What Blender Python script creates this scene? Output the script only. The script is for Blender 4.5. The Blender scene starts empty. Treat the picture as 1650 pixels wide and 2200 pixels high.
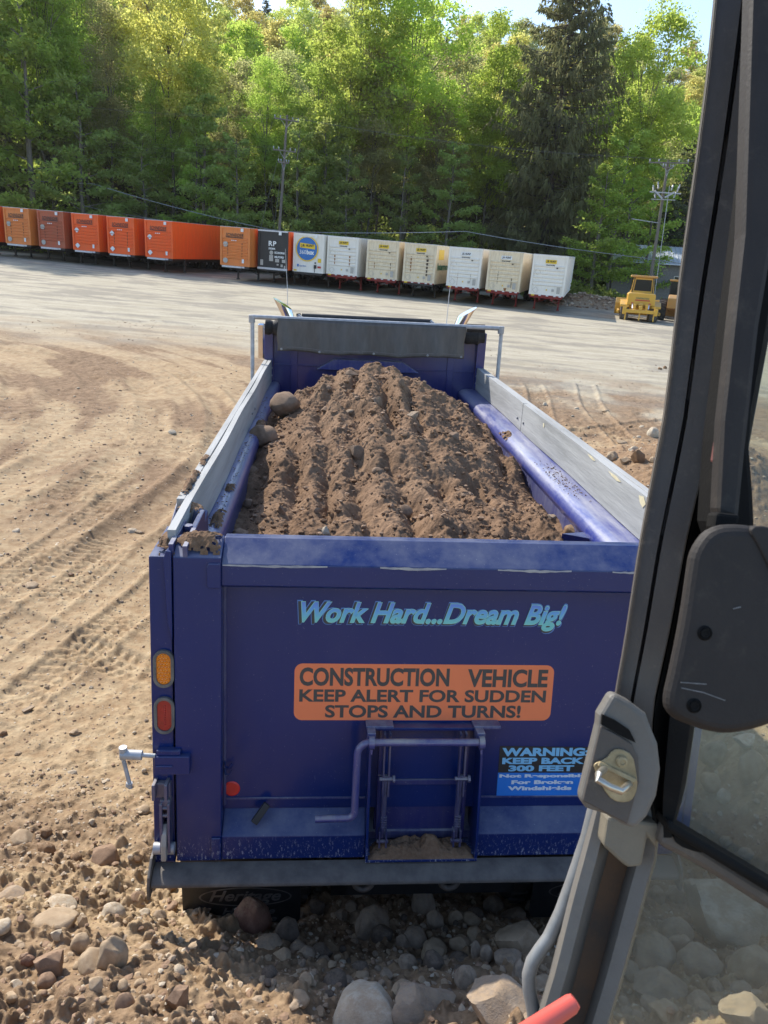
import bpy, bmesh, math, random, re, bisect
import numpy as np
from mathutils import Vector, Matrix

S = bpy.context.scene
COL = S.collection
rnd = random.Random(7)
R_ = math.radians

# ------------------------------------------------------------------ camera
CAM_H = 3.7
FPX, CXP, CYP = 1586.8, 825.0, 1100.0          # focal length and centre in photograph pixels
PITCH, ROLL = R_(18.74), R_(3.8)
_f = Vector((0, math.cos(PITCH), -math.sin(PITCH)))
_u = Vector((0, math.sin(PITCH), math.cos(PITCH)))
_r = Vector((1, 0, 0))
RT = math.cos(ROLL) * _r + math.sin(ROLL) * _u
UP = -math.sin(ROLL) * _r + math.cos(ROLL) * _u
FW = _f
CAM = Vector((0, 0, CAM_H))
cam_d = bpy.data.cameras.new('camera')
cam = bpy.data.objects.new('camera', cam_d)
COL.objects.link(cam)
cam.matrix_world = Matrix(((RT.x, UP.x, -FW.x, CAM.x), (RT.y, UP.y, -FW.y, CAM.y), (RT.z, UP.z, -FW.z, CAM.z), (0, 0, 0, 1)))
cam_d.sensor_fit = 'VERTICAL'
cam_d.sensor_height = 36
cam_d.lens = FPX / 2200 * 36
cam_d.clip_start = 0.05
cam_d.clip_end = 3000
cam_d.dof.use_dof = True
cam_d.dof.focus_distance = 4.6
cam_d.dof.aperture_fstop = 20
S.camera = cam

# ------------------------------------------------------------------ light
SUN_AZ, SUN_EL = R_(-43), R_(42)
world = bpy.data.worlds.new('World')
S.world = world
world.use_nodes = True
wn = world.node_tree
sky = wn.nodes.new('ShaderNodeTexSky')
sky.sky_type = 'NISHITA'
sky.sun_disc = False
sky.sun_elevation = SUN_EL
sky.sun_rotation = SUN_AZ
sky.air_density = 1.0
sky.dust_density = 0.8
sky.ozone_density = 1.6
wn.links.new(sky.outputs[0], wn.nodes['Background'].inputs[0])
wn.nodes['Background'].inputs[1].default_value = 0.15
sun_d = bpy.data.lights.new('sun', 'SUN')
sun_d.energy = 3.5
sun_d.angle = R_(0.55)
sun_d.color = (1.0, 0.93, 0.82)
sun = bpy.data.objects.new('sun', sun_d)
COL.objects.link(sun)
sun_dir = Vector((math.sin(SUN_AZ) * math.cos(SUN_EL), math.cos(SUN_AZ) * math.cos(SUN_EL), math.sin(SUN_EL)))
sun.rotation_euler = sun_dir.to_track_quat('Z', 'Y').to_euler()
S.view_settings.view_transform = 'Standard'
S.view_settings.look = 'None'
S.view_settings.exposure = 1.0
S.view_settings.gamma = 1
S.cycles.use_denoising = True
S.cycles.max_bounces = 8
S.cycles.diffuse_bounces = 6
S.cycles.transparent_max_bounces = 12
S.cycles.sample_clamp_indirect = 8

# ------------------------------------------------------------------ noise
def hsh(ix, iy, s):
    with np.errstate(over='ignore'):
        h = (ix.astype(np.int64) * 374761393 + iy.astype(np.int64) * 668265263 + s * 1442695041) & 0xffffffff
        h = ((h ^ (h >> 13)) * 1274126177) & 0xffffffff
        h = (h ^ (h >> 16)) & 0xffff
    return h / 65535.0
def vn(x, y, s=0):
    ix, iy = np.floor(x), np.floor(y)
    fx, fy = x - ix, y - iy
    fx = fx * fx * fx * (fx * (fx * 6 - 15) + 10); fy = fy * fy * fy * (fy * (fy * 6 - 15) + 10)
    a, b, c, d = hsh(ix, iy, s), hsh(ix + 1, iy, s), hsh(ix, iy + 1, s), hsh(ix + 1, iy + 1, s)
    return (a + (b - a) * fx) * (1 - fy) + (c + (d - c) * fx) * fy
def fbm(x, y, s=0, o=4, g=.5):
    r = 0; a = 1; t = 0; c, sn = math.cos(.6), math.sin(.6)
    for k in range(o):
        r = r + a * vn(x, y, s + k * 17); t += a; a *= g
        x, y = (x * c - y * sn) * 2.03 + 5.2, (x * sn + y * c) * 2.03 + 1.7
    return r / t
def ss(e0, e1, x):
    t = np.clip((x - e0) / (e1 - e0), 0, 1)
    return t * t * (3 - 2 * t)

# ------------------------------------------------------------------ objects
def tag(o, label=None, cat=None, group=None, kind=None):
    if label: o['label'] = label
    if cat: o['category'] = cat
    if group: o['group'] = group
    if kind: o['kind'] = kind
    return o
def empty(name, label, cat, loc=(0, 0, 0), rz=0, group=None, mw=None):
    o = bpy.data.objects.new(name, None)
    COL.objects.link(o)
    o.empty_display_size = .2
    if mw is not None: o.matrix_world = mw
    else:
        o.location = loc; o.rotation_euler = (0, 0, rz)
    return tag(o, label, cat, group)
def link(name, me, parent=None, loc=None):
    o = bpy.data.objects.new(name, me)
    COL.objects.link(o)
    if parent is not None: o.parent = parent
    if loc is not None: o.location = loc
    return o
def copy_tree(o, parent=None):
    c = o.copy(); COL.objects.link(c); c.parent = parent
    for ch in list(o.children): copy_tree(ch, c)
    return c
def mesh_np(name, V, F, smooth=True, mats=(), mi=None):
    V = np.asarray(V, np.float32); F = np.asarray(F, np.int32)
    me = bpy.data.meshes.new(name)
    n, k = F.shape
    me.vertices.add(len(V)); me.vertices.foreach_set('co', V.ravel())
    me.loops.add(n * k); me.loops.foreach_set('vertex_index', F.ravel())
    me.polygons.add(n); me.polygons.foreach_set('loop_start', np.arange(0, n * k, k, dtype=np.int32))
    try: me.polygons.foreach_set('loop_total', np.full(n, k, np.int32))
    except Exception: pass
    me.polygons.foreach_set('use_smooth', np.full(n, smooth))
    for m in mats: me.materials.append(m)
    if mi is not None: me.polygons.foreach_set('material_index', np.asarray(mi, np.int32))
    me.update(calc_edges=True)
    return me
def grid_faces(nx, ny, wrap=False):
    i = np.arange(nx - (0 if wrap else 1)); j = np.arange(ny - 1)
    I, J = np.meshgrid(i, j)
    a = J * nx + I; b = J * nx + (I + 1) % nx
    return np.stack([a, b, b + nx, a + nx], -1).reshape(-1, 4)

class MB:
    """collects shapes into one mesh"""
    def __init__(s, fn=None): s.v = []; s.f = []; s.m = []; s.fn = fn; s.mi = 0
    def add(s, vs, fs):
        n = len(s.v)
        s.v += [tuple(s.fn(*p)) if s.fn else tuple(p) for p in vs]
        s.f += [tuple(n + i for i in f) for f in fs]; s.m += [s.mi] * len(fs)
        return s
    def box(s, x0, x1, y0, y1, z0, z1):
        return s.add([(x0, y0, z0), (x1, y0, z0), (x1, y1, z0), (x0, y1, z0), (x0, y0, z1), (x1, y0, z1), (x1, y1, z1), (x0, y1, z1)],
                     [(0, 3, 2, 1), (4, 5, 6, 7), (0, 1, 5, 4), (1, 2, 6, 5), (2, 3, 7, 6), (3, 0, 4, 7)])
    def bar(s, p, q, w, h, up=(0, 0, 1)):
        p, q = Vector(p), Vector(q); d = (q - p).normalized(); a = d.cross(Vector(up))
        a = a.normalized() if a.length > 1e-4 else Vector((1, 0, 0)); b = a.cross(d)
        c = [a * i * w / 2 + b * j * h / 2 for i, j in ((-1, -1), (1, -1), (1, 1), (-1, 1))]
        return s.add([p + k for k in c] + [q + k for k in c], [(0, 1, 2, 3), (7, 6, 5, 4), (0, 4, 5, 1), (1, 5, 6, 2), (2, 6, 7, 3), (3, 7, 4, 0)])
    def tube(s, path, r, n=12, cap=True):
        path = [Vector(p) for p in path]; m = len(path)
        rr = r if isinstance(r, (list, tuple)) else [r] * m
        vs = []; a = None
        for i, p in enumerate(path):
            d = (path[min(i + 1, m - 1)] - path[max(i - 1, 0)]).normalized()
            if a is None:
                a = d.cross(Vector((0, 0, 1)) if abs(d.z) < .9 else Vector((1, 0, 0))).normalized()
            else: a = (a - d * a.dot(d)).normalized()
            b = d.cross(a)
            vs += [p + (a * math.cos(t) + b * math.sin(t)) * rr[i] for t in (2 * math.pi * k / n for k in range(n))]
        fs = [(i * n + k, i * n + (k + 1) % n, (i + 1) * n + (k + 1) % n, (i + 1) * n + k) for i in range(m - 1) for k in range(n)]
        if cap: fs += [tuple(range(n - 1, -1, -1)), tuple((m - 1) * n + k for k in range(n))]
        return s.add(vs, fs)
    def prism(s, poly, P, a, b):
        """poly 2D outline, P(u,v,t) -> xyz, extruded from t=a to t=b"""
        n = len(poly)
        vs = [P(u, v, a) for u, v in poly] + [P(u, v, b) for u, v in poly]
        return s.add(vs, [tuple(range(n)), tuple(range(2 * n - 1, n - 1, -1))] + [(i, n + i, n + (i + 1) % n, (i + 1) % n) for i in range(n)])
    def lathe(s, prof, c, ax, n=28):
        """prof list of (r, t) along axis ax from c"""
        ax = Vector(ax).normalized(); a = ax.orthogonal().normalized(); b = ax.cross(a); c = Vector(c)
        m = len(prof); vs = [c + ax * t + (a * math.cos(q) + b * math.sin(q)) * r for r, t in prof for q in (2 * math.pi * k / n for k in range(n))]
        return s.add(vs, [(i * n + k, (i + 1) * n + k, (i + 1) * n + (k + 1) % n, i * n + (k + 1) % n) for i in range(m - 1) for k in range(n)])
    def build(s, name, mats, parent=None, bevel=0, smooth=False, loc=None, seg=2):
        me = bpy.data.meshes.new(name)
        me.from_pydata([tuple(p) for p in s.v], [], s.f)
        for m in (mats if isinstance(mats, (list, tuple)) else [mats]): me.materials.append(m)
        me.polygons.foreach_set('material_index', s.m)
        bm = bmesh.new(); bm.from_mesh(me)
        bmesh.ops.recalc_face_normals(bm, faces=bm.faces[:])
        bm.to_mesh(me); bm.free()
        if smooth: me.set_sharp_from_angle(angle=R_(38)) if hasattr(me, 'set_sharp_from_angle') else None
        if smooth: me.polygons.foreach_set('use_smooth', [True] * len(me.polygons)); me.set_sharp_from_angle(angle=R_(38))
        me.update()
        o = link(name, me, parent, loc)
        if bevel:
            b = o.modifiers.new('bevel', 'BEVEL'); b.width = bevel; b.segments = seg; b.limit_method = 'ANGLE'; b.angle_limit = R_(35)
        return o

def text_geo(body, bold=.0, shear=0, depth=.02, spacing=1.0):
    cu = bpy.data.curves.new('lettering', 'FONT')
    cu.body = body; cu.size = 1; cu.offset = bold; cu.shear = shear; cu.extrude = depth; cu.resolution_u = 4; cu.space_character = spacing
    o = bpy.data.objects.new('lettering', cu)
    me = o.to_mesh()
    vs = [tuple(v.co) for v in me.vertices]; fs = [tuple(p.vertices) for p in me.polygons]
    o.to_mesh_clear()
    bpy.data.objects.remove(o); bpy.data.curves.remove(cu)
    return vs, fs
def lettering(mb, body, x0, x1, y0, y1, P, n=0, bold=.02, shear=0, thick=.001, spacing=1.0, keep_pad=0):
    """writes body into the rectangle x0..x1, y0..y1 of the surface P(u,v,n)"""
    vs, fs = text_geo(body, bold, shear, .02, spacing)
    xs = [v[0] for v in vs]; ys = [v[1] for v in vs]
    ax, bx, ay, by = min(xs), max(xs), min(ys), max(ys)
    out = [P(x0 + (v[0] - ax) / (bx - ax) * (x1 - x0), y0 + (v[1] - ay) / (by - ay) * (y1 - y0), n + thick * (1 if v[2] > 0 else 0)) for v in vs]
    mb.add(out, fs)

# ------------------------------------------------------------------ materials
def new_mat(name):
    m = bpy.data.materials.new(name); m.use_nodes = True
    return m, m.node_tree, m.node_tree.nodes['Principled BSDF']
def coord(nt, kind='Object', scale=(1, 1, 1)):
    tc = nt.nodes.new('ShaderNodeTexCoord'); mp = nt.nodes.new('ShaderNodeMapping'); mp.inputs['Scale'].default_value = scale
    nt.links.new(tc.outputs[kind], mp.inputs[0]); return mp.outputs[0]
def noise(nt, co, scale, detail=6, rough=.6):
    n = nt.nodes.new('ShaderNodeTexNoise'); n.inputs['Scale'].default_value = scale; n.inputs['Detail'].default_value = detail; n.inputs['Roughness'].default_value = rough
    nt.links.new(co, n.inputs['Vector']); return n.outputs['Fac']
def ramp(nt, fac, stops):
    r = nt.nodes.new('ShaderNodeValToRGB'); e = r.color_ramp.elements
    while len(e) < len(stops): e.new(.5)
    for k, (p, c) in enumerate(stops):
        e[k].position = p; e[k].color = (*c, 1) if isinstance(c, (tuple, list)) else (c, c, c, 1)
    nt.links.new(fac, r.inputs[0]); return r.outputs[0]
def mixc(nt, fac, a, b, mode='MIX'):
    m = nt.nodes.new('ShaderNodeMix'); m.data_type = 'RGBA'; m.blend_type = mode
    for s, i in ((fac, 0), (a, 6), (b, 7)):
        if hasattr(s, 'links') or hasattr(s, 'is_linked'): nt.links.new(s, m.inputs[i])
        elif i == 0: m.inputs[0].default_value = s
        else: m.inputs[i].default_value = (*s, 1)
    return m.outputs[2]
def mth(nt, op, a, b=0.0):
    m = nt.nodes.new('ShaderNodeMath'); m.operation = op
    for s, i in ((a, 0), (b, 1)):
        if hasattr(s, 'is_linked'): nt.links.new(s, m.inputs[i])
        else: m.inputs[i].default_value = s
    return m.outputs[0]
def bump(nt, bs, h, strength=.3, dist=.01):
    b = nt.nodes.new('ShaderNodeBump'); b.inputs['Strength'].default_value = strength; b.inputs['Distance'].default_value = dist
    nt.links.new(h, b.inputs['Height']); nt.links.new(b.outputs[0], bs.inputs['Normal']); return b
def mat(name, c1, c2=None, scale=6, rough=.6, metal=0, bmp=0, bscale=40, coat=0, lo=.35, hi=.65, spec=.5, stretch=(1, 1, 1), bdist=.01):
    m, nt, bs = new_mat(name)
    bs.inputs['Roughness'].default_value = rough; bs.inputs['Metallic'].default_value = metal
    bs.inputs['Coat Weight'].default_value = coat; bs.inputs['Coat Roughness'].default_value = .08
    bs.inputs['Specular IOR Level'].default_value = spec
    co = coord(nt, scale=stretch)
    c2 = c2 or tuple(x * .8 for x in c1)
    nt.links.new(ramp(nt, noise(nt, co, scale, 8, .65), [(lo, c2), (hi, c1)]), bs.inputs['Base Color'])
    if bmp: bump(nt, bs, noise(nt, co, bscale, 5), bmp, bdist)
    return m
def dusty_paint(name, base, dust=(.30, .27, .25), amt=.5, rough=.28, coat=.6, speck=.4, side=.10, chips=None, spec=.5, stretch=(1, 1, 1), low=False):
    """glossy paint with dust lying on its upward faces, faint streaks on its sides and small chips"""
    m, nt, bs = new_mat(name)
    co = coord(nt)
    g = nt.nodes.new('ShaderNodeNewGeometry'); sx = nt.nodes.new('ShaderNodeSeparateXYZ')
    nt.links.new(g.outputs['Normal'], sx.inputs[0])
    upf = ramp(nt, sx.outputs[2], [(.25, 0.0), (.75, 1.0)])
    n1 = ramp(nt, noise(nt, coord(nt, scale=stretch), 3.5, 9, .7), [(.35, 0.0), (.68, 1.0)])
    st = ramp(nt, noise(nt, coord(nt, scale=(14, 14, .8)), 2.2, 6, .7), [(.42, 0.0), (.8, 1.0)])
    d_up = mth(nt, 'MULTIPLY', mth(nt, 'MULTIPLY', upf, n1), amt)
    d_side = mth(nt, 'MULTIPLY', mth(nt, 'ADD', st, mth(nt, 'MULTIPLY', n1, .8)), side)
    d = mth(nt, 'MINIMUM', mth(nt, 'ADD', d_up, d_side), .95)
    basec = mixc(nt, noise(nt, co, 1.2, 3), tuple(x * .85 for x in base), tuple(min(1, x * 1.15) for x in base))
    c = mixc(nt, d, basec, dust)
    sp = ramp(nt, noise(nt, co, 120, 2, .5), [(.70, 0.0), (.74, 1.0)])
    c = mixc(nt, mth(nt, 'MULTIPLY', mth(nt, 'MULTIPLY', sp, noise(nt, co, 4, 2)), speck), c, (.5, .5, .5))
    if chips:
        ch = ramp(nt, noise(nt, coord(nt, scale=(1, 1, 3)), 22, 6, .7), [(.66, 0.0), (.69, 1.0)])
        c = mixc(nt, ch, c, chips)
    if low:      # stone chips and scrapes along the lower edge and random scratches
        so_ = nt.nodes.new('ShaderNodeSeparateXYZ'); nt.links.new(co, so_.inputs[0])
        lm_ = ramp(nt, so_.outputs[2], [(0.0, 1.0), (.06, .6), (.125, 0.0)])
        s1 = ramp(nt, noise(nt, coord(nt, scale=(26, 26, 9)), 4.5, 5, .75), [(.575, 0.0), (.61, 1.0)])
        c = mixc(nt, mth(nt, 'MULTIPLY', mth(nt, 'MULTIPLY', s1, lm_), .85), c, (.36, .37, .40))
        s3 = ramp(nt, noise(nt, coord(nt, scale=(40, 40, 3)), 2.2, 4, .7), [(.69, 0.0), (.73, 1.0)])
        c = mixc(nt, mth(nt, 'MULTIPLY', s3, .22), c, (.30, .31, .36))
    nt.links.new(c, bs.inputs['Base Color'])
    rr = mth(nt, 'ADD', mth(nt, 'MULTIPLY', d, .5), rough)
    nt.links.new(rr, bs.inputs['Roughness'])
    bs.inputs['Coat Weight'].default_value = coat; bs.inputs['Coat Roughness'].default_value = .12; bs.inputs['Specular IOR Level'].default_value = spec
    bump(nt, bs, noise(nt, co, 2.2, 3), .12, .02)
    return m
def leaf_mat(name, dif, tr, var=.35):
    m = bpy.data.materials.new(name); m.use_nodes = True; nt = m.node_tree
    nt.nodes.remove(nt.nodes['Principled BSDF']); out = nt.nodes['Material Output']
    d = nt.nodes.new('ShaderNodeBsdfDiffuse'); t = nt.nodes.new('ShaderNodeBsdfTranslucent'); mx = nt.nodes.new('ShaderNodeMixShader')
    co = coord(nt)
    oi = nt.nodes.new('ShaderNodeObjectInfo')
    n = noise(nt, co, .55, 3)
    v = mth(nt, 'ADD', mth(nt, 'MULTIPLY', n, .8), mth(nt, 'MULTIPLY', oi.outputs['Random'], .5))
    lo = lambda c: (c[0] * (1 - var * .5), c[1] * (1 - var), c[2] * (1 - var)); hi = lambda c: (min(1, c[0] * (1 + var * .75)), min(1, c[1] * (1 + var * .5)), c[2])
    nt.links.new(ramp(nt, v, [(.3, lo(dif)), (1.0, hi(dif))]), d.inputs[0])
    nt.links.new(ramp(nt, v, [(.3, lo(tr)), (1.0, hi(tr))]), t.inputs[0])
    mx.inputs[0].default_value = .58
    nt.links.new(d.outputs[0], mx.inputs[1]); nt.links.new(t.outputs[0], mx.inputs[2]); nt.links.new(mx.outputs[0], out.inputs[0])
    return m

M = {}
M['blue'] = dusty_paint('blue_paint', (.0015, .016, .108), dust=(.20, .21, .25), amt=.5, side=.012, coat=.30, rough=.30, speck=.3, spec=.35, low=True)
M['blue_inner'] = dusty_paint('scuffed_blue_paint', (.010, .017, .12), dust=(.38, .37, .36), amt=.8, side=.22, rough=.4, coat=.2)
M['rail_blue'] = dusty_paint('sun_worn_blue_rail', (.008, .022, .20), dust=(.40, .40, .40), amt=.55, side=.16, rough=.28, coat=.5, stretch=(3, .35, 3))
M['bumper'] = mat('dusty_grey_steel', (.135, .118, .10), (.072, .063, .056), 9, rough=.62, bmp=.25, bscale=160)
M['galv'] = mat('galvanised_steel', (.42, .43, .45), (.28, .29, .30), 14, rough=.5, metal=.35)
M['chrome'] = mat('chrome', (.85, .85, .87), (.7, .7, .72), 3, rough=.07, metal=1)
M['black'] = mat('black_rubber', (.022, .022, .023), (.012, .012, .012), 12, rough=.6, bmp=.15)
M['tyre'] = mat('dusty_tyre_rubber', (.06, .055, .05), (.02, .02, .02), 5, rough=.85, bmp=.2)
M['board'] = mat('grey_painted_plank', (.34, .345, .34), (.21, .215, .21), 5, rough=.75, bmp=.35, bscale=26, stretch=(1, .18, 2.2), lo=.3, hi=.6)
M['tarp'] = mat('grey_vinyl_tarp', (.095, .086, .08), (.065, .06, .057), 6, rough=.5, bmp=.35, bscale=5, stretch=(3, 3, .7), bdist=.03)
M['mesh'] = mat('black_mesh_roll', (.03, .03, .032), (.015, .015, .016), 30, rough=.8, bmp=.5, bscale=60)
M['white'] = mat('dirty_white_paint', (.70, .69, .66), (.52, .50, .46), 9, rough=.5)
M['glass'] = mat('dark_glass', (.012, .018, .02), (.008, .012, .014), 2, rough=.12, spec=.25)
M['yellow'] = dusty_paint('yellow_machine_paint', (.62, .34, .02), dust=(.35, .30, .22), amt=.5, side=.12, rough=.4, coat=.2)
M['ochre'] = dusty_paint('faded_orange_yellow_paint', (.50, .24, .04), dust=(.35, .30, .22), amt=.4, side=.2, rough=.5, coat=.1)
M['wood_pole'] = mat('weathered_pole_wood', (.20, .18, .15), (.11, .095, .08), 4, rough=.9, bmp=.4, bscale=20, stretch=(6, 6, .4))
M['wire'] = mat('grey_cable', (.24, .25, .25), (.17, .18, .18), 3, rough=.5)
M['insul'] = mat('porcelain_grey', (.45, .46, .48), (.35, .36, .38), 8, rough=.3)
# ------------------------------------------------------------------ the ground
def G_macro(x, y):
    z = -.022 * x + .0188 * (y - 4)
    # spoil bank on which the loading machine stands
    f = np.interp(y, [-40, -12, .2, 1.0, 1.6, 2.1, 2.6, 2.95, 3.4, 4.4, 5.6], [.9, 1.5, 1.8, 1.68, 1.46, 1.10, .68, .44, .22, .06, 0])
    edge = .16 * (vn(x * .9, y * .9, 5) - .5) + .10 * (vn(x * 2.6, y * 2.6, 6) - .5)
    z = z + f * (1 + edge) * ss(-16, -6, x)
    # pile on the right side of the lorry
    z = z + 1.35 * ss(1.9, 3.2, x + .35 * (vn(x, y, 9) - .5)) * (1 - ss(6.2, 10.5, y + 1.2 * vn(x * .6, y * .6, 11))) * (1 - ss(9, 14, x)) * ss(1.0, 3.5, y)
    z = z + 1.1 * np.exp(-((x - 5.7) ** 2 / 1.7 + (y - 12.4) ** 2 / 6.0)) * (1 + .6 * (vn(x * 1.4, y * 1.4, 12) - .5))
    # wooded hill behind the yard
    yy = y - .12 * x
    z = z + 39.5 * (ss(86, 205, yy) * .55 + np.clip((yy - 86) / 119, 0, 1) * .45) + 3.0 * ss(84, 110, yy) * (fbm(x * .02, y * .02, 3, 3) - .5)
    z = z + ss(205, 420, yy) * 4
    # rubble bank along the far edge of the yard
    b = np.exp(-((y - (69.5 - .09 * (x - 15))) / 2.0) ** 2) * ss(12.5, 15.5, x) * (1 - ss(60, 90, x))
    z = z + 1.0 * b * (.75 + .6 * vn(x * .8, y * .8, 21))
    return z
RUT_C = (-17.0, 12.0)
RUTS = [8.4, 9.1, 9.8, 10.7, 11.5, 12.5, 13.1, 13.9, 14.6, 15.6, 16.5]
TRACKS = [(-2.95, 4.9, -2.45, 8.2, .42, .030), (-3.7, 5.0, -3.3, 8.6, .42, .026), (-4.6, 7.0, -1.7, 5.7, .40, .026), (-1.9, 5.4, -1.7, 9.5, .36, .02),
          (-4.3, 5.8, -3.9, 10.5, .4, .025), (-4.9, 6.3, -2.2, 4.9, .36, .02), (-2.3, 8, -3.0, 16, .45, .02),
          (3.3, 11.5, 4.4, 24, .55, .05), (4.9, 14, 6.3, 25, .55, .05), (2.6, 16, 9.5, 21, .5, .04)]
def G_fine(x, y):
    d = np.sqrt(x * x + y * y)
    z = np.zeros_like(x)
    sandy = (1 - ss(24, 31, y - .25 * x)) 
    # curving wheel ruts on the left
    r = np.sqrt((x - RUT_C[0]) ** 2 + (y - RUT_C[1]) ** 2); th = np.arctan2(y - RUT_C[1], x - RUT_C[0])
    rw = r + .45 * (vn(x * .25, y * .25, 31) - .5)
    left = (1 - ss(-2.6, -1.2, x)) * sandy * ss(6.0, 9.0, y)
    for k, rr in enumerate(RUTS):
        t = (rw - rr) / .27
        seg = ss(.35, .55, vn(th * 6 + k * 9.1, np.full_like(x, k * 3.3), 33)) * (.45 + 1.1 * fbm(x * 1.7, y * 1.7, 34 + k, 3))
        amp = (.022 + .032 * ((k * 37) % 10) / 10) * seg * left
        z = z - amp * np.exp(-t ** 4) + amp * .65 * np.exp(-((np.abs(t) - 1.45) / .35) ** 2)
        z = z + amp * .35 * np.exp(-t ** 4) * np.tanh(3 * np.sin(th * rr * 52 + np.abs(t) * 4 + 2 * vn(x * 2, y * 2, 37))) * (d < 22) * ss(.35, .6, vn(x * 1.1, y * 1.1, 38))
    # tyre prints with lugs
    for (x0, y0, x1, y1, w, dep) in TRACKS:
        L = math.hypot(x1 - x0, y1 - y0); ux, uy = (x1 - x0) / L, (y1 - y0) / L
        s_ = (x - x0) * ux + (y - y0) * uy; t_ = -(x - x0) * uy + (y - y0) * ux + .10 * np.sin(s_ * .7)
        wn_ = .10 * (vn(x * 1.3, y * 1.3, 41) - .5)
        inside = ss(0, .5, s_) * (1 - ss(L - .5, L, s_)) * (1 - ss(w * .42, w * .55, np.abs(t_)))
        patch = ss(.30, .55, vn(x * .8, y * .8, 43))
        lug = np.tanh(4 * np.sin((s_ + .35 * np.abs(t_) + wn_) * 2 * math.pi / .115)) * (np.abs(np.abs(t_) - .05) > .018) * (.5 + .5 * np.sign(np.sin(t_ * 2 * math.pi / .105) + .75))
        z = z + inside * (-dep * .5 + dep * .55 * lug * patch)
        z = z + dep * .8 * np.exp(-((np.abs(t_) - w * .58) / .05) ** 2) * ss(0, .5, s_) * (1 - ss(L - .5, L, s_))
    near = 1 - ss(3.2, 5.2, y + .5 * (vn(x * .8, y * .8, 8) - .5) - 1.0 * ss(1.5, 2.5, x) * 2)
    pile = ss(1.9, 3.0, x) * (1 - ss(9, 12, y))
    loose = np.clip(near + pile, 0, 1)
    z = z + (.05 + .16 * loose) * (fbm(x * 1.1, y * 1.1, 51, 4) - .5) * ss(90, 20, d)
    rough_ = ss(.42, .62, fbm(x * .7, y * .5, 55, 3)) + .9 * ss(1.6, 3, x) * (1 - ss(22, 28, y))
    z = z + (.018 + .03 * rough_ + .085 * loose) * (fbm(x * 5.5, y * 5.5, 52, 4, .6) - .5) * ss(70, 22, d)
    c = fbm(x * 15, y * 15, 54, 3, .6)
    z = z + (.010 + .03 * rough_ + .05 * loose) * np.clip(c - .52, 0, 1) * 2.2 * ss(36, 12, d)
    c = vn(x * 34, y * 34, 58)
    z = z + (.006 + .022 * loose) * np.clip(c - .45, 0, 1) * ss(16, 6, d)
    z = z + .05 * np.clip(fbm(x * 1.6, y * 1.6, 57, 3) - .62, 0, 1) * sandy
    return z
def G(x, y):
    a = np.atleast_1d(np.asarray(x, float)); b = np.atleast_1d(np.asarray(y, float))
    return G_macro(a, b) + G_fine(a, b)
GRID = None
def gz(x, y):
    if GRID is None: return float(G(x, y)[0])
    t = math.atan2(x, y); t = t if t >= TH0 else t + 2 * math.pi; r = max(.31, math.hypot(x, y))
    i = bisect.bisect(THL, t) - 1; j = min(bisect.bisect(RSL, r) - 1, len(RSL) - 2); i2 = (i + 1) % len(THL)
    t2 = THL[i2] if i2 else TH0 + 2 * math.pi
    u = (t - THL[i]) / (t2 - THL[i]); v = (r - RSL[j]) / (RSL[j + 1] - RSL[j])
    return float((GRID[j, i] * (1 - u) + GRID[j, i2] * u) * (1 - v) + (GRID[j + 1, i] * (1 - u) + GRID[j + 1, i2] * u) * v)

th_d = np.radians(np.arange(-47, 47.01, .115)); th_c = np.radians(np.arange(50, 311, 3.0))
TH = np.concatenate([th_d, th_c])
rs = [.3]
while rs[-1] < 900:
    q = rs[-1]; rs.append(q * (1.03 if q < 1.1 else 1.0033 if q < 26 else 1.01 if q < 90 else 1.03))
RS = np.array(rs)
TT, RR = np.meshgrid(TH, RS)
GX, GY = (RR * np.sin(TT)).ravel(), (RR * np.cos(TT)).ravel()
GZ = G(GX, GY)
nth = len(TH)
import bisect
GRID = GZ.reshape(len(RS), nth); THL = [float(q) for q in TH]; TH0 = THL[0]; RSL = [float(q) for q in RS]
gf = grid_faces(nth, len(RS), wrap=True)
g_me = mesh_np('ground', np.stack([GX, GY, GZ], -1), gf[:, ::-1])
# kinds of soil, as a per-vertex mask: r = gravel yard, g = moist reddish soil, b = forest floor
gy_ = GY - .32 * np.abs(GX + 1) * (GX > 0) - .12 * GX * (GX < 0)
n1 = fbm(GX * .16, GY * .16, 61, 5); n2 = fbm(GX * .7, GY * .7, 62, 4)
gravel = ss(21, 30, GY + 9 * (n1 - .5) + 4 * (n2 - .5) + 4.5 * ss(0, 4, GX))
rr_ = np.sqrt((GX - RUT_C[0]) ** 2 + (GY - RUT_C[1]) ** 2); tt_ = np.arctan2(GY - RUT_C[1], GX - RUT_C[0])
streak = fbm(rr_ * 1.5, tt_ * 4.0, 63, 4)
moist = ss(.43, .55, streak * .6 + n1 * .4) * (1 - ss(-3.2, -1.4, GX)) * ss(7, 11, GY) * (1 - gravel)
moist = np.maximum(moist, ss(.34, .52, fbm(GX * .5, GY * .3, 64, 5)) * ss(1.5, 3, GX) * ss(8, 11, GY) * (1 - ss(22, 29, GY + 5 * (n2 - .5))) * .9)
loose_ = 1 - ss(3.4, 4.6, GY + .6 * (n2 - .5))
moist = np.clip(np.maximum(moist, loose_ * .8 * ss(.2, .6, n2)), 0, 1)
forest = ss(78, 84, GY - .12 * GX)
bank = np.exp(-((GY - (69.5 - .09 * (GX - 15))) / 2.4) ** 2) * ss(11.5, 14.5, GX)
moist = np.clip(moist + bank + .8 * np.exp(-((GX - 5.6) ** 2 / 2.6 + (GY - 12.4) ** 2 / 9.0)), 0, 1); gravel = gravel * (1 - np.clip(bank, 0, 1))
dark = np.clip(ss(.46, .66, fbm(GX * .35, GY * 1.1, 65, 5)) * gravel * .55, 0, 1)
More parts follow.
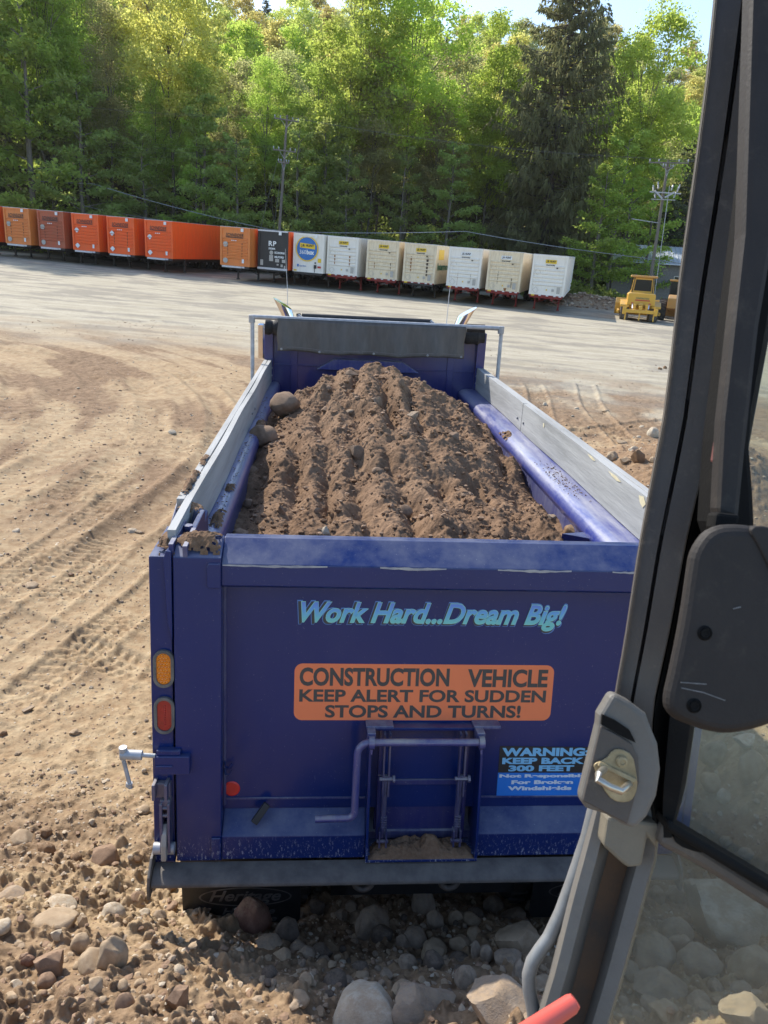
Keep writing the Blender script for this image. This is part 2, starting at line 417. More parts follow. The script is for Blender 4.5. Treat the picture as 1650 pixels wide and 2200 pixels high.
ca = g_me.color_attributes.new('soil', 'FLOAT_COLOR', 'POINT')
ca.data.foreach_set('color', np.stack([gravel, moist, forest, dark], -1).astype(np.float32).ravel())
m, nt, bs = new_mat('ground_soil')
at_ = nt.nodes.new('ShaderNodeAttribute'); at_.attribute_name = 'soil'
sc_ = nt.nodes.new('ShaderNodeSeparateColor'); nt.links.new(at_.outputs['Color'], sc_.inputs[0])
co = coord(nt)
nf = noise(nt, co, 7, 12, .7); nf2 = noise(nt, co, .5, 8, .6); ng = noise(nt, co, 38, 4, .7)
sand = mixc(nt, nf2, (.335, .25, .15), (.505, .395, .25)); sand = mixc(nt, ramp(nt, nf, [(.36, 0.0), (.66, 1.0)]), (.29, .195, .11), sand)
grav = mixc(nt, ramp(nt, ng, [(.35, 0.0), (.65, 1.0)]), (.25, .225, .175), (.57, .515, .40)); grav = mixc(nt, ramp(nt, noise(nt, coord(nt, scale=(.5, 2.0, 1)), .9, 8, .65), [(.40, 0.0), (.62, 1.0)]), (.33, .295, .22), grav)
redd = mixc(nt, ramp(nt, nf, [(.35, 0.0), (.65, 1.0)]), (.12, .074, .044), (.27, .18, .11))
fl = mixc(nt, nf, (.035, .028, .016), (.075, .06, .03))
sand = mixc(nt, ramp(nt, noise(nt, coord(nt, scale=(1, 1, 1)), 2.3, 9, .75), [(.50, 0.0), (.66, .75)]), sand, (.25, .175, .105))
c = mixc(nt, sc_.outputs[0], sand, grav); c = mixc(nt, mth(nt, 'MULTIPLY', sc_.outputs[1], .9), c, redd); c = mixc(nt, at_.outputs['Alpha'], c, (.17, .155, .135)); c = mixc(nt, sc_.outputs[2], c, fl)
vor = nt.nodes.new('ShaderNodeTexVoronoi'); vor.inputs['Scale'].default_value = 26; nt.links.new(co, vor.inputs['Vector'])
peb = ramp(nt, vor.outputs['Distance'], [(.16, 1.0), (.24, 0.0)]); sel = ramp(nt, noise(nt, co, 9, 2), [(.55, 0.0), (.6, 1.0)])
c = mixc(nt, mth(nt, 'MULTIPLY', mth(nt, 'MULTIPLY', peb, sel), .6), c, (.46, .41, .34))
nt.links.new(c, bs.inputs['Base Color']); bs.inputs['Roughness'].default_value = .95; bs.inputs['Specular IOR Level'].default_value = .15
hh = mth(nt, 'ADD', mth(nt, 'MULTIPLY', nf, .6), mth(nt, 'ADD', mth(nt, 'MULTIPLY', ng, .35), mth(nt, 'MULTIPLY', mth(nt, 'MULTIPLY', peb, sel), .25)))
bump(nt, bs, hh, .75, .035)
M['ground'] = m
g_me.materials.append(m)
tag(link('ground', g_me), kind='structure')

def px_ray(px, py):
    return (RT * ((px - CXP) / FPX) - UP * ((py - CYP) / FPX) + FW)
def at_depth(px, py, d):
    """the point seen at a pixel of the photograph, d metres ahead of the camera"""
    r = px_ray(px, py); return CAM + r * (d / r.y)
def at_ground(px, py, f=None):
    r = px_ray(px, py); f = f or gz; t = 1.0; pt = t
    while t < 200:
        p = CAM + r * t
        if p.z < f(p.x, p.y):
            for _ in range(12):
                md = (pt + t) / 2; p = CAM + r * md
                if p.z < f(p.x, p.y): t = md
                else: pt = md
            return CAM + r * t, t
        pt = t; t *= 1.03
    return None, None

# ------------------------------------------------------------------ stones
def rock_mesh(seed, angular, sub=4):
    r = np.random.RandomState(seed)
    bm = bmesh.new(); bmesh.ops.create_icosphere(bm, subdivisions=sub, radius=1)
    V = np.array([v.co[:] for v in bm.verts])
    for k in range(11 if angular else 9):
        n = r.normal(size=3); n /= np.linalg.norm(n); h = r.uniform(.58, .82) if angular else r.uniform(.70, .92)
        d = V @ n - h; V = V - np.outer(np.clip(d, 0, 9) * (.97 if angular else .82), n)
    f = (fbm(V[:, 0] * 1.3 + V[:, 2] * .7 + seed, V[:, 1] * 1.3 - V[:, 2] * .9, seed, 3) - .5) * (.36 if angular else .34)
    f = f + (fbm(V[:, 0] * 6 + V[:, 2] * 4, V[:, 1] * 6 - V[:, 2] * 5, seed + 3, 3) - .5) * (.10 if angular else .05)
    V = V * (1 + f)[:, None]
    V = V / np.abs(V).max(0)
    for v, c in zip(bm.verts, V): v.co = c
    me = bpy.data.meshes.new('rock'); bm.to_mesh(me); bm.free()
    me.polygons.foreach_set('use_smooth', [True] * len(me.polygons))
    if angular: me.set_sharp_from_angle(angle=R_(32))
    me.materials.append(None)
    return me
def stone_mat(name, a, b, dust):
    m, nt, bs = new_mat(name); co = coord(nt)
    oi = nt.nodes.new('ShaderNodeObjectInfo')
    c = mixc(nt, ramp(nt, noise(nt, co, 1.6, 8, .65), [(.35, 0.0), (.65, 1.0)]), a, b)
    g = nt.nodes.new('ShaderNodeNewGeometry'); sx = nt.nodes.new('ShaderNodeSeparateXYZ'); nt.links.new(g.outputs['Normal'], sx.inputs[0])
    d = mth(nt, 'MULTIPLY', ramp(nt, sx.outputs[2], [(.3, 0.0), (.95, 1.0)]), ramp(nt, noise(nt, co, 4, 9, .75), [(.42, 0.0), (.56, 1.0)]))
    c = mixc(nt, mth(nt, 'MULTIPLY', d, .7), c, dust)
    sp = ramp(nt, noise(nt, co, 26, 3), [(.62, 0.0), (.7, 1.0)]); c = mixc(nt, mth(nt, 'MULTIPLY', sp, .35), c, tuple(x * .4 for x in a))
    nt.links.new(c, bs.inputs['Base Color']); bs.inputs['Roughness'].default_value = .85; bs.inputs['Specular IOR Level'].default_value = .25
    bump(nt, bs, noise(nt, co, 14, 6, .7), .35, .03); return m
DU = (.36, .26, .165)
SM = {'tan': stone_mat('tan_stone', (.30, .22, .14), (.44, .34, .23), DU), 'brown': stone_mat('brown_stone', (.16, .095, .05), (.27, .165, .09), DU),
      'red': stone_mat('reddish_stone', (.14, .07, .05), (.25, .135, .095), DU), 'grey': stone_mat('grey_stone', (.215, .165, .12), (.35, .28, .21), DU),
      'pale': stone_mat('pale_stone', (.42, .36, .27), (.56, .49, .38), DU), 'dark': stone_mat('dark_stone', (.085, .065, .05), (.15, .12, .095), (.22, .16, .11)),
      'load': stone_mat('muddy_stone', (.15, .10, .065), (.25, .175, .12), (.24, .155, .1)), 'soil': stone_mat('clod_of_soil', (.20, .13, .085), (.28, .185, .12), (.30, .2, .13))}
ROUND = [rock_mesh(s, False) for s in (1, 2, 3, 4, 5, 6)]
ANG = [rock_mesh(s, True) for s in (11, 12, 13, 14)]
SROUND = [rock_mesh(s, False, 3) for s in (21, 22, 23, 24)]; SANG = [rock_mesh(s, True, 3) for s in (31, 32, 33)]
def put_rock(p, w, h, kind, shape, label=None, group=None, sink=.25, i=0, name='rock', rz=None, dep=None, cat='rock', tilt=.25):
    me = {'r': ROUND, 'a': ANG, 'sr': SROUND, 'sa': SANG}[shape]; me = me[i % len(me)]
    o = link(name, me)
    o.material_slots[0].link = 'OBJECT'; o.material_slots[0].material = SM[kind]
    dep = dep or rnd.uniform(.75, 1.0)
    o.scale = (w / 2, w / 2 * dep, h / 2)
    o.rotation_euler = (rnd.uniform(-tilt, tilt), rnd.uniform(-tilt, tilt), rnd.uniform(-.5, .5) if rz is None else rz)
    o.location = p + Vector((0, 0, h / 2 * (1 - 2 * sink)))
    return tag(o, label, cat, group)
# (px, py, width px, height px, stone, shape, label) read off the photograph: position of each stone on the bank
ROCKS = [
 (48, 1800, 52, 30, 'tan', 'r', 'oval tan cobble half sunk in the sandy bank at the far left edge'),
 (98, 1787, 30, 20, 'brown', 'r', 'flat brown cobble just behind the round brown one on the left bank'),
 (100, 1822, 40, 32, 'brown', 'r', 'round orange-brown cobble lying alone on the left bank'),
 (46, 1864, 22, 18, 'tan', 'r', 'small rounded tan cobble below the oval one at the left edge'),
 (20, 1925, 60, 18, 'grey', 'a', 'thin dusty slab poking out of the left edge of the bank'),
 (127, 1943, 76, 26, 'pale', 'r', 'long thin pale cobble lying just behind the long slab'),
 (118, 1978, 100, 44, 'tan', 'r', 'long dusty tan slab, the longest stone on the left bank'),
 (242, 1961, 60, 44, 'pale', 'r', 'smooth pale cobble with a rounded top to the right of the long slab'),
 (177, 1980, 22, 42, 'tan', 'a', 'narrow wedge of stone standing against the right end of the long slab'),
 (122, 2006, 28, 22, 'pale', 'a', 'small whitish cobble directly in front of the long slab'),
 (173, 2024, 42, 42, 'tan', 'r', 'blunt tan cobble just left of the big pink-tan boulder'),
 (240, 2046, 70, 88, 'tan', 'r', 'big egg-shaped boulder with a pinkish lower face, tallest in the left group'),
 (200, 2066, 66, 54, 'tan', 'r', 'round speckled tan boulder in front of the egg-shaped one'),
 (108, 2066, 74, 56, 'soil', 'a', 'blocky rock caked in soil at the left of the round speckled boulder'),
 (60, 2062, 32, 26, 'red', 'r', 'small reddish rounded rock left of the soil-caked block'),
 (206, 2113, 34, 30, 'tan', 'a', 'small angular rock in front of the round speckled boulder'),
 (100, 2105, 40, 30, 'soil', 'r', 'lumpy soil-covered stone in front of the soil-caked block'),
 (308, 1962, 30, 16, 'pale', 'r', 'small flat pale stone left of the hidden rear wheel'),
 (343, 1967, 30, 22, 'grey', 'r', 'small grey-brown stone beside the flat pale one near the mud flap'),
 (379, 2101, 26, 24, 'brown', 'r', 'small brown egg-like stone on the sunlit edge of the hollow'),
 (383, 2142, 54, 60, 'soil', 'a', 'pointed lump standing at the bottom edge of the sunlit bank'),
 (270, 2150, 44, 42, 'soil', 'r', 'rounded buried stone left of the pointed lump near the bottom edge'),
 (300, 2112, 26, 18, 'tan', 'r', 'small dusty stone between the round boulder and the pointed lump'),
 (228, 1838, 62, 40, 'soil', 'a', 'crumbling reddish lump of earth on the left bank beside the bumper'),
 (296, 1842, 22, 14, 'brown', 'r', 'small brown pebble right of the crumbling reddish lump'),
 (280, 1841, 15, 11, 'pale', 'r', 'tiny pale pebble touching the small brown one'),
 (542, 1966, 76, 92, 'red', 'r', 'large reddish-brown boulder standing in front of the left mud flap'),
 (618, 1994, 56, 58, 'dark', 'r', 'dark rounded boulder beside the reddish-brown one, under the bumper'),
 (575, 2025, 60, 30, 'grey', 'a', 'flat grey stone in front of the dark rounded boulder'),
 (797, 1980, 84, 74, 'grey', 'r', 'large grey boulder under the middle of the bumper, left of the cobble heap'),
 (822, 2006, 50, 42, 'dark', 'r', 'dark cobble leaning on the front of the large grey boulder'),
 (906, 1940, 60, 68, 'grey', 'r', 'tall grey boulder right below the bumper between the two tow rings'),
 (933, 1973, 38, 40, 'grey', 'r', 'round grey cobble at the foot of the tall boulder'),
 (979, 1970, 38, 38, 'tan', 'r', 'round brownish cobble to the right of the one at the tall boulder foot'),
 (891, 2012, 54, 46, 'grey', 'r', 'wide grey cobble in the middle of the shaded heap'),
 (930, 2040, 66, 46, 'tan', 'r', 'wide tan cobble in front of the middle of the heap'),
 (931, 2064, 46, 50, 'dark', 'r', 'dark egg-shaped cobble, the darkest of the heap'),
 (997, 2098, 54, 50, 'grey', 'r', 'round grey cobble at the near edge of the shaded heap'),
 (987, 2025, 52, 42, 'tan', 'r', 'blunt tan cobble behind the upright stones of the heap'),
 (1021, 2040, 24, 44, 'grey', 'r', 'narrow stone standing upright in the heap, left one of the pair'),
 (1044, 2046, 30, 42, 'grey', 'r', 'narrow stone standing upright in the heap, right one of the pair'),
 (1116, 2016, 112, 84, 'tan', 'a', 'very large flat-faced boulder beside the cab handrail'),
 (1118, 2090, 58, 80, 'grey', 'a', 'mottled grey boulder between the large flat-faced one and the handrail bottom'),
 (875, 2068, 44, 30, 'grey', 'r', 'low grey cobble left of the dark egg-shaped one'),
 (865, 2022, 34, 40, 'grey', 'r', 'slim grey cobble at the left side of the heap'),
 (1106, 1966, 64, 28, 'grey', 'a', 'long flat grey stone under the right end of the bumper'),
 (1060, 1945, 44, 40, 'grey', 'r', 'rounded grey stone under the bumper right of the tow rings'),
 (1150, 1942, 50, 40, 'grey', 'r', 'grey stone by the right mud flap'),
 (680, 1945, 40, 36, 'dark', 'r', 'dark cobble under the bumper right of the left mud flap'),
 (735, 1962, 30, 24, 'grey', 'a', 'small angular grey stone left of the large grey boulder'),
 (905, 2150, 176, 100, 'grey', 'a', 'broad dusty grey boulder behind the sunlit pale one'),
 (788, 2170, 150, 120, 'pale', 'r', 'sunlit pale boulder at the bottom centre edge'),
 (1064, 2150, 150, 84, 'grey', 'a', 'cracked grey rock crumbling into pieces near the bottom of the pillar'),
 (1020, 2150, 40, 30, 'grey', 'a', 'small broken chunk on the left of the cracked grey rock'),
 (508, 2192, 56, 30, 'brown', 'r', 'brown rounded stone cut by the bottom edge'),
 (1533, 1618, 64, 60, 'grey', 'r', 'rounded grey stone seen through the glass under the black cover'),
 (1613, 1647, 62, 84, 'grey', 'r', 'tall oval grey stone seen through the upper glass at the right edge'),
 (1527, 1678, 48, 38, 'tan', 'r', 'roundish tan stone in the middle of the upper glass'),
 (1558, 1708, 44, 30, 'pale', 'a', 'small square-edged pale block seen through the upper glass'),
 (1605, 1590, 56, 24, 'pale', 'a', 'flat pale slab seen through the glass just under the black cover edge'),
 (1490, 1712, 40, 34, 'grey', 'r', 'small grey stone near the lower left corner of the upper glass'),
 (1409, 1925, 44, 38, 'grey', 'r', 'small round stone at the top left corner of the lower glass'),
 (1450, 1920, 46, 36, 'grey', 'r', 'small grey stone right of the round one at the top of the lower glass'),
 (1570, 1965, 210, 150, 'pale', 'a', 'huge pale boulder filling the middle of the lower glass'),
 (1450, 1998, 74, 56, 'grey', 'r', 'rounded grey boulder left of the huge pale one'),
 (1398, 2045, 104, 80, 'grey', 'r', 'large smooth grey boulder at the left side of the lower glass'),
 (1500, 2068, 104, 84, 'grey', 'r', 'large speckled grey boulder in front of the huge pale one'),
 (1612, 2082, 106, 100, 'tan', 'r', 'smooth brownish boulder at the right edge of the lower glass'),
 (1409, 2128, 124, 80, 'grey', 'a', 'broad angular boulder at the bottom left of the lower glass'),
 (1605, 2176, 120, 76, 'grey', 'a', 'dusty boulder in the bottom right corner of the glass'),
 (1500, 2150, 50, 44, 'grey', 'r', 'middle-sized grey cobble at the bottom of the lower glass'),
 (1312, 982, 30, 28, 'tan', 'r', 'rounded tan boulder on the ground just outside the right plank'),
 (1341, 990, 24, 18, 'tan', 'a', 'flattish tan rock right of the rounded one outside the right plank'),
 (1372, 982, 34, 34, 'brown', 'a', 'large brown rock leaning at the foot of the soil pile'),
 (1362, 964, 22, 12, 'pale', 'r', 'small flat pale stone behind the brown rock at the soil pile'),
 (1335, 950, 26, 8, 'tan', 'a', 'thin flake of stone lying on the churned ground'),
 (1402, 930, 24, 26, 'pale', 'r', 'pale round boulder showing beside the door pillar'),
 (1170, 869, 12, 11, 'pale', 'r', 'single pale stone among the tracks right of the body'),
 (1418, 792, 9, 7, 'brown', 'r', 'left one of two small brown stones on the yard by the pillar'),
 (1428, 790, 9, 8, 'brown', 'r', 'right one of two small brown stones on the yard by the pillar'),
 (60, 1523, 28, 9, 'grey', 'a', 'thin flat stone lying on the tyre prints at the left'),
 (8, 1575, 22, 14, 'brown', 'a', 'brown stone at the left edge beside the tyre prints'),
 (36, 1140, 18, 8, 'pale', 'r', 'bright pale stone on the rutted ground at the left edge'),
 (66, 1257, 38, 12, 'tan', 'r', 'long low tan stone among the ruts on the left'),
 (370, 928, 18, 9, 'pale', 'r', 'pale stone on the sandy track left of the lorry'),
 (284, 1140, 24, 8, 'pale', 'r', 'flat pale stone near the rear corner of the lorry'),
 (300, 1143, 20, 7, 'tan', 'r', 'flat tan stone right of the pale one near the rear corner'),
 (156, 1660, 22, 8, 'pale', 'a', 'thin pale chip on the loose sand left of the screw clamp'),
 (310, 1655, 12, 10, 'pale', 'r', 'small rounded pebble right of the hanging clamp handle'),
 (38, 1618, 16, 8, 'tan', 'r', 'small tan stone on the loose sand near the left edge'),
]
rock_spots = []
NAMED = []
for i, (px, py, wpx, hpx, kind, shp, lab) in enumerate(ROCKS):
    p, t = at_ground(px, py + hpx * .25)
    if p is None: continue
    w = wpx / FPX * t; h = hpx / FPX * t * 1.15
    rock_spots.append((p.x, p.y, w / 2)); NAMED.append((p.x, p.y, w / 2, lab))
    put_rock(p, w, h, kind, shp, lab, sink=.34, i=i)
# loose cobbles between them, single objects in groups
cob_used = {}
def cob_label(x, y, s, kind, sh):
    q = min(NAMED, key=lambda n: (n[0] - x) ** 2 + (n[1] - y) ** 2)
    dx, dy = x - q[0], y - q[1]
    side_ = ('right of' if dx > 0 else 'left of') if abs(dx) > abs(dy) else ('behind' if dy > 0 else 'in front of')
    short = ' '.join(re.split(r' (?:with|lying|standing|at|in|on|seen|half|just|left|right|among|beside|behind|from|by|near|poking|to|directly|between|touching|leaning|cut|showing|outside|below|filling|under|the|caked)\b', q[3].split(',')[0])[0].split()[:4])
    size = 'tiny' if s < .045 else 'small' if s < .08 else 'fist-sized'
    tone = {'tan': 'tan', 'grey': 'grey', 'dark': 'dark', 'pale': 'pale', 'brown': 'brown', 'soil': 'soil-coloured', 'load': 'muddy'}[kind]
    for extra in ('', 'slightly ', 'more '):
        lab = '%s %s %s %s the %s' % (size, tone, 'chipped stone' if sh == 'sa' else 'cobble', {'': '', 'slightly ': 'a little ', 'more ': 'well '}[extra] + side_, short)
        if lab not in cob_used: break
    cob_used[lab] = 1
    return lab
def cobbles(n, region, kinds, smin, smax, lab, group, seed, dark=False):
    r = random.Random(seed); k = 0; tries = 0
    while k < n and tries < n * 30:
        tries += 1
        px = r.uniform(region[0], region[1]); py = r.uniform(region[2], region[3])
        p, t = at_ground(px, py)
        if p is None: continue
        s = smin * (smax / smin) ** (r.random() ** 1.8)
        if any((p.x - a) ** 2 + (p.y - b) ** 2 < (c * .8 + s * .4) ** 2 for a, b, c in rock_spots): continue
        rock_spots.append((p.x, p.y, s / 2))
        kd, sh = r.choice(kinds), r.choice(['sr', 'sa', 'sa'])
        put_rock(p, s, s * r.uniform(.5, .85), kd, sh, cob_label(p.x, p.y, s, kd, sh), group, sink=r.uniform(.28, .48), i=r.randrange(12), name='cobble', cat='stone', rz=r.uniform(0, 6))
        k += 1
cobbles(100, (560, 1190, 1915, 2190), ['grey', 'tan', 'tan', 'dark'], .035, .13, 'small cobble lying in the shaded rubble behind the lorry bumper', 'small cobbles in the shade behind the bumper', 1)
cobbles(44, (0, 420, 1750, 2190), ['tan', 'tan', 'pale', 'brown', 'soil'], .025, .085, 'small dusty cobble on the sunlit bank at the left', 'small cobbles on the sunlit bank', 2)
cobbles(48, (1400, 1640, 1560, 1880), ['grey', 'grey', 'pale', 'tan'], .035, .12, 'small grey cobble seen through the upper window glass', 'small cobbles behind the upper glass', 3)
cobbles(34, (1340, 1640, 1880, 2190), ['grey', 'grey', 'tan'], .05, .15, 'grey cobble seen through the lower window glass', 'cobbles behind the lower glass', 4)
cobbles(24, (1100, 1420, 850, 1040), ['tan', 'pale', 'brown'], .06, .2, 'small stone on the churned ground right of the lorry body', 'small stones right of the lorry', 5)
cobbles(10, (1420, 1640, 900, 1150), ['tan', 'pale', 'grey'], .06, .22, 'small stone on the sunlit pile behind the window frame', 'small stones on the right pile', 6)
cobbles(24, (0, 330, 1100, 1750), ['pale', 'tan', 'grey'], .03, .09, 'small stone lying on the tyre-marked ground left of the lorry', 'small stones on the tracks', 7)
# fine gravel and crumbs, uncountable
def scatter_mesh(name, pts, sizes, seed, colmats, flat=.7):
    r = np.random.RandomState(seed)
    bm = bmesh.new(); bmesh.ops.create_icosphere(bm, subdivisions=1, radius=1)
    bv = np.array([v.co[:] for v in bm.verts]); bf = np.array([[v.index for v in f.verts] for f in bm.faces]); bm.free()
    n = len(pts); nb = len(bv)
    V = bv[None] * (1 + r.uniform(-.28, .28, (n, nb, 1)))
    a = r.uniform(0, 6.28, n); ca_, sa_ = np.cos(a), np.sin(a)
    sc = sizes[:, None] * np.stack([r.uniform(.7, 1.3, n), r.uniform(.6, 1, n), r.uniform(.45, .9, n) * flat], -1)
    V = V * sc[:, None, :]
    X = V[..., 0] * ca_[:, None] - V[..., 1] * sa_[:, None]; Y = V[..., 0] * sa_[:, None] + V[..., 1] * ca_[:, None]
    V = np.stack([X, Y, V[..., 2]], -1) + pts[:, None, :]
    F = bf[None] + (np.arange(n) * nb)[:, None, None]
    mi = np.repeat(r.randint(0, len(colmats), n), len(bf))
    return mesh_np(name, V.reshape(-1, 3), F.reshape(-1, 3), False, colmats, mi)
rs_ = np.random.RandomState(5)
def gravel_zone(n, x0, x1, y0, y1, smin, smax, keep=None):
    x = rs_.uniform(x0, x1, n); y = rs_.uniform(y0, y1, n); s = smin * (smax / smin) ** (rs_.rand(n) ** 2.2)
    if keep is not None:
        k = keep(x, y); x, y, s = x[k], y[k], s[k]
    return np.stack([x, y, G(x, y) + s * .15], -1), s
zs = [gravel_zone(14000, -2.6, 3.6, 1.2, 4.3, .004, .022), gravel_zone(5000, -4.5, -1.2, 3.4, 8, .004, .016),
      gravel_zone(5000, -9, -1.6, 7, 16, .006, .03), gravel_zone(5000, 1.6, 7, 5, 17, .01, .045), gravel_zone(3000, -14, 12, 16, 32, .01, .04, lambda x, y: vn(x * .3, y * .3, 71) > .45),
      gravel_zone(2500, 13, 34, 66.5, 71, .04, .26)]
gp = np.concatenate([z[0] for z in zs]); gs = np.concatenate([z[1] for z in zs])
tag(link('gravel', scatter_mesh('gravel', gp, gs, 4, [SM['tan'], SM['grey'], SM['soil'], SM['pale'], SM['soil']])), kind='stuff')
# ------------------------------------------------------------------ dump truck
def mrot():
    y, p, r = R_(5.219), R_(.086), R_(-.741)
    return Matrix.Rotation(y, 3, 'Z') @ Matrix.Rotation(p, 3, 'X') @ Matrix.Rotation(r, 3, 'Y')
TRM = mrot(); BODY_Z = 1.15
T0 = Vector((.333, 2.684, CAM_H - 2.552))
tmw = Matrix.Translation(T0 - TRM @ Vector((0, 0, BODY_Z))) @ TRM.to_4x4()
truck = empty('dump_truck', 'dark blue dump truck seen from behind, loaded with brown soil', 'dump truck', mw=tmw)
UPV = Vector((0, 0, BODY_Z))
def tb(mb, name, mats, parent=None, **k):
    """a part of the lorry, drawn in body coordinates"""
    o = mb.build(name, mats, parent or truck, **k)
    o.location = UPV if parent is None else (0, 0, 0)
    return o
K = math.tan(R_(8.271)); CN, SN = math.cos(R_(8.271)), math.sin(R_(8.271))
def TP(u, z, n=0): return Vector((u, K * z - n * CN, z + n * SN))      # on the leaning rear face, n outwards
def tpbox(mb, u0, u1, z0, z1, n0, n1):
    return mb.add([TP(u0, z0, n0), TP(u1, z0, n0), TP(u1, z0, n1), TP(u0, z0, n1), TP(u0, z1, n0), TP(u1, z1, n0), TP(u1, z1, n1), TP(u0, z1, n1)],
                  [(0, 3, 2, 1), (4, 5, 6, 7), (0, 1, 5, 4), (1, 2, 6, 5), (2, 3, 7, 6), (3, 0, 4, 7)])
BL = M['blue']; LEN = 5.79
# tailgate : panel, frame posts, bevelled top rail, bottom box
mb = MB()
tpbox(mb, -.972, .972, .20, 1.245, -.115, -.085)
tg = tb(mb, 'tailgate', BL)
fr = MB()
for s in (-1, 1):
    a, b = sorted((s * 1.15, s * .955))
    fr.prism([(0, 0), (0, 1.372), (-.105, 1.437), (-.13, 1.437), (-.13, 0)], lambda n, z, t: TP(t, z, n), a, b)
    a, b = sorted((s * .972, s * .955)); tpbox(fr, a, b, .20, 1.25, -.10, -.045)
fr.prism([(-.105, 1.437), (-.17, 1.437), (-.17, 1.245), (-.02, 1.245), (-.004, 1.255), (-.004, 1.345)], lambda n, z, t: TP(t, z, n), -.955, .955)
fr.prism([(-.17, .24), (-.095, .225), (-.095, .205), (0, .115), (0, 0.005), (-.17, 0.005)], lambda n, z, t: TP(t, z, n), -.955, -.318)
fr.prism([(-.17, .24), (-.095, .225), (-.095, .205), (0, .115), (0, 0.005), (-.17, 0.005)], lambda n, z, t: TP(t, z, n), .19, .955)
fr.prism([(-.17, .03), (0, .02), (0, 0.005), (-.17, 0.005)], lambda n, z, t: TP(t, z, n), -.318, .19)
# raised overlap plates of the top rail and bottom box where they lap the posts
for s in (-1, 1):
    fr.prism([(1.005, 1.35), (.957, 1.35), (.957, 1.245), (1.005, 1.245), (1.012, 1.255), (1.012, 1.335)][::1], lambda u, z, n: TP(s * u, z, n), .002, .012)
    fr.prism([(1.0, .115), (.957, .115), (.957, .012), (1.0, .012)], lambda u, z, n: TP(s * u, z, n), .002, .010)
    fr.prism([(1.155, 1.395), (1.155, 1.02), (1.175, 1.10), (1.188, 1.36), (1.178, 1.40)], lambda u, z, n: TP(s * u, z, n), -.10, .006)
tb(fr, 'tailgate_frame', BL, tg, bevel=.007, seg=2)
wl = MB()
for s in (-1, 1): tpbox(wl, min(s * .945, s * .955), max(s * .945, s * .955), .22, 1.24, -.088, -.078)
tpbox(wl, -.95, -.32, .246, .253, -.088, -.079); tpbox(wl, .195, .95, .246, .253, -.088, -.079)
tb(wl, 'weld_seam', M['blue_inner'], tg)
M['chipped'] = mat('bare_primer_edge', (.42, .40, .36), (.22, .22, .26), 9, rough=.8)
rr = random.Random(3)
for (u0, u1) in ((-.95, -.52), (-.30, -.02), (.20, .52), (.70, .95)):
    ed = MB()
    n = 14; us = [u0 + (u1 - u0) * i / n for i in range(n + 1)]
    pts = [(u, 1.343 + rr.uniform(.000, .004)) for u in us] + [(u, 1.340 - .007 * math.sin(math.pi * (u - u0) / (u1 - u0)) * rr.uniform(.3, 1)) for u in us[::-1]]
    for i in range(n):
        ed.add([TP(*pts[i], .0005), TP(*pts[i + 1], .0005), TP(*pts[2 * n - i], .0015), TP(*pts[2 * n + 1 - i], .0015)], [(0, 1, 2, 3)])
    tb(ed, 'wear_or_highlight_edge', M['chipped'], tg)
# chute in the tailgate
ch = MB()
for u0, u1 in ((-.318, -.306), (.178, .190)): ch.prism([(-.16, .64), (.004, .60), (.028, .20), (.03, 0.0), (-.16, 0.0)], lambda n, z, u: TP(u, z, n), u0, u1)
tpbox(ch, -.306, .178, .0, .012, -.16, .03); tpbox(ch, -.306, .178, .60, .614, -.16, -.03)
cho = tb(ch, 'chute', BL, bevel=.002)
dr = MB(); tpbox(dr, -.275, .15, .02, .595, -.135, -.105); tpbox(dr, -.27, .145, .315, .34, -.105, -.075)
tpbox(dr, -.268, -.250, .05, .595, -.105, -.07); tpbox(dr, .125, .143, .05, .595, -.105, -.07)
tb(dr, 'chute_door', dusty_paint('chute_blue', (.01, .016, .12), amt=.9, side=.1, chips=(.42, .40, .38)), cho, bevel=.002)
GREASY = dusty_paint('greasy_blue', (.01, .015, .09), amt=.8, side=.3)
for u in (-.236, .102):
    lk = MB()
    for du in (-.012, .012): tpbox(lk, u + du - .004, u + du + .004, .30, .60, -.03, .0)
    lk.tube([TP(u, .40, -.01), TP(u - .002, .33, -.02), TP(u - .004, .22, -.03), TP(u - .006, .09, -.02)], [.012, .014, .013, .009], 10)
    lk.tube([TP(u - .03, .385, -.005), TP(u + .03, .385, -.005)], .010, 8); lk.lathe([(0, 0), (.017, 0), (.017, .012), (0, .012)], TP(u + .028, .385, -.005), (1, 0, 0), 8)
    for du in (-.018, .012): tpbox(lk, u + du - .004, u + du + .004, .05, .13, -.04, .0)
    lk.tube([TP(u - .03, .075, -.015), TP(u + .022, .075, -.015)], .009, 8)
    for k in range(5): tpbox(lk, u - .016, u + .012, .14 + k * .012, .146 + k * .012, -.034, -.012)
    tb(lk, 'chute_linkage', GREASY, cho, bevel=.001)
hd = MB()
def arc(c, r, a0, a1, n, P): return [P(c[0] + r * math.cos(R_(a0 + (a1 - a0) * i / n)), c[1] + r * math.sin(R_(a0 + (a1 - a0) * i / n))) for i in range(n + 1)]
PP = lambda u, z: TP(u, z, .045)
path = [PP(.17, .585), PP(-.28, .585)] + arc((-.315, .53), .055, 90, 180, 6, PP) + [PP(-.373, .30)] + arc((-.405, .262), .032, 0, -90, 6, PP) + [PP(-.545, .226)]
hd.tube(path, .0165, 14)
for u in (-.31, .17):
    hd.tube([TP(u - .012, .585, .045), TP(u + .012, .585, .045)], .028, 14)
    hd.tube([TP(u, .555, .05), TP(u, .535, .055)], [.006, .004], 6)
tb(hd, 'chute_handle', dusty_paint('scuffed_handle_blue', (.012, .02, .17), amt=.9, side=.25), cho, smooth=True)
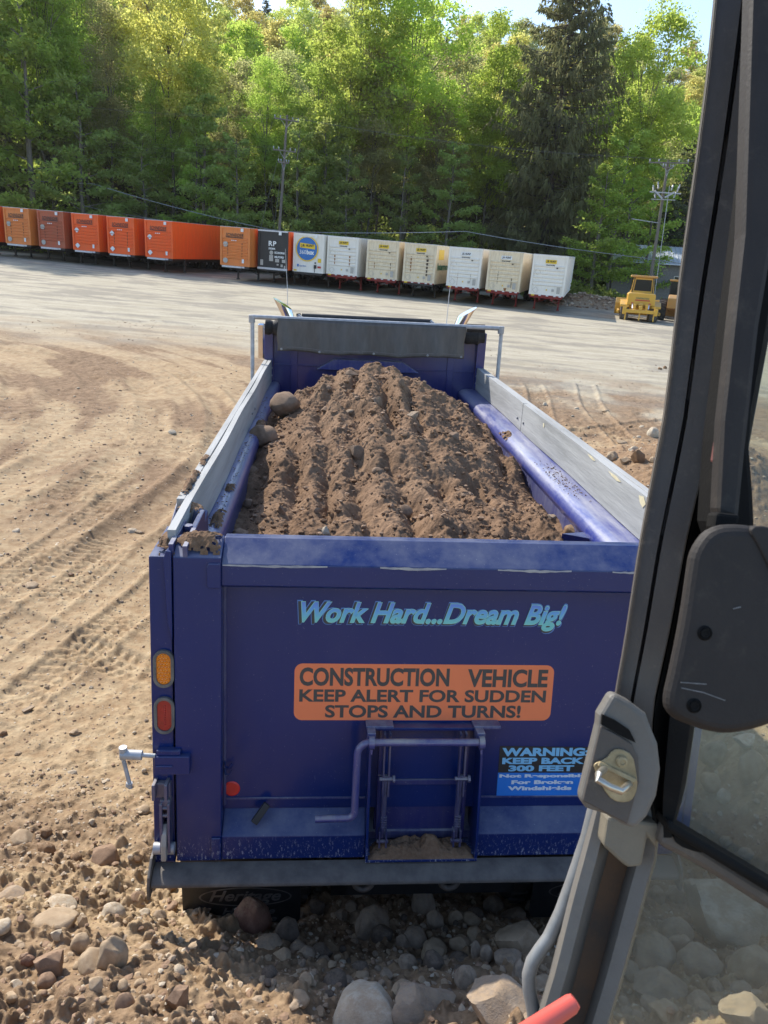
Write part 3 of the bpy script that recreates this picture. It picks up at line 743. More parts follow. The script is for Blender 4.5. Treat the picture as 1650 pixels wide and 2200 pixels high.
for u in (-.31, .17):
    hb = MB()
    tpbox(hb, u - .018, u + .018, .56, .622, -.03, .035); tpbox(hb, u + .02, u + .06, .595, .612, -.085, -.05); tpbox(hb, u - .022, u + .10, .612, .626, -.085, -.02)
    tb(hb, 'chute_bracket', M['blue_inner'], cho, bevel=.003)
so = MB()
def soilpatch(mb, P, x0, x1, y0, y1, H, nx=24, ny=10, seed=1, ragged=1):
    """a small heap of crumbs on a flat top"""
    vs = []
    for j in range(ny + 1):
        for i in range(nx + 1):
            a, b = i / nx, j / ny
            e = min(1, 3 * min(a, 1 - a)) * min(1, 2.6 * min(b, 1 - b))
            h = H * e ** .6 * (.25 + 1.1 * float(fbm(np.array([a * (x1 - x0) * 30 + seed]), np.array([b * (y1 - y0) * 30]), seed, 3)[0]))
            jx = (float(hsh(np.array([i]), np.array([j]), seed)[0]) - .5) * (x1 - x0) / nx * .8
            vs.append(P(x0 + (x1 - x0) * a + jx * (e > 0), y0 + (y1 - y0) * b, h if e > 0 else 0))
    n = nx + 1
    def keep(i, j):
        a, b = (i + .5) / nx, (j + .5) / ny; e = min(1, 3.2 * min(a, 1 - a)) * min(1, 3.0 * min(b, 1 - b))
        return e + .9 * (float(fbm(np.array([a * (x1 - x0) * 34 + seed * 7.]), np.array([b * (y1 - y0) * 34]), seed + 40, 3)[0]) - .5) * 2 > .34
    mb.add(vs, [(j * n + i, j * n + i + 1, (j + 1) * n + i + 1, (j + 1) * n + i) for j in range(ny) for i in range(nx) if ragged is None or keep(i, j)])
soilpatch(so, lambda x, n, h: TP(x, .013 + h, n), -.304, .176, -.10, .028, .075, 40, 12, 5, None)
# chute apron lip: soil lies here
M['soil'] = None
# decals on the panel
dec_n = -.0845
def rrect(u0, u1, z0, z1, r, n=6):
    o = []
    for cx, cz, a0 in ((u1 - r, z1 - r, 0), (u0 + r, z1 - r, 90), (u0 + r, z0 + r, 180), (u1 - r, z0 + r, 270)):
        o += [(cx + r * math.cos(R_(a0 + 90 * i / n)), cz + r * math.sin(R_(a0 + 90 * i / n))) for i in range(n + 1)]
    return o
# pixel-like placement was measured on the rear plane; the panel sits .085 deeper, so shift outwards slightly
def PQ(u, z, n): return TP(u * 1.026 + .0, z * 1.03 - .052, dec_n + n)
st = MB(); st.prism(rrect(-.634, .498, .656, .912, .035), lambda u, z, n: PQ(u, z, n), .0003, .0012)
sto = tb(st, 'orange_sticker', mat('faded_orange_vinyl', (.80, .20, .075), (.74, .18, .07), 3, rough=.45)); sto['label'] = 'orange sticker with three rows of black capitals'
lt = MB()
lettering(lt, 'CONSTRUCTION', -.612, .035, .812, .895, PQ, .0016, bold=.035, thick=.0006); lettering(lt, 'VEHICLE', .115, .472, .810, .893, PQ, .0016, bold=.035, thick=.0006)
lettering(lt, 'KEEP ALERT FOR SUDDEN', -.612, .470, .740, .797, PQ, .0016, bold=.03, thick=.0006)
lettering(lt, 'STOPS AND TURNS!', -.500, .362, .668, .726, PQ, .0016, bold=.03, thick=.0006)
tb(lt, 'lettering', mat('charcoal_lettering', (.055, .052, .05), (.045, .043, .042), 5, rough=.5), sto)
# slogan
sl = MB(); TX = 'Work Hard...Dream Big!'
m, nt, bs = new_mat('slogan_gradient'); tc = nt.nodes.new('ShaderNodeTexCoord'); sp = nt.nodes.new('ShaderNodeSeparateXYZ'); nt.links.new(tc.outputs['Object'], sp.inputs[0])
nt.links.new(ramp(nt, mth(nt, 'DIVIDE', mth(nt, 'SUBTRACT', sp.outputs[2], 1.065), .12), [(0.05, (.16, .52, .50)), (.45, (.12, .34, .68)), (1.0, (.13, .14, .62))]), bs.inputs['Base Color']); bs.inputs['Roughness'].default_value = .4
x0, x1, z0, z1 = -.612, .530, 1.066, 1.186
lettering(sl, TX, x0 - .016, x1 + .004, z0 - .012, z1 + .005, PQ, .0003, bold=.052, shear=.34, thick=.0005)
slo = tb(sl, 'slogan_lettering', mat('pale_blue_outline', (.09, .22, .55), (.08, .20, .5), 4, rough=.4)); slo['label'] = 'slanted light blue slogan lettering with a dark shadow'
s2 = MB(); lettering(s2, TX, x0 - .013, x1 - .001, z0 - .009, z1 + .000, PQ, .0012, bold=.036, shear=.34, thick=.0005); tb(s2, 'letter_shadow', mat('slogan_shadow', (.04, .045, .045), (.03, .035, .035), 5, rough=.5), slo)
s3 = MB(); lettering(s3, TX, x0, x1, z0, z1, PQ, .0021, bold=.036, shear=.34, thick=.0005); tb(s3, 'letter_rim', mat('slogan_rim', (.28, .62, .55), (.25, .55, .55), 5, rough=.4), slo)
s4 = MB(); lettering(s4, TX, x0 + .003, x1 - .003, z0 + .003, z1 - .003, PQ, .003, bold=.018, shear=.34, thick=.0005); tb(s4, 'letter_face', m, slo)
# warning sticker
wb = MB(); wb.prism([(.281, .535), (.700, .530), (.700, .405), (.281, .408)], PQ, .0003, .0012)
wo = tb(wb, 'warning_sticker', mat('black_vinyl', (.02, .02, .022), (.016, .016, .018), 4, rough=.45)); wo['label'] = 'black and blue warning sticker at the right of the chute'
wc = MB(); wc.prism([(.281, .4075), (.700, .4045), (.700, .290), (.281, .293)], PQ, .0003, .0012); tb(wc, 'blue_band', mat('blue_vinyl', (.01, .18, .62), (.01, .16, .55), 4, rough=.45), wo)
w1 = MB(); lettering(w1, 'WARNING:', .292, .690, .487, .527, PQ, .0016, bold=.05, shear=.0, thick=.0005); lettering(w1, 'KEEP BACK', .296, .672, .449, .480, PQ, .0016, bold=.05, thick=.0005); lettering(w1, '300 FEET', .327, .628, .414, .443, PQ, .0016, bold=.05, thick=.0005)
tb(w1, 'warning_lettering', mat('light_blue_lettering', (.20, .48, .70), (.18, .44, .66), 4, rough=.4), wo)
w2 = MB(); lettering(w2, 'Not Responsible', .288, .690, .380, .400, PQ, .0016, bold=.05, thick=.0005); lettering(w2, 'For Broken', .345, .630, .352, .371, PQ, .0016, bold=.05, thick=.0005); lettering(w2, 'Windshields', .330, .625, .322, .342, PQ, .0016, bold=.05, thick=.0005)
tb(w2, 'small_lettering', mat('white_lettering', (.65, .70, .75), (.6, .65, .7), 4, rough=.4), wo)
for s in (-1, 1):
    rf = MB(); rf.lathe([(0, .003), (.030, .003), (.036, .001), (.036, 0)], PQ(s * .887 - .01, .338, 0), Vector((0, -CN, SN)), 28)
    tb(rf, 'reflector', mat('red_reflector', (.62, .03, .025), (.5, .02, .02), 30, rough=.3, bmp=.2))
# hooks welded on the panel and drain spout on the ledge
hk = MB()
for z in (.42, .385): hk.tube([TP(-.952, z + .012, -.08), TP(-.945, z - .006, -.06), TP(-.93, z - .006, -.055), TP(-.918, z + .014, -.055)], .004, 8)
tb(hk, 'chain_hook', BL)
for s in (-1, 1):
    sp_ = MB(); c0 = TP(s * .80 - .0, .205, -.02)
    sp_.bar(TP(s * .815, .175, -.01), TP(s * .76, .245, -.045), .03, .028, up=(0, -1, .3))
    tb(sp_, 'chain_slot', M['black'], bevel=.003)
# body side walls
def side(s):
    w = MB()
    iw = .0 if s > 0 else .09
    w.add([(s * x, y, z) for x, y, z in [(.93 + iw, .02, .02), (.93 + iw, LEN, .02), (.985 + iw, LEN, 1.08), (.985 + iw, .16, 1.08), (1.12, .02, .02), (1.12, LEN, .02), (1.14, LEN, 1.08), (1.14, .16, 1.08)]],
          [(0, 1, 2, 3), (7, 6, 5, 4), (0, 4, 5, 1), (3, 2, 6, 7), (1, 5, 6, 2), (0, 3, 7, 4)])
    wo_ = tb(w, 'side_wall', M['blue_inner'])
    rl = MB()   # rounded top rail sloping inwards
    prof = [(1.2, 1.198), (1.05, 1.20), (1.0, 1.185), (.972, 1.155), (.965, 1.12), (.985, 1.075), (1.155, 1.075)] if s > 0 else [(1.2, 1.198), (1.115, 1.200), (1.085, 1.188), (1.066, 1.16), (1.062, 1.12), (1.075, 1.075), (1.155, 1.075)]
    rl.prism([(s * a, b) for a, b in prof], lambda a, b, t: (a, t, b), .32, LEN - .01)
    tb(rl, 'top_rail', M['rail_blue'], wo_, bevel=.012, seg=3, smooth=True)
    rb = MB()
    for k in range(9):
        y = .55 + k * .62; rb.prism([(1.10, 1.07), (1.21, 1.02), (1.21, .05), (1.10, .02)], lambda a, b, t: (s * a, t, b), y, y + .09)
    tb(rb, 'side_rib', BL, wo_, bevel=.004)
    return wo_
sw = {-1: side(-1), 1: side(1)}
# corner posts that carry the rear lamps
for s in (-1, 1):
    cp = MB(); a, b = sorted((s * 1.16, s * (1.25 if s < 0 else 1.20)))
    cp.add([TP(a, -.02, -.015), TP(b, -.02, -.015), TP(a, 1.37, -.015), TP(b, 1.37, -.015), (a, .42, .0), (b, .42, .0), (a, .58, 1.365), (b, .58, 1.365)],
           [(0, 1, 3, 2), (4, 6, 7, 5), (0, 2, 6, 4), (1, 5, 7, 3), (2, 3, 7, 6), (0, 4, 5, 1)])
    a2, b2 = sorted((s * 1.10, s * 1.245))
    cp.add([(a2, .62, .2), (b2, .62, .2), (a2, .62, 1.36), (b2, .62, 1.30), (a2, .80, .2), (b2, .80, .2), (a2, .80, 1.42), (b2, .80, 1.37)],
           [(0, 1, 3, 2), (4, 6, 7, 5), (0, 2, 6, 4), (1, 5, 7, 3), (2, 3, 7, 6), (0, 4, 5, 1)])
    cp.box(min(s * 1.10, s * 1.125), max(s * 1.10, s * 1.125), .25, .72, 1.0, 1.40)
    cpo = tb(cp, 'corner_post', BL, bevel=.005)
    hn = MB(); hn.tube([(s * 1.07, .34, 1.385), (s * 1.19, .34, 1.385)], .028, 12); hn.box(min(s * 1.09, s * 1.11), max(s * 1.09, s * 1.11), .20, .42, 1.33, 1.42)
    hn.box(min(s * 1.15, s * 1.17), max(s * 1.15, s * 1.17), .22, .52, 1.30, 1.42); hn.lathe([(0, 0), (.022, 0), (.022, .02), (0, .02)], (s * 1.13, .45, 1.40), (0, 0, 1), 6)
    hn.bar((s * 1.16, .24, 1.385), (s * 1.19, .60, 1.36), .018, .01)
    tb(hn, 'tailgate_hinge', M['blue_inner'], cpo, bevel=.002)
    for k, (z, col) in enumerate(((.891, 'amber'), (.683, 'red'))):
        u = s * 1.197 + .003 if s < 0 else 1.05
        bz = MB(); o_ = rrect(u - .043, u + .043, z - .082, z + .082, .0425, 8); i_ = rrect(u - .030, u + .030, z - .069, z + .069, .0295, 8)
        n = len(o_)
        bz.add([TP(*p, -.014) for p in o_] + [TP(*p, .004) for p in o_] + [TP(*p, .004) for p in i_] + [TP(*p, -.008) for p in i_],
               [(r * n + q, r * n + (q + 1) % n, (r + 1) * n + (q + 1) % n, (r + 1) * n + q) for r in range(3) for q in range(n)])
        lo = tb(bz, 'tail_light', mat('dusty_rubber_bezel', (.17, .15, .13), (.08, .075, .07), 14, rough=.85), bevel=.002)
        ln = MB()
        ln.prism([(u + (a - u) * .98, z + (b - z) * .99) for a, b in i_], lambda a, b, n_: TP(a, b, n_), -.012, -.003)
        if col == 'amber':
            for r in range(10):
                for q in range(4 if r % 2 else 3):
                    uu = u + (q - (1.5 if r % 2 else 1.0)) * .0135; zz = z - .058 + r * .0129
                    if abs(uu - u) < .024: ln.lathe([(.0, .004), (.003, .0036), (.0058, .001), (.0066, 0)], TP(uu, zz, -.003), Vector((0, -CN, SN)), 8)
        else:
            for r in range(9): ln.lathe([(.0, .002), (.004, .0015), (.005, 0)], TP(u + .002, z - .042 + r * .0105, -.003), Vector((0, -CN, SN)), 6)
        lm = mat(col + '_lens', (.80, .25, .01) if col == 'amber' else (.36, .012, .015), (.62, .16, .008) if col == 'amber' else (.25, .008, .01), 80, rough=.25, coat=.6)
        lo2 = tb(ln, 'lens', lm, lo)
        lo2['label'] = 'honeycomb amber lens' if col == 'amber' else 'red oval lens with a row of small diodes'
# screw clamp on each corner
for s in (-1,):
    br = MB(); a, b = sorted((s * 1.085, s * 1.232)); tpbox(br, a, b, .430, .512, -.02, .03); a, b = sorted((s * 1.125, s * 1.225)); tpbox(br, a, b, .512, .535, -.02, .02)
    a, b = sorted((s * 1.155, s * 1.226)); tpbox(br, a, b, .462, .474, .03, .036)
    bo = tb(br, 'clamp_bracket', BL, bevel=.006)
    sc = MB(); sc.tube([TP(s * 1.23, .512, .02), TP(s * 1.29, .516, .02)], .010, 10)
    sc.tube([TP(s * 1.285, .515, .02), TP(s * 1.372, .520, .02)], .021, 14); sc.lathe([(0, -.02), (.017, -.02), (.017, .035), (0, .035)], TP(s * 1.362, .52, .02), (0, 0, 1), 12)
    sc.tube([TP(s * 1.362, .49, .02), TP(s * 1.338, .385, .025)], .0085, 10)
    sc.lathe([(0, 0), (.014, 0), (.014, .018), (0, .018)], TP(s * 1.339, .392, .025), (-.2, 0, -1), 8)
    sc.tube([TP(s * 1.337, .383, .025), TP(s * 1.336, .366, .025)], .009, 8)
    tb(sc, 'clamp_screw', M['galv'], bo, smooth=True)
    # tailgate latch
    la = MB(); a, b = sorted((s * 1.17, s * 1.242))
    for q in (1.176, 1.228): tpbox(la, min(s * q, s * (q + .014)), max(s * q, s * (q + .014)), .32, .392, -.02, .05)
    tpbox(la, a, b, .315, .38, -.02, .015)
    for q in (1.168, 1.200): tpbox(la, min(s * q, s * (q + .012)), max(s * q, s * (q + .012)), .07, .30, -.02, .045)
    tpbox(la, min(s * 1.17, s * 1.212), max(s * 1.17, s * 1.212), .27, .31, -.02, .03)
    for z in (.275, .24): la.tube([TP(s * 1.172, z, .03), TP(s * 1.21, z, .03)], .008, 8)
    lo = tb(la, 'tailgate_latch', dusty_paint('dusty_latch_blue', (.012, .018, .10), amt=.9, side=.35), bevel=.003)
    hk = MB(); hk.prism([(-.01, .19), (.02, .195), (.045, .16), (.058, .11), (.06, .04), (.035, .035), (.028, .10), (.01, .15), (-.02, .15)], lambda n, z, u: TP(u, z, n), s * 1.183, s * 1.206)
    tb(hk, 'latch_hook', mat('worn_cast_steel', (.42, .40, .36), (.27, .26, .24), 12, rough=.6, metal=.3), lo, bevel=.005)
    pn = MB(); pn.tube([TP(s * 1.155, .075, .015), TP(s * 1.245, .075, .015)], .026, 14); tb(pn, 'latch_pin', M['galv'], lo, smooth=True)
# steel bumper apron under the tailgate
bp = MB()
prof = [(.0, -.002), (-.04, -.006), (-.08, -.022), (-.098, -.036), (-.102, -.050), (-.094, -.054), (-.085, -.04), (-.04, -.025), (.0, -.02)]
bp.prism([(p[0], p[1]) for p in prof], lambda y, z, u: (u, y, z), -1.245, 1.12)
bpo = tb(bp, 'bumper', M['bumper'], bevel=.004, smooth=True)
for s in (-1, 1):
    ep = MB(); a, b = sorted((s * 1.246, s * 1.258)) if s < 0 else (1.121, 1.133); ep.prism([(.10, .05), (-.03, .045), (-.095, .0), (-.115, -.05), (-.115, -.10), (-.095, -.105), (.10, -.05)], lambda y, z, u: (u, y, z), a, b)
    tb(ep, 'bumper_end', M['bumper'], bpo, bevel=.003)
for x in (-.32, .075):
    rg = MB(); R0 = .040
    pts = [Vector((x + R0 * math.cos(t), -.02, -.118 + R0 * math.sin(t))) for t in [2 * math.pi * k / 24 for k in range(25)]]
    rg.tube(pts, .013, 10, cap=False); rg.box(x - .02, x + .02, -.02, .2, -.10, -.08)
    tb(rg, 'tow_ring', M['bumper'], smooth=True)
# mud flaps
for s in (-1, 1):
    mf = MB(); xc = s * .91; pr = rrect(xc - .30, xc + .30, -.74, -.10, .035)
    mf.prism(pr, lambda u, z, t: (u, t + .05 * (u - xc) ** 2, z), .33, .345)
    mo = tb(mf, 'mud_flap', M['black'], bevel=.002)
    ml = MB(); Pf = lambda u, z, n: Vector((xc + u, .3295 - n, z))
    lettering(ml, 'Heritage', -.165, .20, -.605, -.515, Pf, 0, bold=.02, shear=.35, thick=.0008)
    lettering(ml, 'Hartville', -.10, .17, -.672, -.628, Pf, 0, bold=.02, shear=.3, thick=.0008); lettering(ml, 'Perkasie', -.13, .18, -.722, -.682, Pf, 0, bold=.02, shear=.3, thick=.0008)
    ol = [(.02 + .235 * math.cos(t), -.556 + .062 * math.sin(t)) for t in [2 * math.pi * k / 40 for k in range(40)]]; il = [(.02 + .226 * math.cos(t), -.556 + .054 * math.sin(t)) for t in [2 * math.pi * k / 40 for k in range(40)]]
    ml.add([Pf(a, b, .0006) for a, b in ol] + [Pf(a, b, .0006) for a, b in il], [(k, (k + 1) % 40, 40 + (k + 1) % 40, 40 + k) for k in range(40)])
    tb(ml, 'flap_lettering', mat('worn_white_print', (.17, .155, .14), (.07, .065, .06), 9, rough=.8), mo)
# floor, headboard, cab guard
fl_ = MB(); fl_.box(-1.0, 1.0, .1, LEN, .02, .06); tb(fl_, 'body_floor', M['blue_inner'])
hbm = MB(); hbm.box(-1.2, 1.2, LEN, LEN + .03, 0, 1.80)
for s in (-1, 1): hbm.box(min(s * 1.14, s * 1.235), max(s * 1.14, s * 1.235), LEN - .07, LEN + .05, .9, 1.83)
hbm.box(-.95, -.87, LEN - .012, LEN, .5, 1.74); hbm.box(.82, .9, LEN - .012, LEN, .5, 1.74); hbm.box(-1.13, 1.13, LEN - .015, LEN - .002, 1.38, 1.395)
hbo = tb(hbm, 'headboard', dusty_paint('headboard_blue', (.010, .018, .14), amt=.4, side=.05), bevel=.004)
lg = MB(); lg.prism([(-.66, 1.36), (.50, 1.36), (.30, 1.48), (-.46, 1.48)], lambda u, z, t: (u, t, z), LEN - .10, LEN - .012); tb(lg, 'headboard_ledge', M['rail_blue'], hbo, bevel=.01)
cg = MB(); cg.box(-1.18, 1.18, LEN + .03, 7.0, 1.70, 1.735); cg.bar((-.9, 6.95, 1.80), (.75, 6.95, 1.80), .07, .07)
cg.bar((-1.15, 6.95, 1.76), (1.15, 6.95, 1.76), .08, .08)
cgo = tb(cg, 'cab_guard', BL, bevel=.008)
cl_ = MB(); cl_.tube([(-.86, 6.6, 1.86), (.72, 6.6, 1.86)], .035, 12)
for x in (-.88, .70): cl_.bar((x, 6.6, 1.74), (x - .02, 6.62, 1.89), .05, .03)
tb(cl_, 'guard_bar', M['black'], cgo, bevel=.003)
for x in (-.88, .72):
    bk = MB(); bk.bar((x - .02, 6.55, 1.88), (x + .10, 6.5, 1.80), .03, .02); tb(bk, 'guard_clip', M['galv'], cgo)
# planks on the side walls
TORN = mat('bare_torn_wood', (.62, .56, .38), (.48, .42, .27), 20, rough=.8)
for s in (-1, 1):
    for (y0, y1) in ((.315, 3.585), (3.60, LEN - .02)):
        pk = MB(); n = 20
        for i in range(n):
            a, b = y0 + (y1 - y0) * i / n, y0 + (y1 - y0) * (i + 1) / n
            wob = lambda y: .004 * math.sin(y * 3.1 + s)
            x0_, x1_ = 1.157, 1.192
            pk.add([(s * (x0_ + wob(a)), a, 1.205), (s * (x0_ + wob(a)), a, 1.446), (s * (x1_ + wob(a)), a, 1.446), (s * (x1_ + wob(a)), a, 1.205),
                    (s * (x0_ + wob(b)), b, 1.205), (s * (x0_ + wob(b)), b, 1.446), (s * (x1_ + wob(b)), b, 1.446), (s * (x1_ + wob(b)), b, 1.205)],
                   [(0, 1, 5, 4), (1, 2, 6, 5), (2, 3, 7, 6), (3, 0, 4, 7)] + ([(0, 3, 2, 1)] if i == 0 else []) + ([(4, 5, 6, 7)] if i == n - 1 else []))
        po = tb(pk, 'side_plank', M['board'])
        bl = MB()
        for y in ((y0 + .12, y1 - .08)):
            for dz in (.08, .17): bl.lathe([(0, .012), (.009, .012), (.011, .008), (.011, 0)], (s * 1.156, y, 1.205 + dz * .9 if y < 3 or y > 4 else 1.29), (-s, 0, 0), 8)
        tb(bl, 'plank_bolt', M['galv'], po)
        if s == 1:
            for (y, z, L_, h) in (((.95, 1.41, .10, .03), (1.30, 1.425, .22, .012), (1.75, 1.43, .16, .010), (2.9, 1.40, .04, .02)) if y0 < 1 else ((5.1, 1.42, .08, .01),)):
                sv = MB(); q = [(y, z), (y + L_ * .4, z + h), (y + L_, z + h * .6), (y + L_ * .7, z - h * .5), (y + L_ * .3, z - h)]
                sv.add([(1.1535 + .004 * math.sin(a * 3.1 + s), a, min(b, 1.444)) for a, b in q], [(0, 1, 2, 3, 4)])
                tb(sv, 'bare_wood_scar', TORN, po)
    cpk = MB(); cpk.box(min(s * 1.198, s * 1.236), max(s * 1.198, s * 1.236), .74, LEN - .04, 1.22, 1.444)
    tb(cpk, 'outer_plank', M['board'], bevel=.003)
# chain bracket on the right inner wall
cb = MB(); cb.add([(.99, 1.30, 1.12), (.83, 1.26, 1.12), (.99, 1.18, 1.12), (.99, 1.30, 1.09), (.83, 1.26, 1.09), (.99, 1.18, 1.09)], [(0, 1, 2), (5, 4, 3), (0, 3, 4, 1), (1, 4, 5, 2)])
cb.add([(.84, 1.25, 1.12), (.99, 1.19, 1.12), (.99, 1.19, .95), (.90, 1.23, .95), (.84, 1.25, 1.02)], [(0, 1, 2, 3, 4)])
tb(cb, 'wall_bracket', M['blue'], bevel=.002)
# folded tarp, its rod and arms
def tarp_pt(a, b):
    x = -1.075 + 2.02 * a; L_ = .335
    sag = .03 * math.sin(math.pi * a)
    y = 5.47 - .018 * b - .02 * b * math.sin(a * 23 + 1.4 * math.sin(a * 9)) - .012 * b * math.sin(a * 61)
    z = 1.915 - L_ * b - sag * (b > .02) * .6 + .008 * math.sin(a * 17) * b
    return (x + .006 * math.sin(b * 9), y, z)
tp = MB(); nx, nz = 90, 14
tp.add([tarp_pt(i / nx, j / nz) for j in range(nz + 1) for i in range(nx + 1)], [(j * (nx + 1) + i, j * (nx + 1) + i + 1, (j + 1) * (nx + 1) + i + 1, (j + 1) * (nx + 1) + i) for j in range(nz) for i in range(nx)])
tpo = tb(tp, 'tarp', M['tarp'], smooth=True)
sd = tpo.modifiers.new('thick', 'SOLIDIFY'); sd.thickness = .004
gr = MB()
for a in (.02, .22, .51, .80, .985):
    p = Vector(tarp_pt(a, .94)); gr.lathe([(.004, .006), (.011, .006), (.012, 0)], p + Vector((0, -.004, 0)), (0, -1, 0), 12)
tb(gr, 'tarp_eyelet', M['galv'], tpo)
hm = MB()
hm.tube([Vector(tarp_pt(i / 40, .88)) + Vector((0, -.004, 0)) for i in range(41)], .0022, 5); tb(hm, 'tarp_hem', mat('hem_thread', (.19, .18, .175), (.15, .14, .14), 9, rough=.8), tpo)
ro = MB(); ro.tube([(-1.345, 5.49, 1.915), (1.335, 5.49, 1.912)], .024, 14)
roo = tb(ro, 'tarp_rod', M['galv'], smooth=True)
for x in (-1.345, 1.335): jn = MB(); jn.lathe([(0, -.045), (.034, -.045), (.034, .035), (0, .035)], (x, 5.49, 1.90), (0, 0, 1), 14); tb(jn, 'rod_joint', M['galv'], roo, bevel=.004)
jn = MB(); jn.lathe([(0, -.1), (.045, -.1), (.045, .1), (0, .1)], (1.06, 5.52, 1.90), (1, 0, 0), 14)
tb(jn, 'rod_sleeve', M['mesh'], roo, bevel=.004)
for s in (-1, 1):
    am = MB(); x = s * 1.34; am.tube([(x, 5.49, 1.90), (x - s * .0, 5.45, 1.2), (x, 5.1, .35), (x, 4.6, .1)], .021, 12); am.tube([(s * 1.2, 4.6, .1), (x + s * .03, 4.6, .1)], .05, 14)
    tb(am, 'tarp_arm', M['galv'], smooth=True)
rr_m = MB(); nseg = 60
rr_m.tube([(-1.22 + 2.42 * i / nseg, 5.70, 1.80 - .03 * math.sin(math.pi * i / nseg)) for i in range(nseg + 1)], [.082 + .012 * math.sin(i * 2.3) + .008 * math.sin(i * 5.1) for i in range(nseg + 1)], 18)
tb(rr_m, 'rolled_cover', M['mesh'], smooth=True)
# cab, stacks, mirrors, wheels
cab = MB()
cab.prism([(6.35, -.35), (6.35, 1.42), (6.6, 1.56), (7.6, 1.50), (7.95, 1.0), (8.1, .80), (9.5, .62), (9.75, .45), (9.8, -.45), (6.4, -.45)], lambda y, z, u: (u, y, z), -1.05, 1.05)
cabo = tb(cab, 'cab', BL, bevel=.06, seg=3)
gl = MB(); gl.box(-.8, .8, 6.335, 6.349, .75, 1.25)
for s in (-1, 1): gl.box(min(s * 1.051, s * 1.06), max(s * 1.051, s * 1.06), 6.9, 7.7, .75, 1.3)
tb(gl, 'cab_window', M['glass'], cabo)
frm = MB()
for s in (-1, 1): frm.box(min(s * .38, s * .46), max(s * .38, s * .46), .2, 9.7, -.42, -.14)
frm.box(-.46, .46, .2, .3, -.42, -.14); frm.box(-.9, .9, 9.6, 9.8, -.75, -.45)
tb(frm, 'chassis_frame', M['black'])
def wheel(x, y, z, r, w, s):
    ty = MB(); ty.lathe([(r * .55, -w / 2), (r * .9, -w / 2), (r, -w * .36), (r, w * .36), (r * .9, w / 2), (r * .55, w / 2)], (x, y, z), (1, 0, 0), 36)
    for k in range(36):
        a = 2 * math.pi * k / 36
        for q in (-1, 1): ty.bar(Vector((x + q * w * .1, y + (r + .006) * math.cos(a), z + (r + .006) * math.sin(a))), Vector((x + q * w * .42, y + (r + .004) * math.cos(a + .04), z + (r + .004) * math.sin(a + .04))), .05, .018, up=(0, math.cos(a), math.sin(a)))
    t = tb(ty, 'wheel', M['tyre'])
    rm = MB(); rm.lathe([(r * .56, -w * .42), (r * .52, 0), (r * .5, w * .1), (r * .2, w * .1), (r * .2, w * .3), (0, w * .3)], (x, y, z), (s, 0, 0), 24); tb(rm, 'rim', M['chrome'], t, smooth=True)
for s in (-1, 1):
    for y in (1.05, 2.40):
        for x in (.70, 1.02): wheel(s * x, y, -BODY_Z + .51, .51, .28, s)
    wheel(s * 1.0, 8.7, -BODY_Z + .52, .52, .30, s)
ax = MB()
for y in (1.05, 2.40, 8.7): ax.tube([(-1.0, y, -BODY_Z + .51), (1.0, y, -BODY_Z + .51)], .07, 12)
tb(ax, 'axle', M['black'])
for s in (-1, 1):
    xs = MB(); pth = [(s * .98, 6.15, -.3), (s * .98, 6.15, 1.78), (s * .99, 6.15, 1.86), (s * 1.02, 6.14, 1.94), (s * 1.055, 6.13, 2.01)]
    n = 20; rad = .066
    xs.tube(pth, rad, n)
    o = tb(xs, 'exhaust_stack', M['chrome'])
    me = o.data; c_ = Vector(pth[-1]); d = (c_ - Vector(pth[-2])).normalized(); m0 = n * (len(pth) - 1)
    for k in range(m0, m0 + n):      # slanted cut: the outer lip runs up to a point
        v = me.vertices[k]; q = (v.co - c_).dot(Vector((s, 0, 0))) / rad
        v.co += d * (.02 + .115 * q)
    me.polygons.foreach_set('use_smooth', [True] * len(me.polygons)); me.set_sharp_from_angle(angle=R_(40))
    mr = MB(); mr.box(min(s * 1.34, s * 1.42), max(s * 1.34, s * 1.42), 6.98, 7.06, 1.28, 1.72)
    mo = tb(mr, 'mirror', M['chrome'], bevel=.02, seg=3)
    ma = MB(); ma.tube([(s * 1.05, 7.2, 1.60), (s * 1.38, 7.05, 1.66)], .012, 8); ma.tube([(s * 1.05, 7.2, 1.1), (s * 1.38, 7.05, 1.30)], .012, 8); tb(ma, 'mirror_arm', M['galv'], mo)
    an = MB(); an.tube([(s * 1.05 if s < 0 else .98, 7.1, 1.5), (s * 1.06 if s < 0 else .99, 7.1, 2.15), (s * 1.09 if s < 0 else 1.02, 7.12, 2.62)], [.006, .004, .002], 6); tb(an, 'antenna', M['white'])

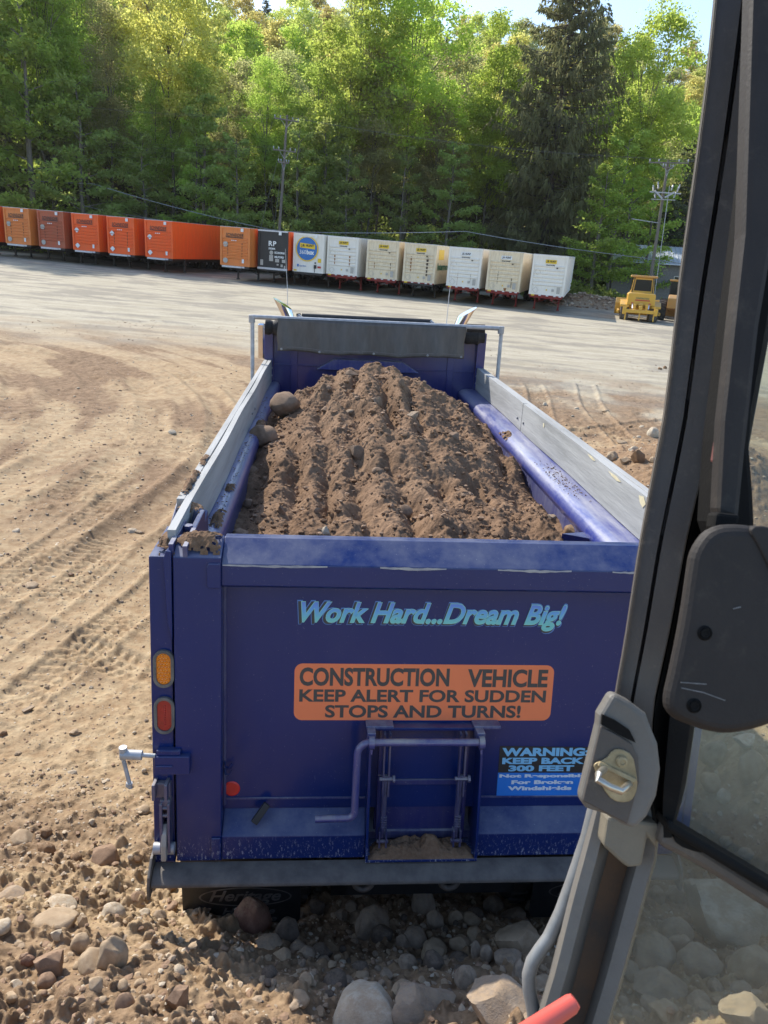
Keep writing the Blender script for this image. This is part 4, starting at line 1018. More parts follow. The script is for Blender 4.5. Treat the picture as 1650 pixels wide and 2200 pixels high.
# ------------------------------------------------------------------ the load of soil
def load_h(x, y):
    x = np.asarray(x, float); y = np.asarray(y, float)
    base = np.interp(y, [0, .3, .9, 1.6, 2.6, 3.6, 4.3, 4.75, 5.05, 5.4, 5.79], [.93, .97, 1.05, 1.16, 1.30, 1.42, 1.50, 1.55, 1.47, 1.15, .85])
    xs_ = (x + .045) * .95
    dl = np.interp(y, [0, 1, 2, 3, 4, 5], [.12, .13, .20, .25, .34, .48]); dr_ = np.interp(y, [0, 1, 2, 3, 4, 5], [.10, .14, .24, .30, .36, .50])
    drop = np.where(xs_ < 0, dl, dr_) * (np.abs(xs_) / .95) ** 1.9
    z = base - drop
    wob = .34 * (vn(x * 1.1, y * .9, 80) - .5) + .10 * (vn(x * 3, y * 2.2, 78) - .5) + .06 * (vn(x * 5, y * 5, 79) - .5) + .07 * (y - 2)* xs_ * .3
    # furrows left by the bucket teeth, broken into short crests
    ph = (x + wob) * 2 * math.pi / .27
    cr = (np.abs(np.sin(ph / 2)) ** 1.3)
    brk = fbm(x * 2.4, y * 2.6, 81, 3)
    mid = ss(.5, 1.0, y) * (1 - .35 * ss(4.2, 4.6, y)) * (1 - .4 * ss(.75, .95, np.abs(x)))
    z = z + .115 * (cr - .5) * mid * (.1 + 2.0 * np.clip(brk - .22, 0, 1)) * ss(5.3, 5.0, y)
    z = z + .15 * (fbm(x * 2.2, y * 2.6, 82, 4) - .5)
    z = z + .062 * (fbm(x * 9, y * 8, 83, 5, .56) - .5) * (.45 + mid)
    c = fbm(x * 19, y * 17, 84, 3, .6); z = z + .034 * np.clip(c - .5, 0, 1) * 1.6 * (.35 + mid) * ss(.35, .6, vn(x * 3, y * 3, 89))
    c = vn(x * 52, y * 48, 86); z = z + .008 * np.clip(c - .45, 0, 1)
    # step-like benches across the load
    z = z + .035 * np.sin(y * 2 * math.pi / 1.45 + 1.2 + 2 * vn(x, y * .5, 87)) * mid
    return z
nx, ny = 300, 860
X, Y = np.meshgrid(np.linspace(-1.075, .985, nx), np.linspace(.335, LEN - .01, ny))
X = X + (vn(X * 40, Y * 40, 88) - .5) * .006 * (X < .97) * (X > -1.06); Z = load_h(X, Y)
sm_, nt, bs = new_mat('damp_brown_soil'); co = coord(nt)
nf = noise(nt, co, 11, 12, .72); nb_ = noise(nt, co, 2.4, 6, .6)
c = mixc(nt, ramp(nt, nf, [(.33, 0.0), (.68, 1.0)]), (.088, .053, .031), (.235, .152, .094)); c = mixc(nt, ramp(nt, nb_, [(.4, 0.0), (.62, 1.0)]), c, (.265, .175, .11))
c = mixc(nt, .45, c, ramp(nt, noise(nt, co, 60, 6, .7), [(.3, (.09, .052, .032)), (.7, (.29, .185, .118))]))
nt.links.new(c, bs.inputs['Base Color']); bs.inputs['Roughness'].default_value = .95; bs.inputs['Specular IOR Level'].default_value = .1
bump(nt, bs, mth(nt, 'ADD', nf, mth(nt, 'MULTIPLY', noise(nt, co, 70, 5, .7), .4)), .8, .02)
M['soil'] = sm_
me = mesh_np('soil_load', np.stack([X, Y, Z], -1).reshape(-1, 3), grid_faces(nx, ny), True, [sm_])
load = link('soil_load', me); load.matrix_world = tmw @ Matrix.Translation(UPV)
tag(load, 'heap of brown soil with furrows filling the truck body', 'soil')
tsoil = tb(so, 'chute_soil', M['soil'], cho)
LMW = load.matrix_world.copy(); LMI = LMW.inverted()
n = 7500; lx = rs_.uniform(-1.02, .93, n); ly = rs_.uniform(.36, 5.3, n); s_ = .0035 * (7 ** (rs_.rand(n) ** 2.6))
cm = scatter_mesh('clods', np.stack([lx, ly, load_h(lx, ly) + s_ * .3], -1), s_, 9, [M['soil'], M['soil'], M['soil'], SM['soil']], 1.0)
cl = link('clods', cm, load); cl['kind'] = 'stuff'
# crumbs of soil lying on the corners and rails: parts of the lorry's dirt
class Patch:
    fn = None
cr = Patch()
def cake(*a, **k):
    m_ = MB(); soilpatch(m_, *a, **k); tb(m_, 'caked_soil', M['soil'])
cake(lambda x, y, h: TP(x, 1.373 + .62 * min(y, .105), -y) + Vector((0, 0, h)), -1.15, -.95, .012, .13, .045, 30, 18, 11)
cake(lambda x, y, h: (x, y, 1.367 + h), -1.245, -1.165, .22, .46, .045, 12, 26, 12)
cake(lambda x, y, h: (x, y, 1.39 + h - (y - .7) * 0), -1.235, -1.11, .63, .79, .05, 18, 16, 13)
cake(lambda x, y, h: (x, y, 1.445 + h), -1.236, -1.19, .76, 1.25, .035, 10, 40, 14)
cake(lambda x, y, h: (x, y, 1.445 + h), -1.236, -1.19, 1.3, 1.55, .025, 10, 30, 15)
cake(lambda x, y, h: (x, y, 1.200 + h - .2 * (abs(x) < 1.02) * (1.02 - abs(x))), -1.15, -1.065, .35, .95, .05, 18, 46, 16)
cake(lambda x, y, h: (x, y, 1.195 + h), -1.14, -1.07, 1.02, 1.3, .04, 16, 22, 17)
cake(lambda x, y, h: (x, y, 1.195 + h), -1.14, -1.08, 1.62, 1.8, .03, 16, 22, 18)
cake(lambda x, y, h: (x, y, 1.17 + h), -1.14, -1.03, 3.2, 3.75, .06, 18, 40, 19)
cake(lambda x, y, h: (x, y, 1.17 + h), 0.97, 1.08, 3.35, 3.65, .04, 16, 24, 20)
cs = np.array([(rr.uniform(1.0, 1.13), rr.gauss(2.1, .22), 1.202) for _ in range(170)] + [(-rr.uniform(1.09, 1.145), rr.uniform(1, 4.8), 1.207) for _ in range(200)])
cr2 = link('loose_crumbs', scatter_mesh('loose_crumbs', cs, np.array([rr.uniform(.002, .0065) for _ in cs]), 3, [SM['dark'], M['soil']]), truck, UPV); cr2['kind'] = 'stuff'

def lz(x, y):
    i = int(np.clip((x + 1.075) / 2.06 * (nx - 1), 0, nx - 1)); j = int(np.clip((y - .335) / (LEN - .345) * (ny - 1), 0, ny - 1)); return Z[j, i]
def at_load(px, py):
    f = lambda x, y: 0
    o = LMI @ CAM; d = (LMI.to_3x3() @ px_ray(px, py)); t = 1.0; pt = t
    while t < 14:
        p = o + d * t
        if .34 < p.y < LEN and p.z < lz(p.x, p.y): return p, t
        t *= 1.004
    return None, None
LROCKS = [
 (612, 857, 66, 56, 'load', 'r', 'big rounded boulder at the far left edge of the soil load'),
 (566, 946, 66, 58, 'load', 'r', 'smooth grey-brown boulder resting against the left rail of the body'),
 (1055, 893, 56, 26, 'dark', 'a', 'dark flat rock overhanging the right rail of the body'),
 (1228, 1142, 40, 50, 'brown', 'r', 'brown round rock by the right wall near the tailgate'),
 (809, 861, 26, 28, 'load', 'a', 'upright brown stone just below the crest of the load'),
 (886, 890, 30, 20, 'grey', 'a', 'grey angular stone right of the crest of the load'),
 (770, 967, 54, 36, 'load', 'a', 'wide brown rock lodged in the middle of the furrows'),
 (757, 802, 30, 22, 'load', 'a', 'squarish rock stuck in the very top of the load'),
 (605, 1096, 16, 44, 'load', 'r', 'long upright stone in the lower left of the load'),
 (753, 883, 22, 14, 'grey', 'r', 'small grey pebble in the upper middle of the load'),
 (602, 886, 26, 14, 'grey', 'r', 'small pale stone below the big boulder on the left'),
 (862, 822, 16, 26, 'load', 'r', 'narrow stone standing near the top right of the load'),
 (703, 832, 22, 18, 'load', 'r', 'small stone in the upper left of the furrows'),
 (700, 878, 26, 16, 'load', 'a', 'flat stone left of the small grey pebble'),
 (1085, 935, 26, 22, 'brown', 'r', 'brown cobble below the dark flat rock'),
 (1100, 945, 20, 20, 'load', 'r', 'tan cobble touching the right wall under the dark flat rock'),
 (1186, 1110, 24, 16, 'grey', 'a', 'flat grey stone by the right wall above the brown round rock'),
 (1152, 1058, 22, 10, 'brown', 'r', 'small brown stone against the right wall in its middle'),
 (870, 1095, 34, 34, 'load', 'r', 'rounded stone in the lower middle of the load'),
 (700, 1140, 20, 30, 'pale', 'a', 'small pale wedge near the tailgate left of the middle'),
 (1000, 1060, 30, 16, 'load', 'r', 'low brown stone right of the middle of the load'),
 (520, 1145, 44, 34, 'soil', 'r', 'dark soil-covered lump in the shaded left corner'),
 (535, 1080, 30, 24, 'soil', 'r', 'dark lump along the shaded left rail'),
 (540, 1010, 36, 30, 'soil', 'r', 'lump of soil at the left rail behind the smooth boulder'),
 (975, 935, 26, 22, 'load', 'a', 'angular brown stone in the upper right furrows'),
 (810, 1010, 24, 18, 'load', 'r', 'small stone in the centre furrow'),
]
for i, (px, py, wp_, hp_, kind, shp, lab) in enumerate(LROCKS):
    for dy in (.2, .5, .8, 1.2):
        p, t = at_load(px, py + hp_ * dy)
        if p is not None: break
    if p is None: continue
    w = wp_ / FPX * t; h = hp_ / FPX * t
    put_rock(LMW @ p, w, h, kind, shp, lab, sink=.46 if w < .2 else .22, i=i + 3, cat='stone', dep=.9)
# ------------------------------------------------------------------ parked trailers
YAW_T = -R_(14)
def body_mat(name, c, c2, grime=.3):
    m, nt, bs = new_mat(name); co = coord(nt)
    base = mixc(nt, noise(nt, co, .7, 5), c, c2)
    gr = mth(nt, 'MULTIPLY', ramp(nt, noise(nt, coord(nt, scale=(5, 5, .7)), 1.6, 7, .7), [(.42, 0.0), (.8, 1.0)]), grime)
    nt.links.new(mixc(nt, gr, base, (.20, .13, .07)), bs.inputs['Base Color']); bs.inputs['Roughness'].default_value = .45; return m
TM = {'bright': body_mat('bright_orange_paint', (.92, .125, .012), (.86, .11, .01)), 'faded': body_mat('faded_orange_paint', (.78, .24, .05), (.66, .19, .04), .35), 'dull': body_mat('dull_red_orange_paint', (.50, .10, .035), (.40, .08, .035), .6),
      'black': body_mat('black_panel', (.022, .023, .026), (.016, .017, .02), .08), 'white': body_mat('white_panel', (.84, .81, .74), (.74, .71, .64), .18), 'cream': body_mat('cream_panel', (.82, .72, .53), (.72, .60, .42), .45)}
TM['rust'] = mat('rust', (.22, .08, .02), (.35, .17, .06), 20, rough=.9); TM['streak'] = mat('black_streak', (.06, .045, .035), (.10, .07, .05), 20, rough=.9)
TM['silver'] = mat('silver_strip', (.62, .63, .66), (.40, .41, .46), 12, rough=.4, metal=.3); TM['steelk'] = mat('black_chassis_steel', (.025, .025, .026), (.05, .04, .035), 8, rough=.7)
TM['steelr'] = mat('red_chassis_steel', (.28, .025, .02), (.15, .02, .018), 8, rough=.7); TM['ink'] = mat('black_print', (.02, .02, .022), (.03, .03, .03), 8, rough=.5)
TM['yel'] = mat('yellow_print', (.80, .55, .02), (.72, .48, .02), 8, rough=.5); TM['blu'] = mat('blue_print', (.03, .16, .46), (.03, .14, .40), 5, rough=.5); TM['wht'] = mat('white_print', (.78, .80, .80), (.7, .72, .72), 5, rough=.5)
TM['grn'] = mat('green_print', (.02, .16, .09), (.02, .14, .08), 5, rough=.5); TM['pla'] = mat('grey_placard', (.50, .48, .44), (.36, .33, .29), 30, rough=.6); TM['redm'] = mat('red_marker', (.5, .03, .02), (.4, .02, .02), 5, rough=.4)
TW, ZB, ZT, TL = 1.29, 1.17, 4.07, 16.1
def front_panel_mb(ribs):
    b = MB()
    b.box(-TW, TW, .012, .06, ZB, ZT)
    for s in (-1, 1): b.box(min(s * TW, s * (TW - .17)), max(s * TW, s * (TW - .17)), -.045, .012, ZB, ZT)
    b.box(-TW + .17, TW - .17, -.04, .012, ZT - .14, ZT); b.box(-TW + .17, TW - .17, -.04, .012, ZB, ZB + .13)
    for z in ribs: b.prism([(.012, z - .07), (-.058, z - .03), (-.058, z + .03), (.012, z + .07)], lambda y, zz, x: (x, y, zz), -TW + .2, TW - .2)
    for s in (-1, 1):
        for z in (ZB + .5, ZB + 1.3, ZT - .5): b.box(min(s * (TW - .03), s * (TW - .12)), max(s * (TW - .03), s * (TW - .12)), -.06, -.045, z, z + .2)
    return b
def box_body_mb():
    b = MB()
    for s in (-1, 1):
        b.box(min(s * TW, s * (TW - .03)), max(s * TW, s * (TW - .03)), .06, TL, ZB + .05, ZT)
        for k in range(26):
            y = .5 + k * .61; b.box(min(s * TW, s * (TW + .012)), max(s * TW, s * (TW + .012)), y, y + .05, ZB + .2, ZT - .1)
        b.box(min(s * TW, s * (TW + .02)), max(s * TW, s * (TW + .02)), .06, TL, ZB, ZB + .12); b.box(min(s * TW, s * (TW + .02)), max(s * TW, s * (TW + .02)), .06, TL, ZT - .1, ZT)
    b.box(-TW + .03, TW - .03, TL - .05, TL, ZB, ZT)
    return b
def roof_mb():
    b = MB(); b.box(-TW, TW, -.04, TL, ZT, ZT + .03); return b
def chassis_mb():
    b = MB()
    for s in (-1, 1): b.box(min(s * .40, s * .52), max(s * .40, s * .52), .1, TL, .85, ZB - .01)
    for k in range(14): b.box(-.4, .4, .4 + k * 1.15, .5 + k * 1.15, .95, 1.1)
    b.box(-1.2, 1.2, 0, .18, 1.0, ZB - .01); b.box(-1.2, 1.2, TL - .2, TL, .9, ZB - .01)
    return b
def leg_mb(s):
    b = MB(); b.box(s * .92 - .06, s * .92 + .06, 2.45, 2.57, .10, 1.1); b.box(s * .92 - .11, s * .92 + .11, 2.38, 2.64, .03, .10); b.bar((s * .92, 2.51, .55), (s * .45, 2.9, 1.0), .05, .05)
    b.bar((s * .92, 2.51, .5), (0, 2.51, .85), .045, .045)
    return b
def tmesh(mbx, name, mats, **k):
    o = mbx.build(name, mats, None, **k); me = o.data; bpy.data.objects.remove(o); return me
RIB_O = [1.75 + .245 * k for k in range(7)]; RIB_W = [1.95 + .27 * k for k in range(6)]
cache = {}
def shared(key, f):
    if key not in cache: cache[key] = f()
    return cache[key]
def twheel(): 
    b = MB()
    for dx in (-.17, .17): b.lathe([(.28, dx - .13), (.48, dx - .13), (.52, dx - .08), (.52, dx + .08), (.48, dx + .13), (.28, dx + .13)], (0, 0, 0), (1, 0, 0), 24)
    return b
def trim():
    b = MB(); b.lathe([(.29, -.28), (.27, -.1), (.12, -.1), (.12, .25), (0, .25)], (0, 0, 0), (1, 0, 0), 18); return b
def FP(u, z, n): return (u, -.046 - n, z)
def decals(t, style):
    def part(mbx, name, m): return mbx.build(name, m, t)
    if style in ('bright', 'faded', 'dull'):
        b = MB(); lettering(b, 'SCHNEIDER', -.80, .72, 3.36, 3.62, FP, .004, bold=.012, shear=.28, thick=.002, spacing=1.1)
        b.add([FP(-.78, 3.29, .004), FP(.70, 3.29, .004), FP(.72, 3.34, .004), FP(-.76, 3.34, .004)], [(0, 1, 2, 3)]); b.add([FP(.0, 3.22, .004), FP(.68, 3.22, .004), FP(.69, 3.26, .004), FP(.0, 3.26, .004)], [(0, 1, 2, 3)])
        part(b, 'lettering', TM['ink'])
        for z in (2.78, 1.55):
            b = MB(); c = (-.82, z); r = .23 if style == 'bright' else .21
            pts = [(c[0], c[1] + r), (c[0] + r, c[1]), (c[0], c[1] - r), (c[0] - r, c[1])] if style == 'bright' else [(c[0] + r * math.cos(a), c[1] + r * math.sin(a)) for a in [math.pi * k / 6 for k in range(12)]]
            b.prism(pts, FP, .004, .012); part(b, 'placard', TM['wht'] if style == 'bright' and t['label'].find('pair') < 0 else TM['pla'])
        b = MB(); b.prism([(.62, 1.42), (.80, 1.42), (.80, 1.72), (.62, 1.72)], FP, .004, .01); part(b, 'document_box', TM['wht'])
        b = MB()
        for k in range(3): b.box(-.30 + k * .17, -.20 + k * .17, -.075, -.05, 3.05, 3.12)
        part(b, 'marker_light', TM['wht'])
        b = MB(); b.mi = 0
        for x, z0, z1 in ((-.62, 1.9, 2.9), (.62, 1.85, 3.0)): b.add([FP(x - .025, z1, .003), FP(x + .035, z1, .003), FP(x + .025, z0, .003), FP(x - .01, z0, .003)], [(0, 1, 2, 3)])
        if style != 'bright' or t.get('_st'): part(b, 'grime_streak', TM['streak'])
        b = MB(); b.box(-1.1, .55, -.09, -.046, 1.02, 1.16); b.box(.6, .85, -.09, -.046, 1.04, 1.16); part(b, 'bumper_strip', TM['silver'])
    elif style == 'rp':
        b = MB(); lettering(b, 'RP', -.35, .30, 2.92, 3.30, FP, .004, bold=.035, thick=.002, spacing=1.2); lettering(b, '53206', -.35, .22, 2.66, 2.80, FP, .004, bold=.05, thick=.002)
        lettering(b, 'ECONOPAR', .18, 1.05, 2.36, 2.52, FP, .004, bold=.04, thick=.002); lettering(b, 'MILFORD', .18, .98, 2.04, 2.20, FP, .004, bold=.04, thick=.002)
        part(b, 'lettering', TM['wht'])
        b = MB(); b.prism([(-.1 + .16 * math.cos(a), 2.42 + .16 * math.sin(a)) for a in [math.pi * k / 10 for k in range(20)]], FP, .004, .01); part(b, 'sticker', TM['pla'])
        for x0, x1, z0, z1 in ((-.28, .06, 1.78, 2.24), (-1.05, -.8, 1.42, 1.85), (.24, .58, 1.72, 1.98), (.82, 1.1, 1.72, 1.96), (.38, .54, 1.48, 1.60), (.72, .9, 1.38, 1.58), (1.0, 1.12, 1.1, 1.5)): b = MB(); b.prism([(x0, z0), (x1, z0), (x1, z1), (x0, z1)], FP, .004, .008); part(b, 'sticker', TM['pla'])
        b = MB(); b.box(-TW, TW, -.08, -.046, ZB - .05, ZB + .1); part(b, 'metal_edge', TM['silver']); b = MB(); b.box(-TW, TW, -.07, -.046, ZT - .08, ZT + .03); part(b, 'metal_edge', TM['silver'])
    elif style == '360':
        def disc(r, n=48, clip=ZT - .24): return [(-.12 + r * math.cos(a), min(clip, 2.95 + r * math.sin(a))) for a in [2 * math.pi * k / n for k in range(n)]]
        b = MB(); b.prism(disc(.95), FP, .004, .006); part(b, 'logo_ring', TM['yel'])
        b = MB(); b.prism(disc(.86, clip=ZT - .25), FP, .009, .012); part(b, 'logo_disc', TM['blu'])
        b = MB(); b.prism([(-.72, 3.02), (.55, 2.95), (.55, 3.30), (-.72, 3.38)], FP, .014, .018); part(b, 'logo_banner', TM['yel'])
        b = MB(); lettering(b, 'J.B. HUNT', -.62, .46, 3.05, 3.29, FP, .02, bold=.05, thick=.002); part(b, 'lettering', TM['ink'])
        b = MB(); lettering(b, '360', -.74, -.18, 2.54, 2.84, FP, .016, bold=.0, thick=.002); lettering(b, 'box', -.14, .50, 2.53, 2.88, FP, .016, bold=.05, thick=.002); part(b, 'box_lettering', TM['wht'])
        b = MB(); b.prism([(.82, 1.98), (1.1, 1.98), (1.1, 2.28), (.82, 2.28)], FP, .004, .008); b.prism([(-1.2, 1.22), (-.95, 1.22), (-.95, 1.34), (-1.2, 1.34)], FP, .004, .008); part(b, 'yellow_sticker', TM['yel'])
        b = MB(); b.prism([(.82, 1.55), (1.1, 1.55), (1.1, 1.70), (.82, 1.70)], FP, .004, .008); part(b, 'red_sticker', TM['redm'])
        b = MB(); lettering(b, 'App Store', -.72, -.15, 1.56, 1.70, FP, .004, bold=.02, thick=.002); b.prism([(-.92, 1.56), (-.78, 1.56), (-.78, 1.76), (-.92, 1.76)], FP, .004, .008); part(b, 'small_lettering', TM['blu'])
        b = MB()
        for x0, x1, z0, z1 in ((.50, .72, 1.50, 1.78), (.55, .60, 1.2, 1.5)): b.prism([(x0, z0), (x1, z0), (x1, z1), (x0, z1)], FP, .004, .008)
        b.prism([(.62 + .07 * math.cos(a), 1.93 + .07 * math.sin(a)) for a in [math.pi * k / 5 for k in range(10)]], FP, .004, .008); part(b, 'black_sticker', TM['ink'])
    else:
        yl = style.get('sign', 'yellow')
        b = MB(); b.prism([(-.34, 3.50), (.46, 3.50), (.46, 3.76), (-.34, 3.76)], FP, .002, .006); part(b, 'sign', TM['yel'] if yl == 'yellow' else TM['wht'])
        b = MB(); lettering(b, 'J.B. HUNT', -.28, .40, 3.53, 3.72, FP, .008, bold=.05, thick=.002); part(b, 'lettering', TM['ink'])
        b = MB(); lettering(b, 'Intermodal', -.26, .36, 3.34, 3.44, FP, .004, bold=.03, thick=.002); lettering(b, 'JBHU 2' + style.get('no', '34210'), -.30, .40, 2.98, 3.06, FP, .004, bold=.02, thick=.002); part(b, 'small_lettering', TM['ink'])
        for z in (2.86, 1.55):
            b = MB(); c, r = (-.82, z), .24; q = [(c[0], c[1] + r), (c[0] + r, c[1]), (c[0], c[1] - r), (c[0] - r, c[1])]; q2 = [(c[0] + (a - c[0]) * .9, c[1] + (d - c[1]) * .9) for a, d in q]
            b.add([FP(*p, .004) for p in q] + [FP(*p, .004) for p in q2], [(k, (k + 1) % 4, 4 + (k + 1) % 4, 4 + k) for k in range(4)]); part(b, 'placard_frame', TM['pla'])
        b = MB(); b.prism([(.36, 1.52), (.54, 1.52), (.54, 1.70), (.36, 1.70)], FP, .002, .01); b.prism([(.74, 1.40), (.98, 1.40), (.98, 1.86), (.74, 1.86)], FP, .002, .012); part(b, 'document_box', TM['pla'])
        b = MB(); b.prism([(-.06, 1.56), (.03, 1.56), (.03, 1.66), (-.06, 1.66)], FP, .002, .01); part(b, 'yellow_sticker', TM['yel'])
        for (x, z0, z1, w, mm) in style.get('rust', []):
            b = MB(); b.add([FP(x - w, z1, .003), FP(x + w, z1, .003), FP(x + w * .6, z0, .003), FP(x - w * .5, z0, .003)], [(0, 1, 2, 3)]); part(b, 'rust_streak', TM[mm])
        b = MB(); b.box(-TW, TW, -.07, -.046, ZB - .02, ZB + .06); part(b, 'red_sill', TM['steelr'])
        b = MB()
        for k, x in enumerate((-1.0, -.45, .1, .65, 1.05)): b.box(x - .09, x + .09, -.085, -.07, ZB - .01, ZB + .05)
        part(b, 'reflective_strip', TM['wht'])
        b = MB(); b.box(-1.1, -.85, -.09, -.07, ZB - .04, ZB + .06); part(b, 'amber_plate', TM['yel'])
def trailer(pxl, pxr, dist, bodym, style, label, group, legm='steelk', streak=False, sidem=None, frontm=None, dy=0):
    pxc = (pxl + pxr) / 2; r = px_ray(pxc, 1100 - 0); 
    # heading to that column of the photograph, at the level of the horizon
    pyh = CYP - FPX * math.tan(PITCH) / math.cos(ROLL) + math.tan(ROLL) * (pxc - CXP)
    r = px_ray(pxc, pyh); x = CAM.x + r.x / r.y * dist; y = dist
    t = empty('box_trailer', label, 'trailer', (x, y, 0), YAW_T, group)
    zz = [gz(x + (a * math.cos(YAW_T) - b * math.sin(YAW_T)), y + (a * math.sin(YAW_T) + b * math.cos(YAW_T))) for a in (-1, 1) for b in (2.5, 13.5)]
    t.location.z = (zz[0] + zz[2]) / 2 - .02 + dy; t.rotation_euler = (math.atan2((zz[1] - zz[0]), 11), -math.atan2(zz[2] - zz[0], 2) * .6, YAW_T)
    if streak: t['_st'] = 1
    fm = frontm or bodym; smat = sidem or bodym
    link('front_panel', shared(('f', fm, 'o' if isinstance(style, str) and style in ('bright', 'faded', 'dull') else 'x' if isinstance(style, str) else 'w'),
         lambda: tmesh(front_panel_mb(RIB_O if isinstance(style, str) and style in ('bright', 'faded', 'dull') else [] if isinstance(style, str) else RIB_W), 'front_panel', TM[fm], bevel=0)), t)
    link('box_body', shared(('b', smat), lambda: tmesh(box_body_mb(), 'box_body', TM[smat])), t)
    link('roof', shared(('r', smat), lambda: tmesh(roof_mb(), 'roof', TM['silver'])), t)
    ch = link('chassis', shared(('c', legm), lambda: tmesh(chassis_mb(), 'chassis', TM[legm])), t)
    for s in (-1, 1): link('landing_leg', shared(('l', legm, s), lambda: tmesh(leg_mb(s), 'landing_leg', TM[legm])), t)
    for s in (-1, 1):
        for yy in (12.6, 13.9):
            w = link('wheel', shared('tw', lambda: tmesh(twheel(), 'wheel', M['tyre'])), t, (s * .95, yy, .52))
            link('rim', shared('tr', lambda: tmesh(trim(), 'rim', TM['silver'])), w)
    decals(t, style)
    b = MB(); b.box(.52, .74, -.10, -.046, ZT - .30, ZT - .06) if isinstance(style, str) else b.box(.5, .62, -.08, -.046, 3.16, 3.24)
    b.build('sensor_box', TM['wht'] if isinstance(style, str) else TM['ink'], t)
    if streak: del t['_st']
    return t
GO, GW = 'orange box trailers parked at the far edge of the yard', 'white box trailers parked at the far edge of the yard'
dist_at = lambda px: 66.9 + (px - 39) * (58.9 - 66.9) / 1136
for (l, r, sty, lab, st) in (
    (-69, 1, 'bright', 'bright orange box trailer cut off by the left edge of the picture', False),
    (3, 75, 'faded', 'faded yellow-orange box trailer, first whole one from the left', False),
    (76, 147, 'dull', 'dull brownish-red box trailer, darkest of the orange row', False),
    (150, 220, 'bright', 'bright orange box trailer right of the dull brownish-red one', False),
    (226, 295, 'bright', 'bright orange box trailer with a black streak down its front', True),
    (309, 374, 'bright', 'bright orange box trailer whose long side wall shows on the right', False),
    (469, 540, 'faded', 'pale orange box trailer standing forward beside the black one', False)):
    t = trailer(l, r, dist_at((l + r) / 2) - (1.3 if l == 469 else 0), sty, sty, lab, GO, streak=st)
    if sty == 'dull':
        pass
trailer(551, 620, dist_at(585) - .6, 'black', 'rp', 'black-fronted box trailer with white letters between orange and white trailers', None, sidem='bright')
trailer(627, 697, dist_at(662) - .2, 'white', '360', 'white box trailer with a big round blue and yellow logo', None)
trailer(699.5, 770, dist_at(735), 'white', dict(no='81107', rust=[(-.62, 2.0, 2.7, .05, 'rust'), (.62, 1.9, 2.7, .05, 'rust')]), 'white box trailer right next to the round blue logo', GW, 'steelr')
trailer(786, 855, dist_at(820), 'cream', dict(no='70215', rust=[(-.6, 1.9, 2.4, .03, 'rust'), (.7, 1.9, 2.5, .03, 'streak')]), 'dirty cream box trailer, first of the two cream ones', GW, 'steelr')
t11 = trailer(867, 934, dist_at(900), 'cream', dict(no='33870', rust=[(-.68, 2.0, 3.1, .06, 'rust'), (.62, 1.75, 3.1, .09, 'streak')]), 'cream box trailer with two heavy rust streaks and a yellow sign on its side', GW, 'steelk')
trailer(961, 1033, dist_at(997) - .3, 'white', dict(no='24447', sign='white', rust=[(-.45, 1.3, 2.3, .012, 'rust'), (.55, 1.6, 2.2, .012, 'streak')]), 'white box trailer with a white sign, left one of that pair', GW, 'steelr')
trailer(1047.5, 1119, dist_at(1083) - .5, 'cream', dict(no='24350', sign='white', rust=[(-.45, 1.7, 2.6, .02, 'streak'), (.62, 1.5, 2.2, .03, 'streak'), (.2, 1.25, 1.45, .12, 'rust')]), 'off-white box trailer with a white sign and black rust spots', GW, 'steelr')
trailer(1141, 1216, dist_at(1178) - .7, 'white', dict(no='24703'), 'last box trailer at the right end of the row, clean and white', GW, 'steelr')
b = MB(); PS = lambda u, z, n: (TW + .014 + n, u, z)
b.prism([(.9, 3.0), (3.0, 3.0), (3.0, 3.75), (.9, 3.75)], PS, 0, .004); so_ = b.build('side_sign', TM['yel'], t11)
b = MB(); lettering(b, 'Intermodal', .7, 6.2, 2.2, 2.75, PS, .004, bold=.04, thick=.003); b.build('side_lettering', TM['grn'], t11)

# ------------------------------------------------------------------ crawler with ripper, seen from behind
def thing_at(name, label, cat, px, dist, yaw, group=None, dz=0):
    pyh = CYP - FPX * math.tan(PITCH) / math.cos(ROLL) + math.tan(ROLL) * (px - CXP)
    r = px_ray(px, pyh); x = CAM.x + r.x / r.y * dist; z = gz(x, dist)
    return empty(name, label, cat, (x, dist, z + dz), yaw, group)
dz_ = thing_at('bulldozer', 'yellow bulldozer seen from behind with a three-shank ripper', 'bulldozer', 1386, 57.5, -R_(15))
Y = M['yellow']
def P_(mbx, name, m, par=dz_, **k): return mbx.build(name, m, par, **k)
b = MB(); b.prism([(-.95, .95), (-1.0, 1.9), (-.78, 2.05), (.78, 2.05), (1.0, 1.9), (.95, .95)], lambda x, z, y: (x, y, z), .2, 3.8); P_(b, 'engine_body', Y, bevel=.05)
b = MB()
for s in (-1, 1):
    b2 = MB(); pts = []
    for k in range(30):
        a = k / 30 * 2 * math.pi; pts.append((2.0 + 1.9 * math.copysign(abs(math.cos(a)) ** .55, math.cos(a)), .52 + .50 * math.copysign(abs(math.sin(a)) ** .7, math.sin(a))))
    b2.prism(pts, lambda y, z, x: (x, y, z), s * 1.05 - .28, s * 1.05 + .28)
    for k in range(30):
        y, z = pts[k]; b2.box(s * 1.05 - .3, s * 1.05 + .3, y - .05, y + .05, z - .03, z + .04)
    P_(b2, 'crawler_track', M['bumper'])
b = MB()
for s in (-1, 1): b.prism([(-.1, .98), (-.1, 1.15), (.6, 1.42), (3.6, 1.42), (3.6, 1.15)], lambda y, z, x: (x, y, z), min(s * .80, s * 1.45), max(s * .80, s * 1.45))
P_(b, 'fender', Y, bevel=.03)
b = MB(); b.prism([(-.80, 2.0), (-.84, 2.05), (-.70, 3.12), (.70, 3.12), (.84, 2.05), (.80, 2.0)], lambda x, z, y: (x, y, z), 1.0, 2.7)
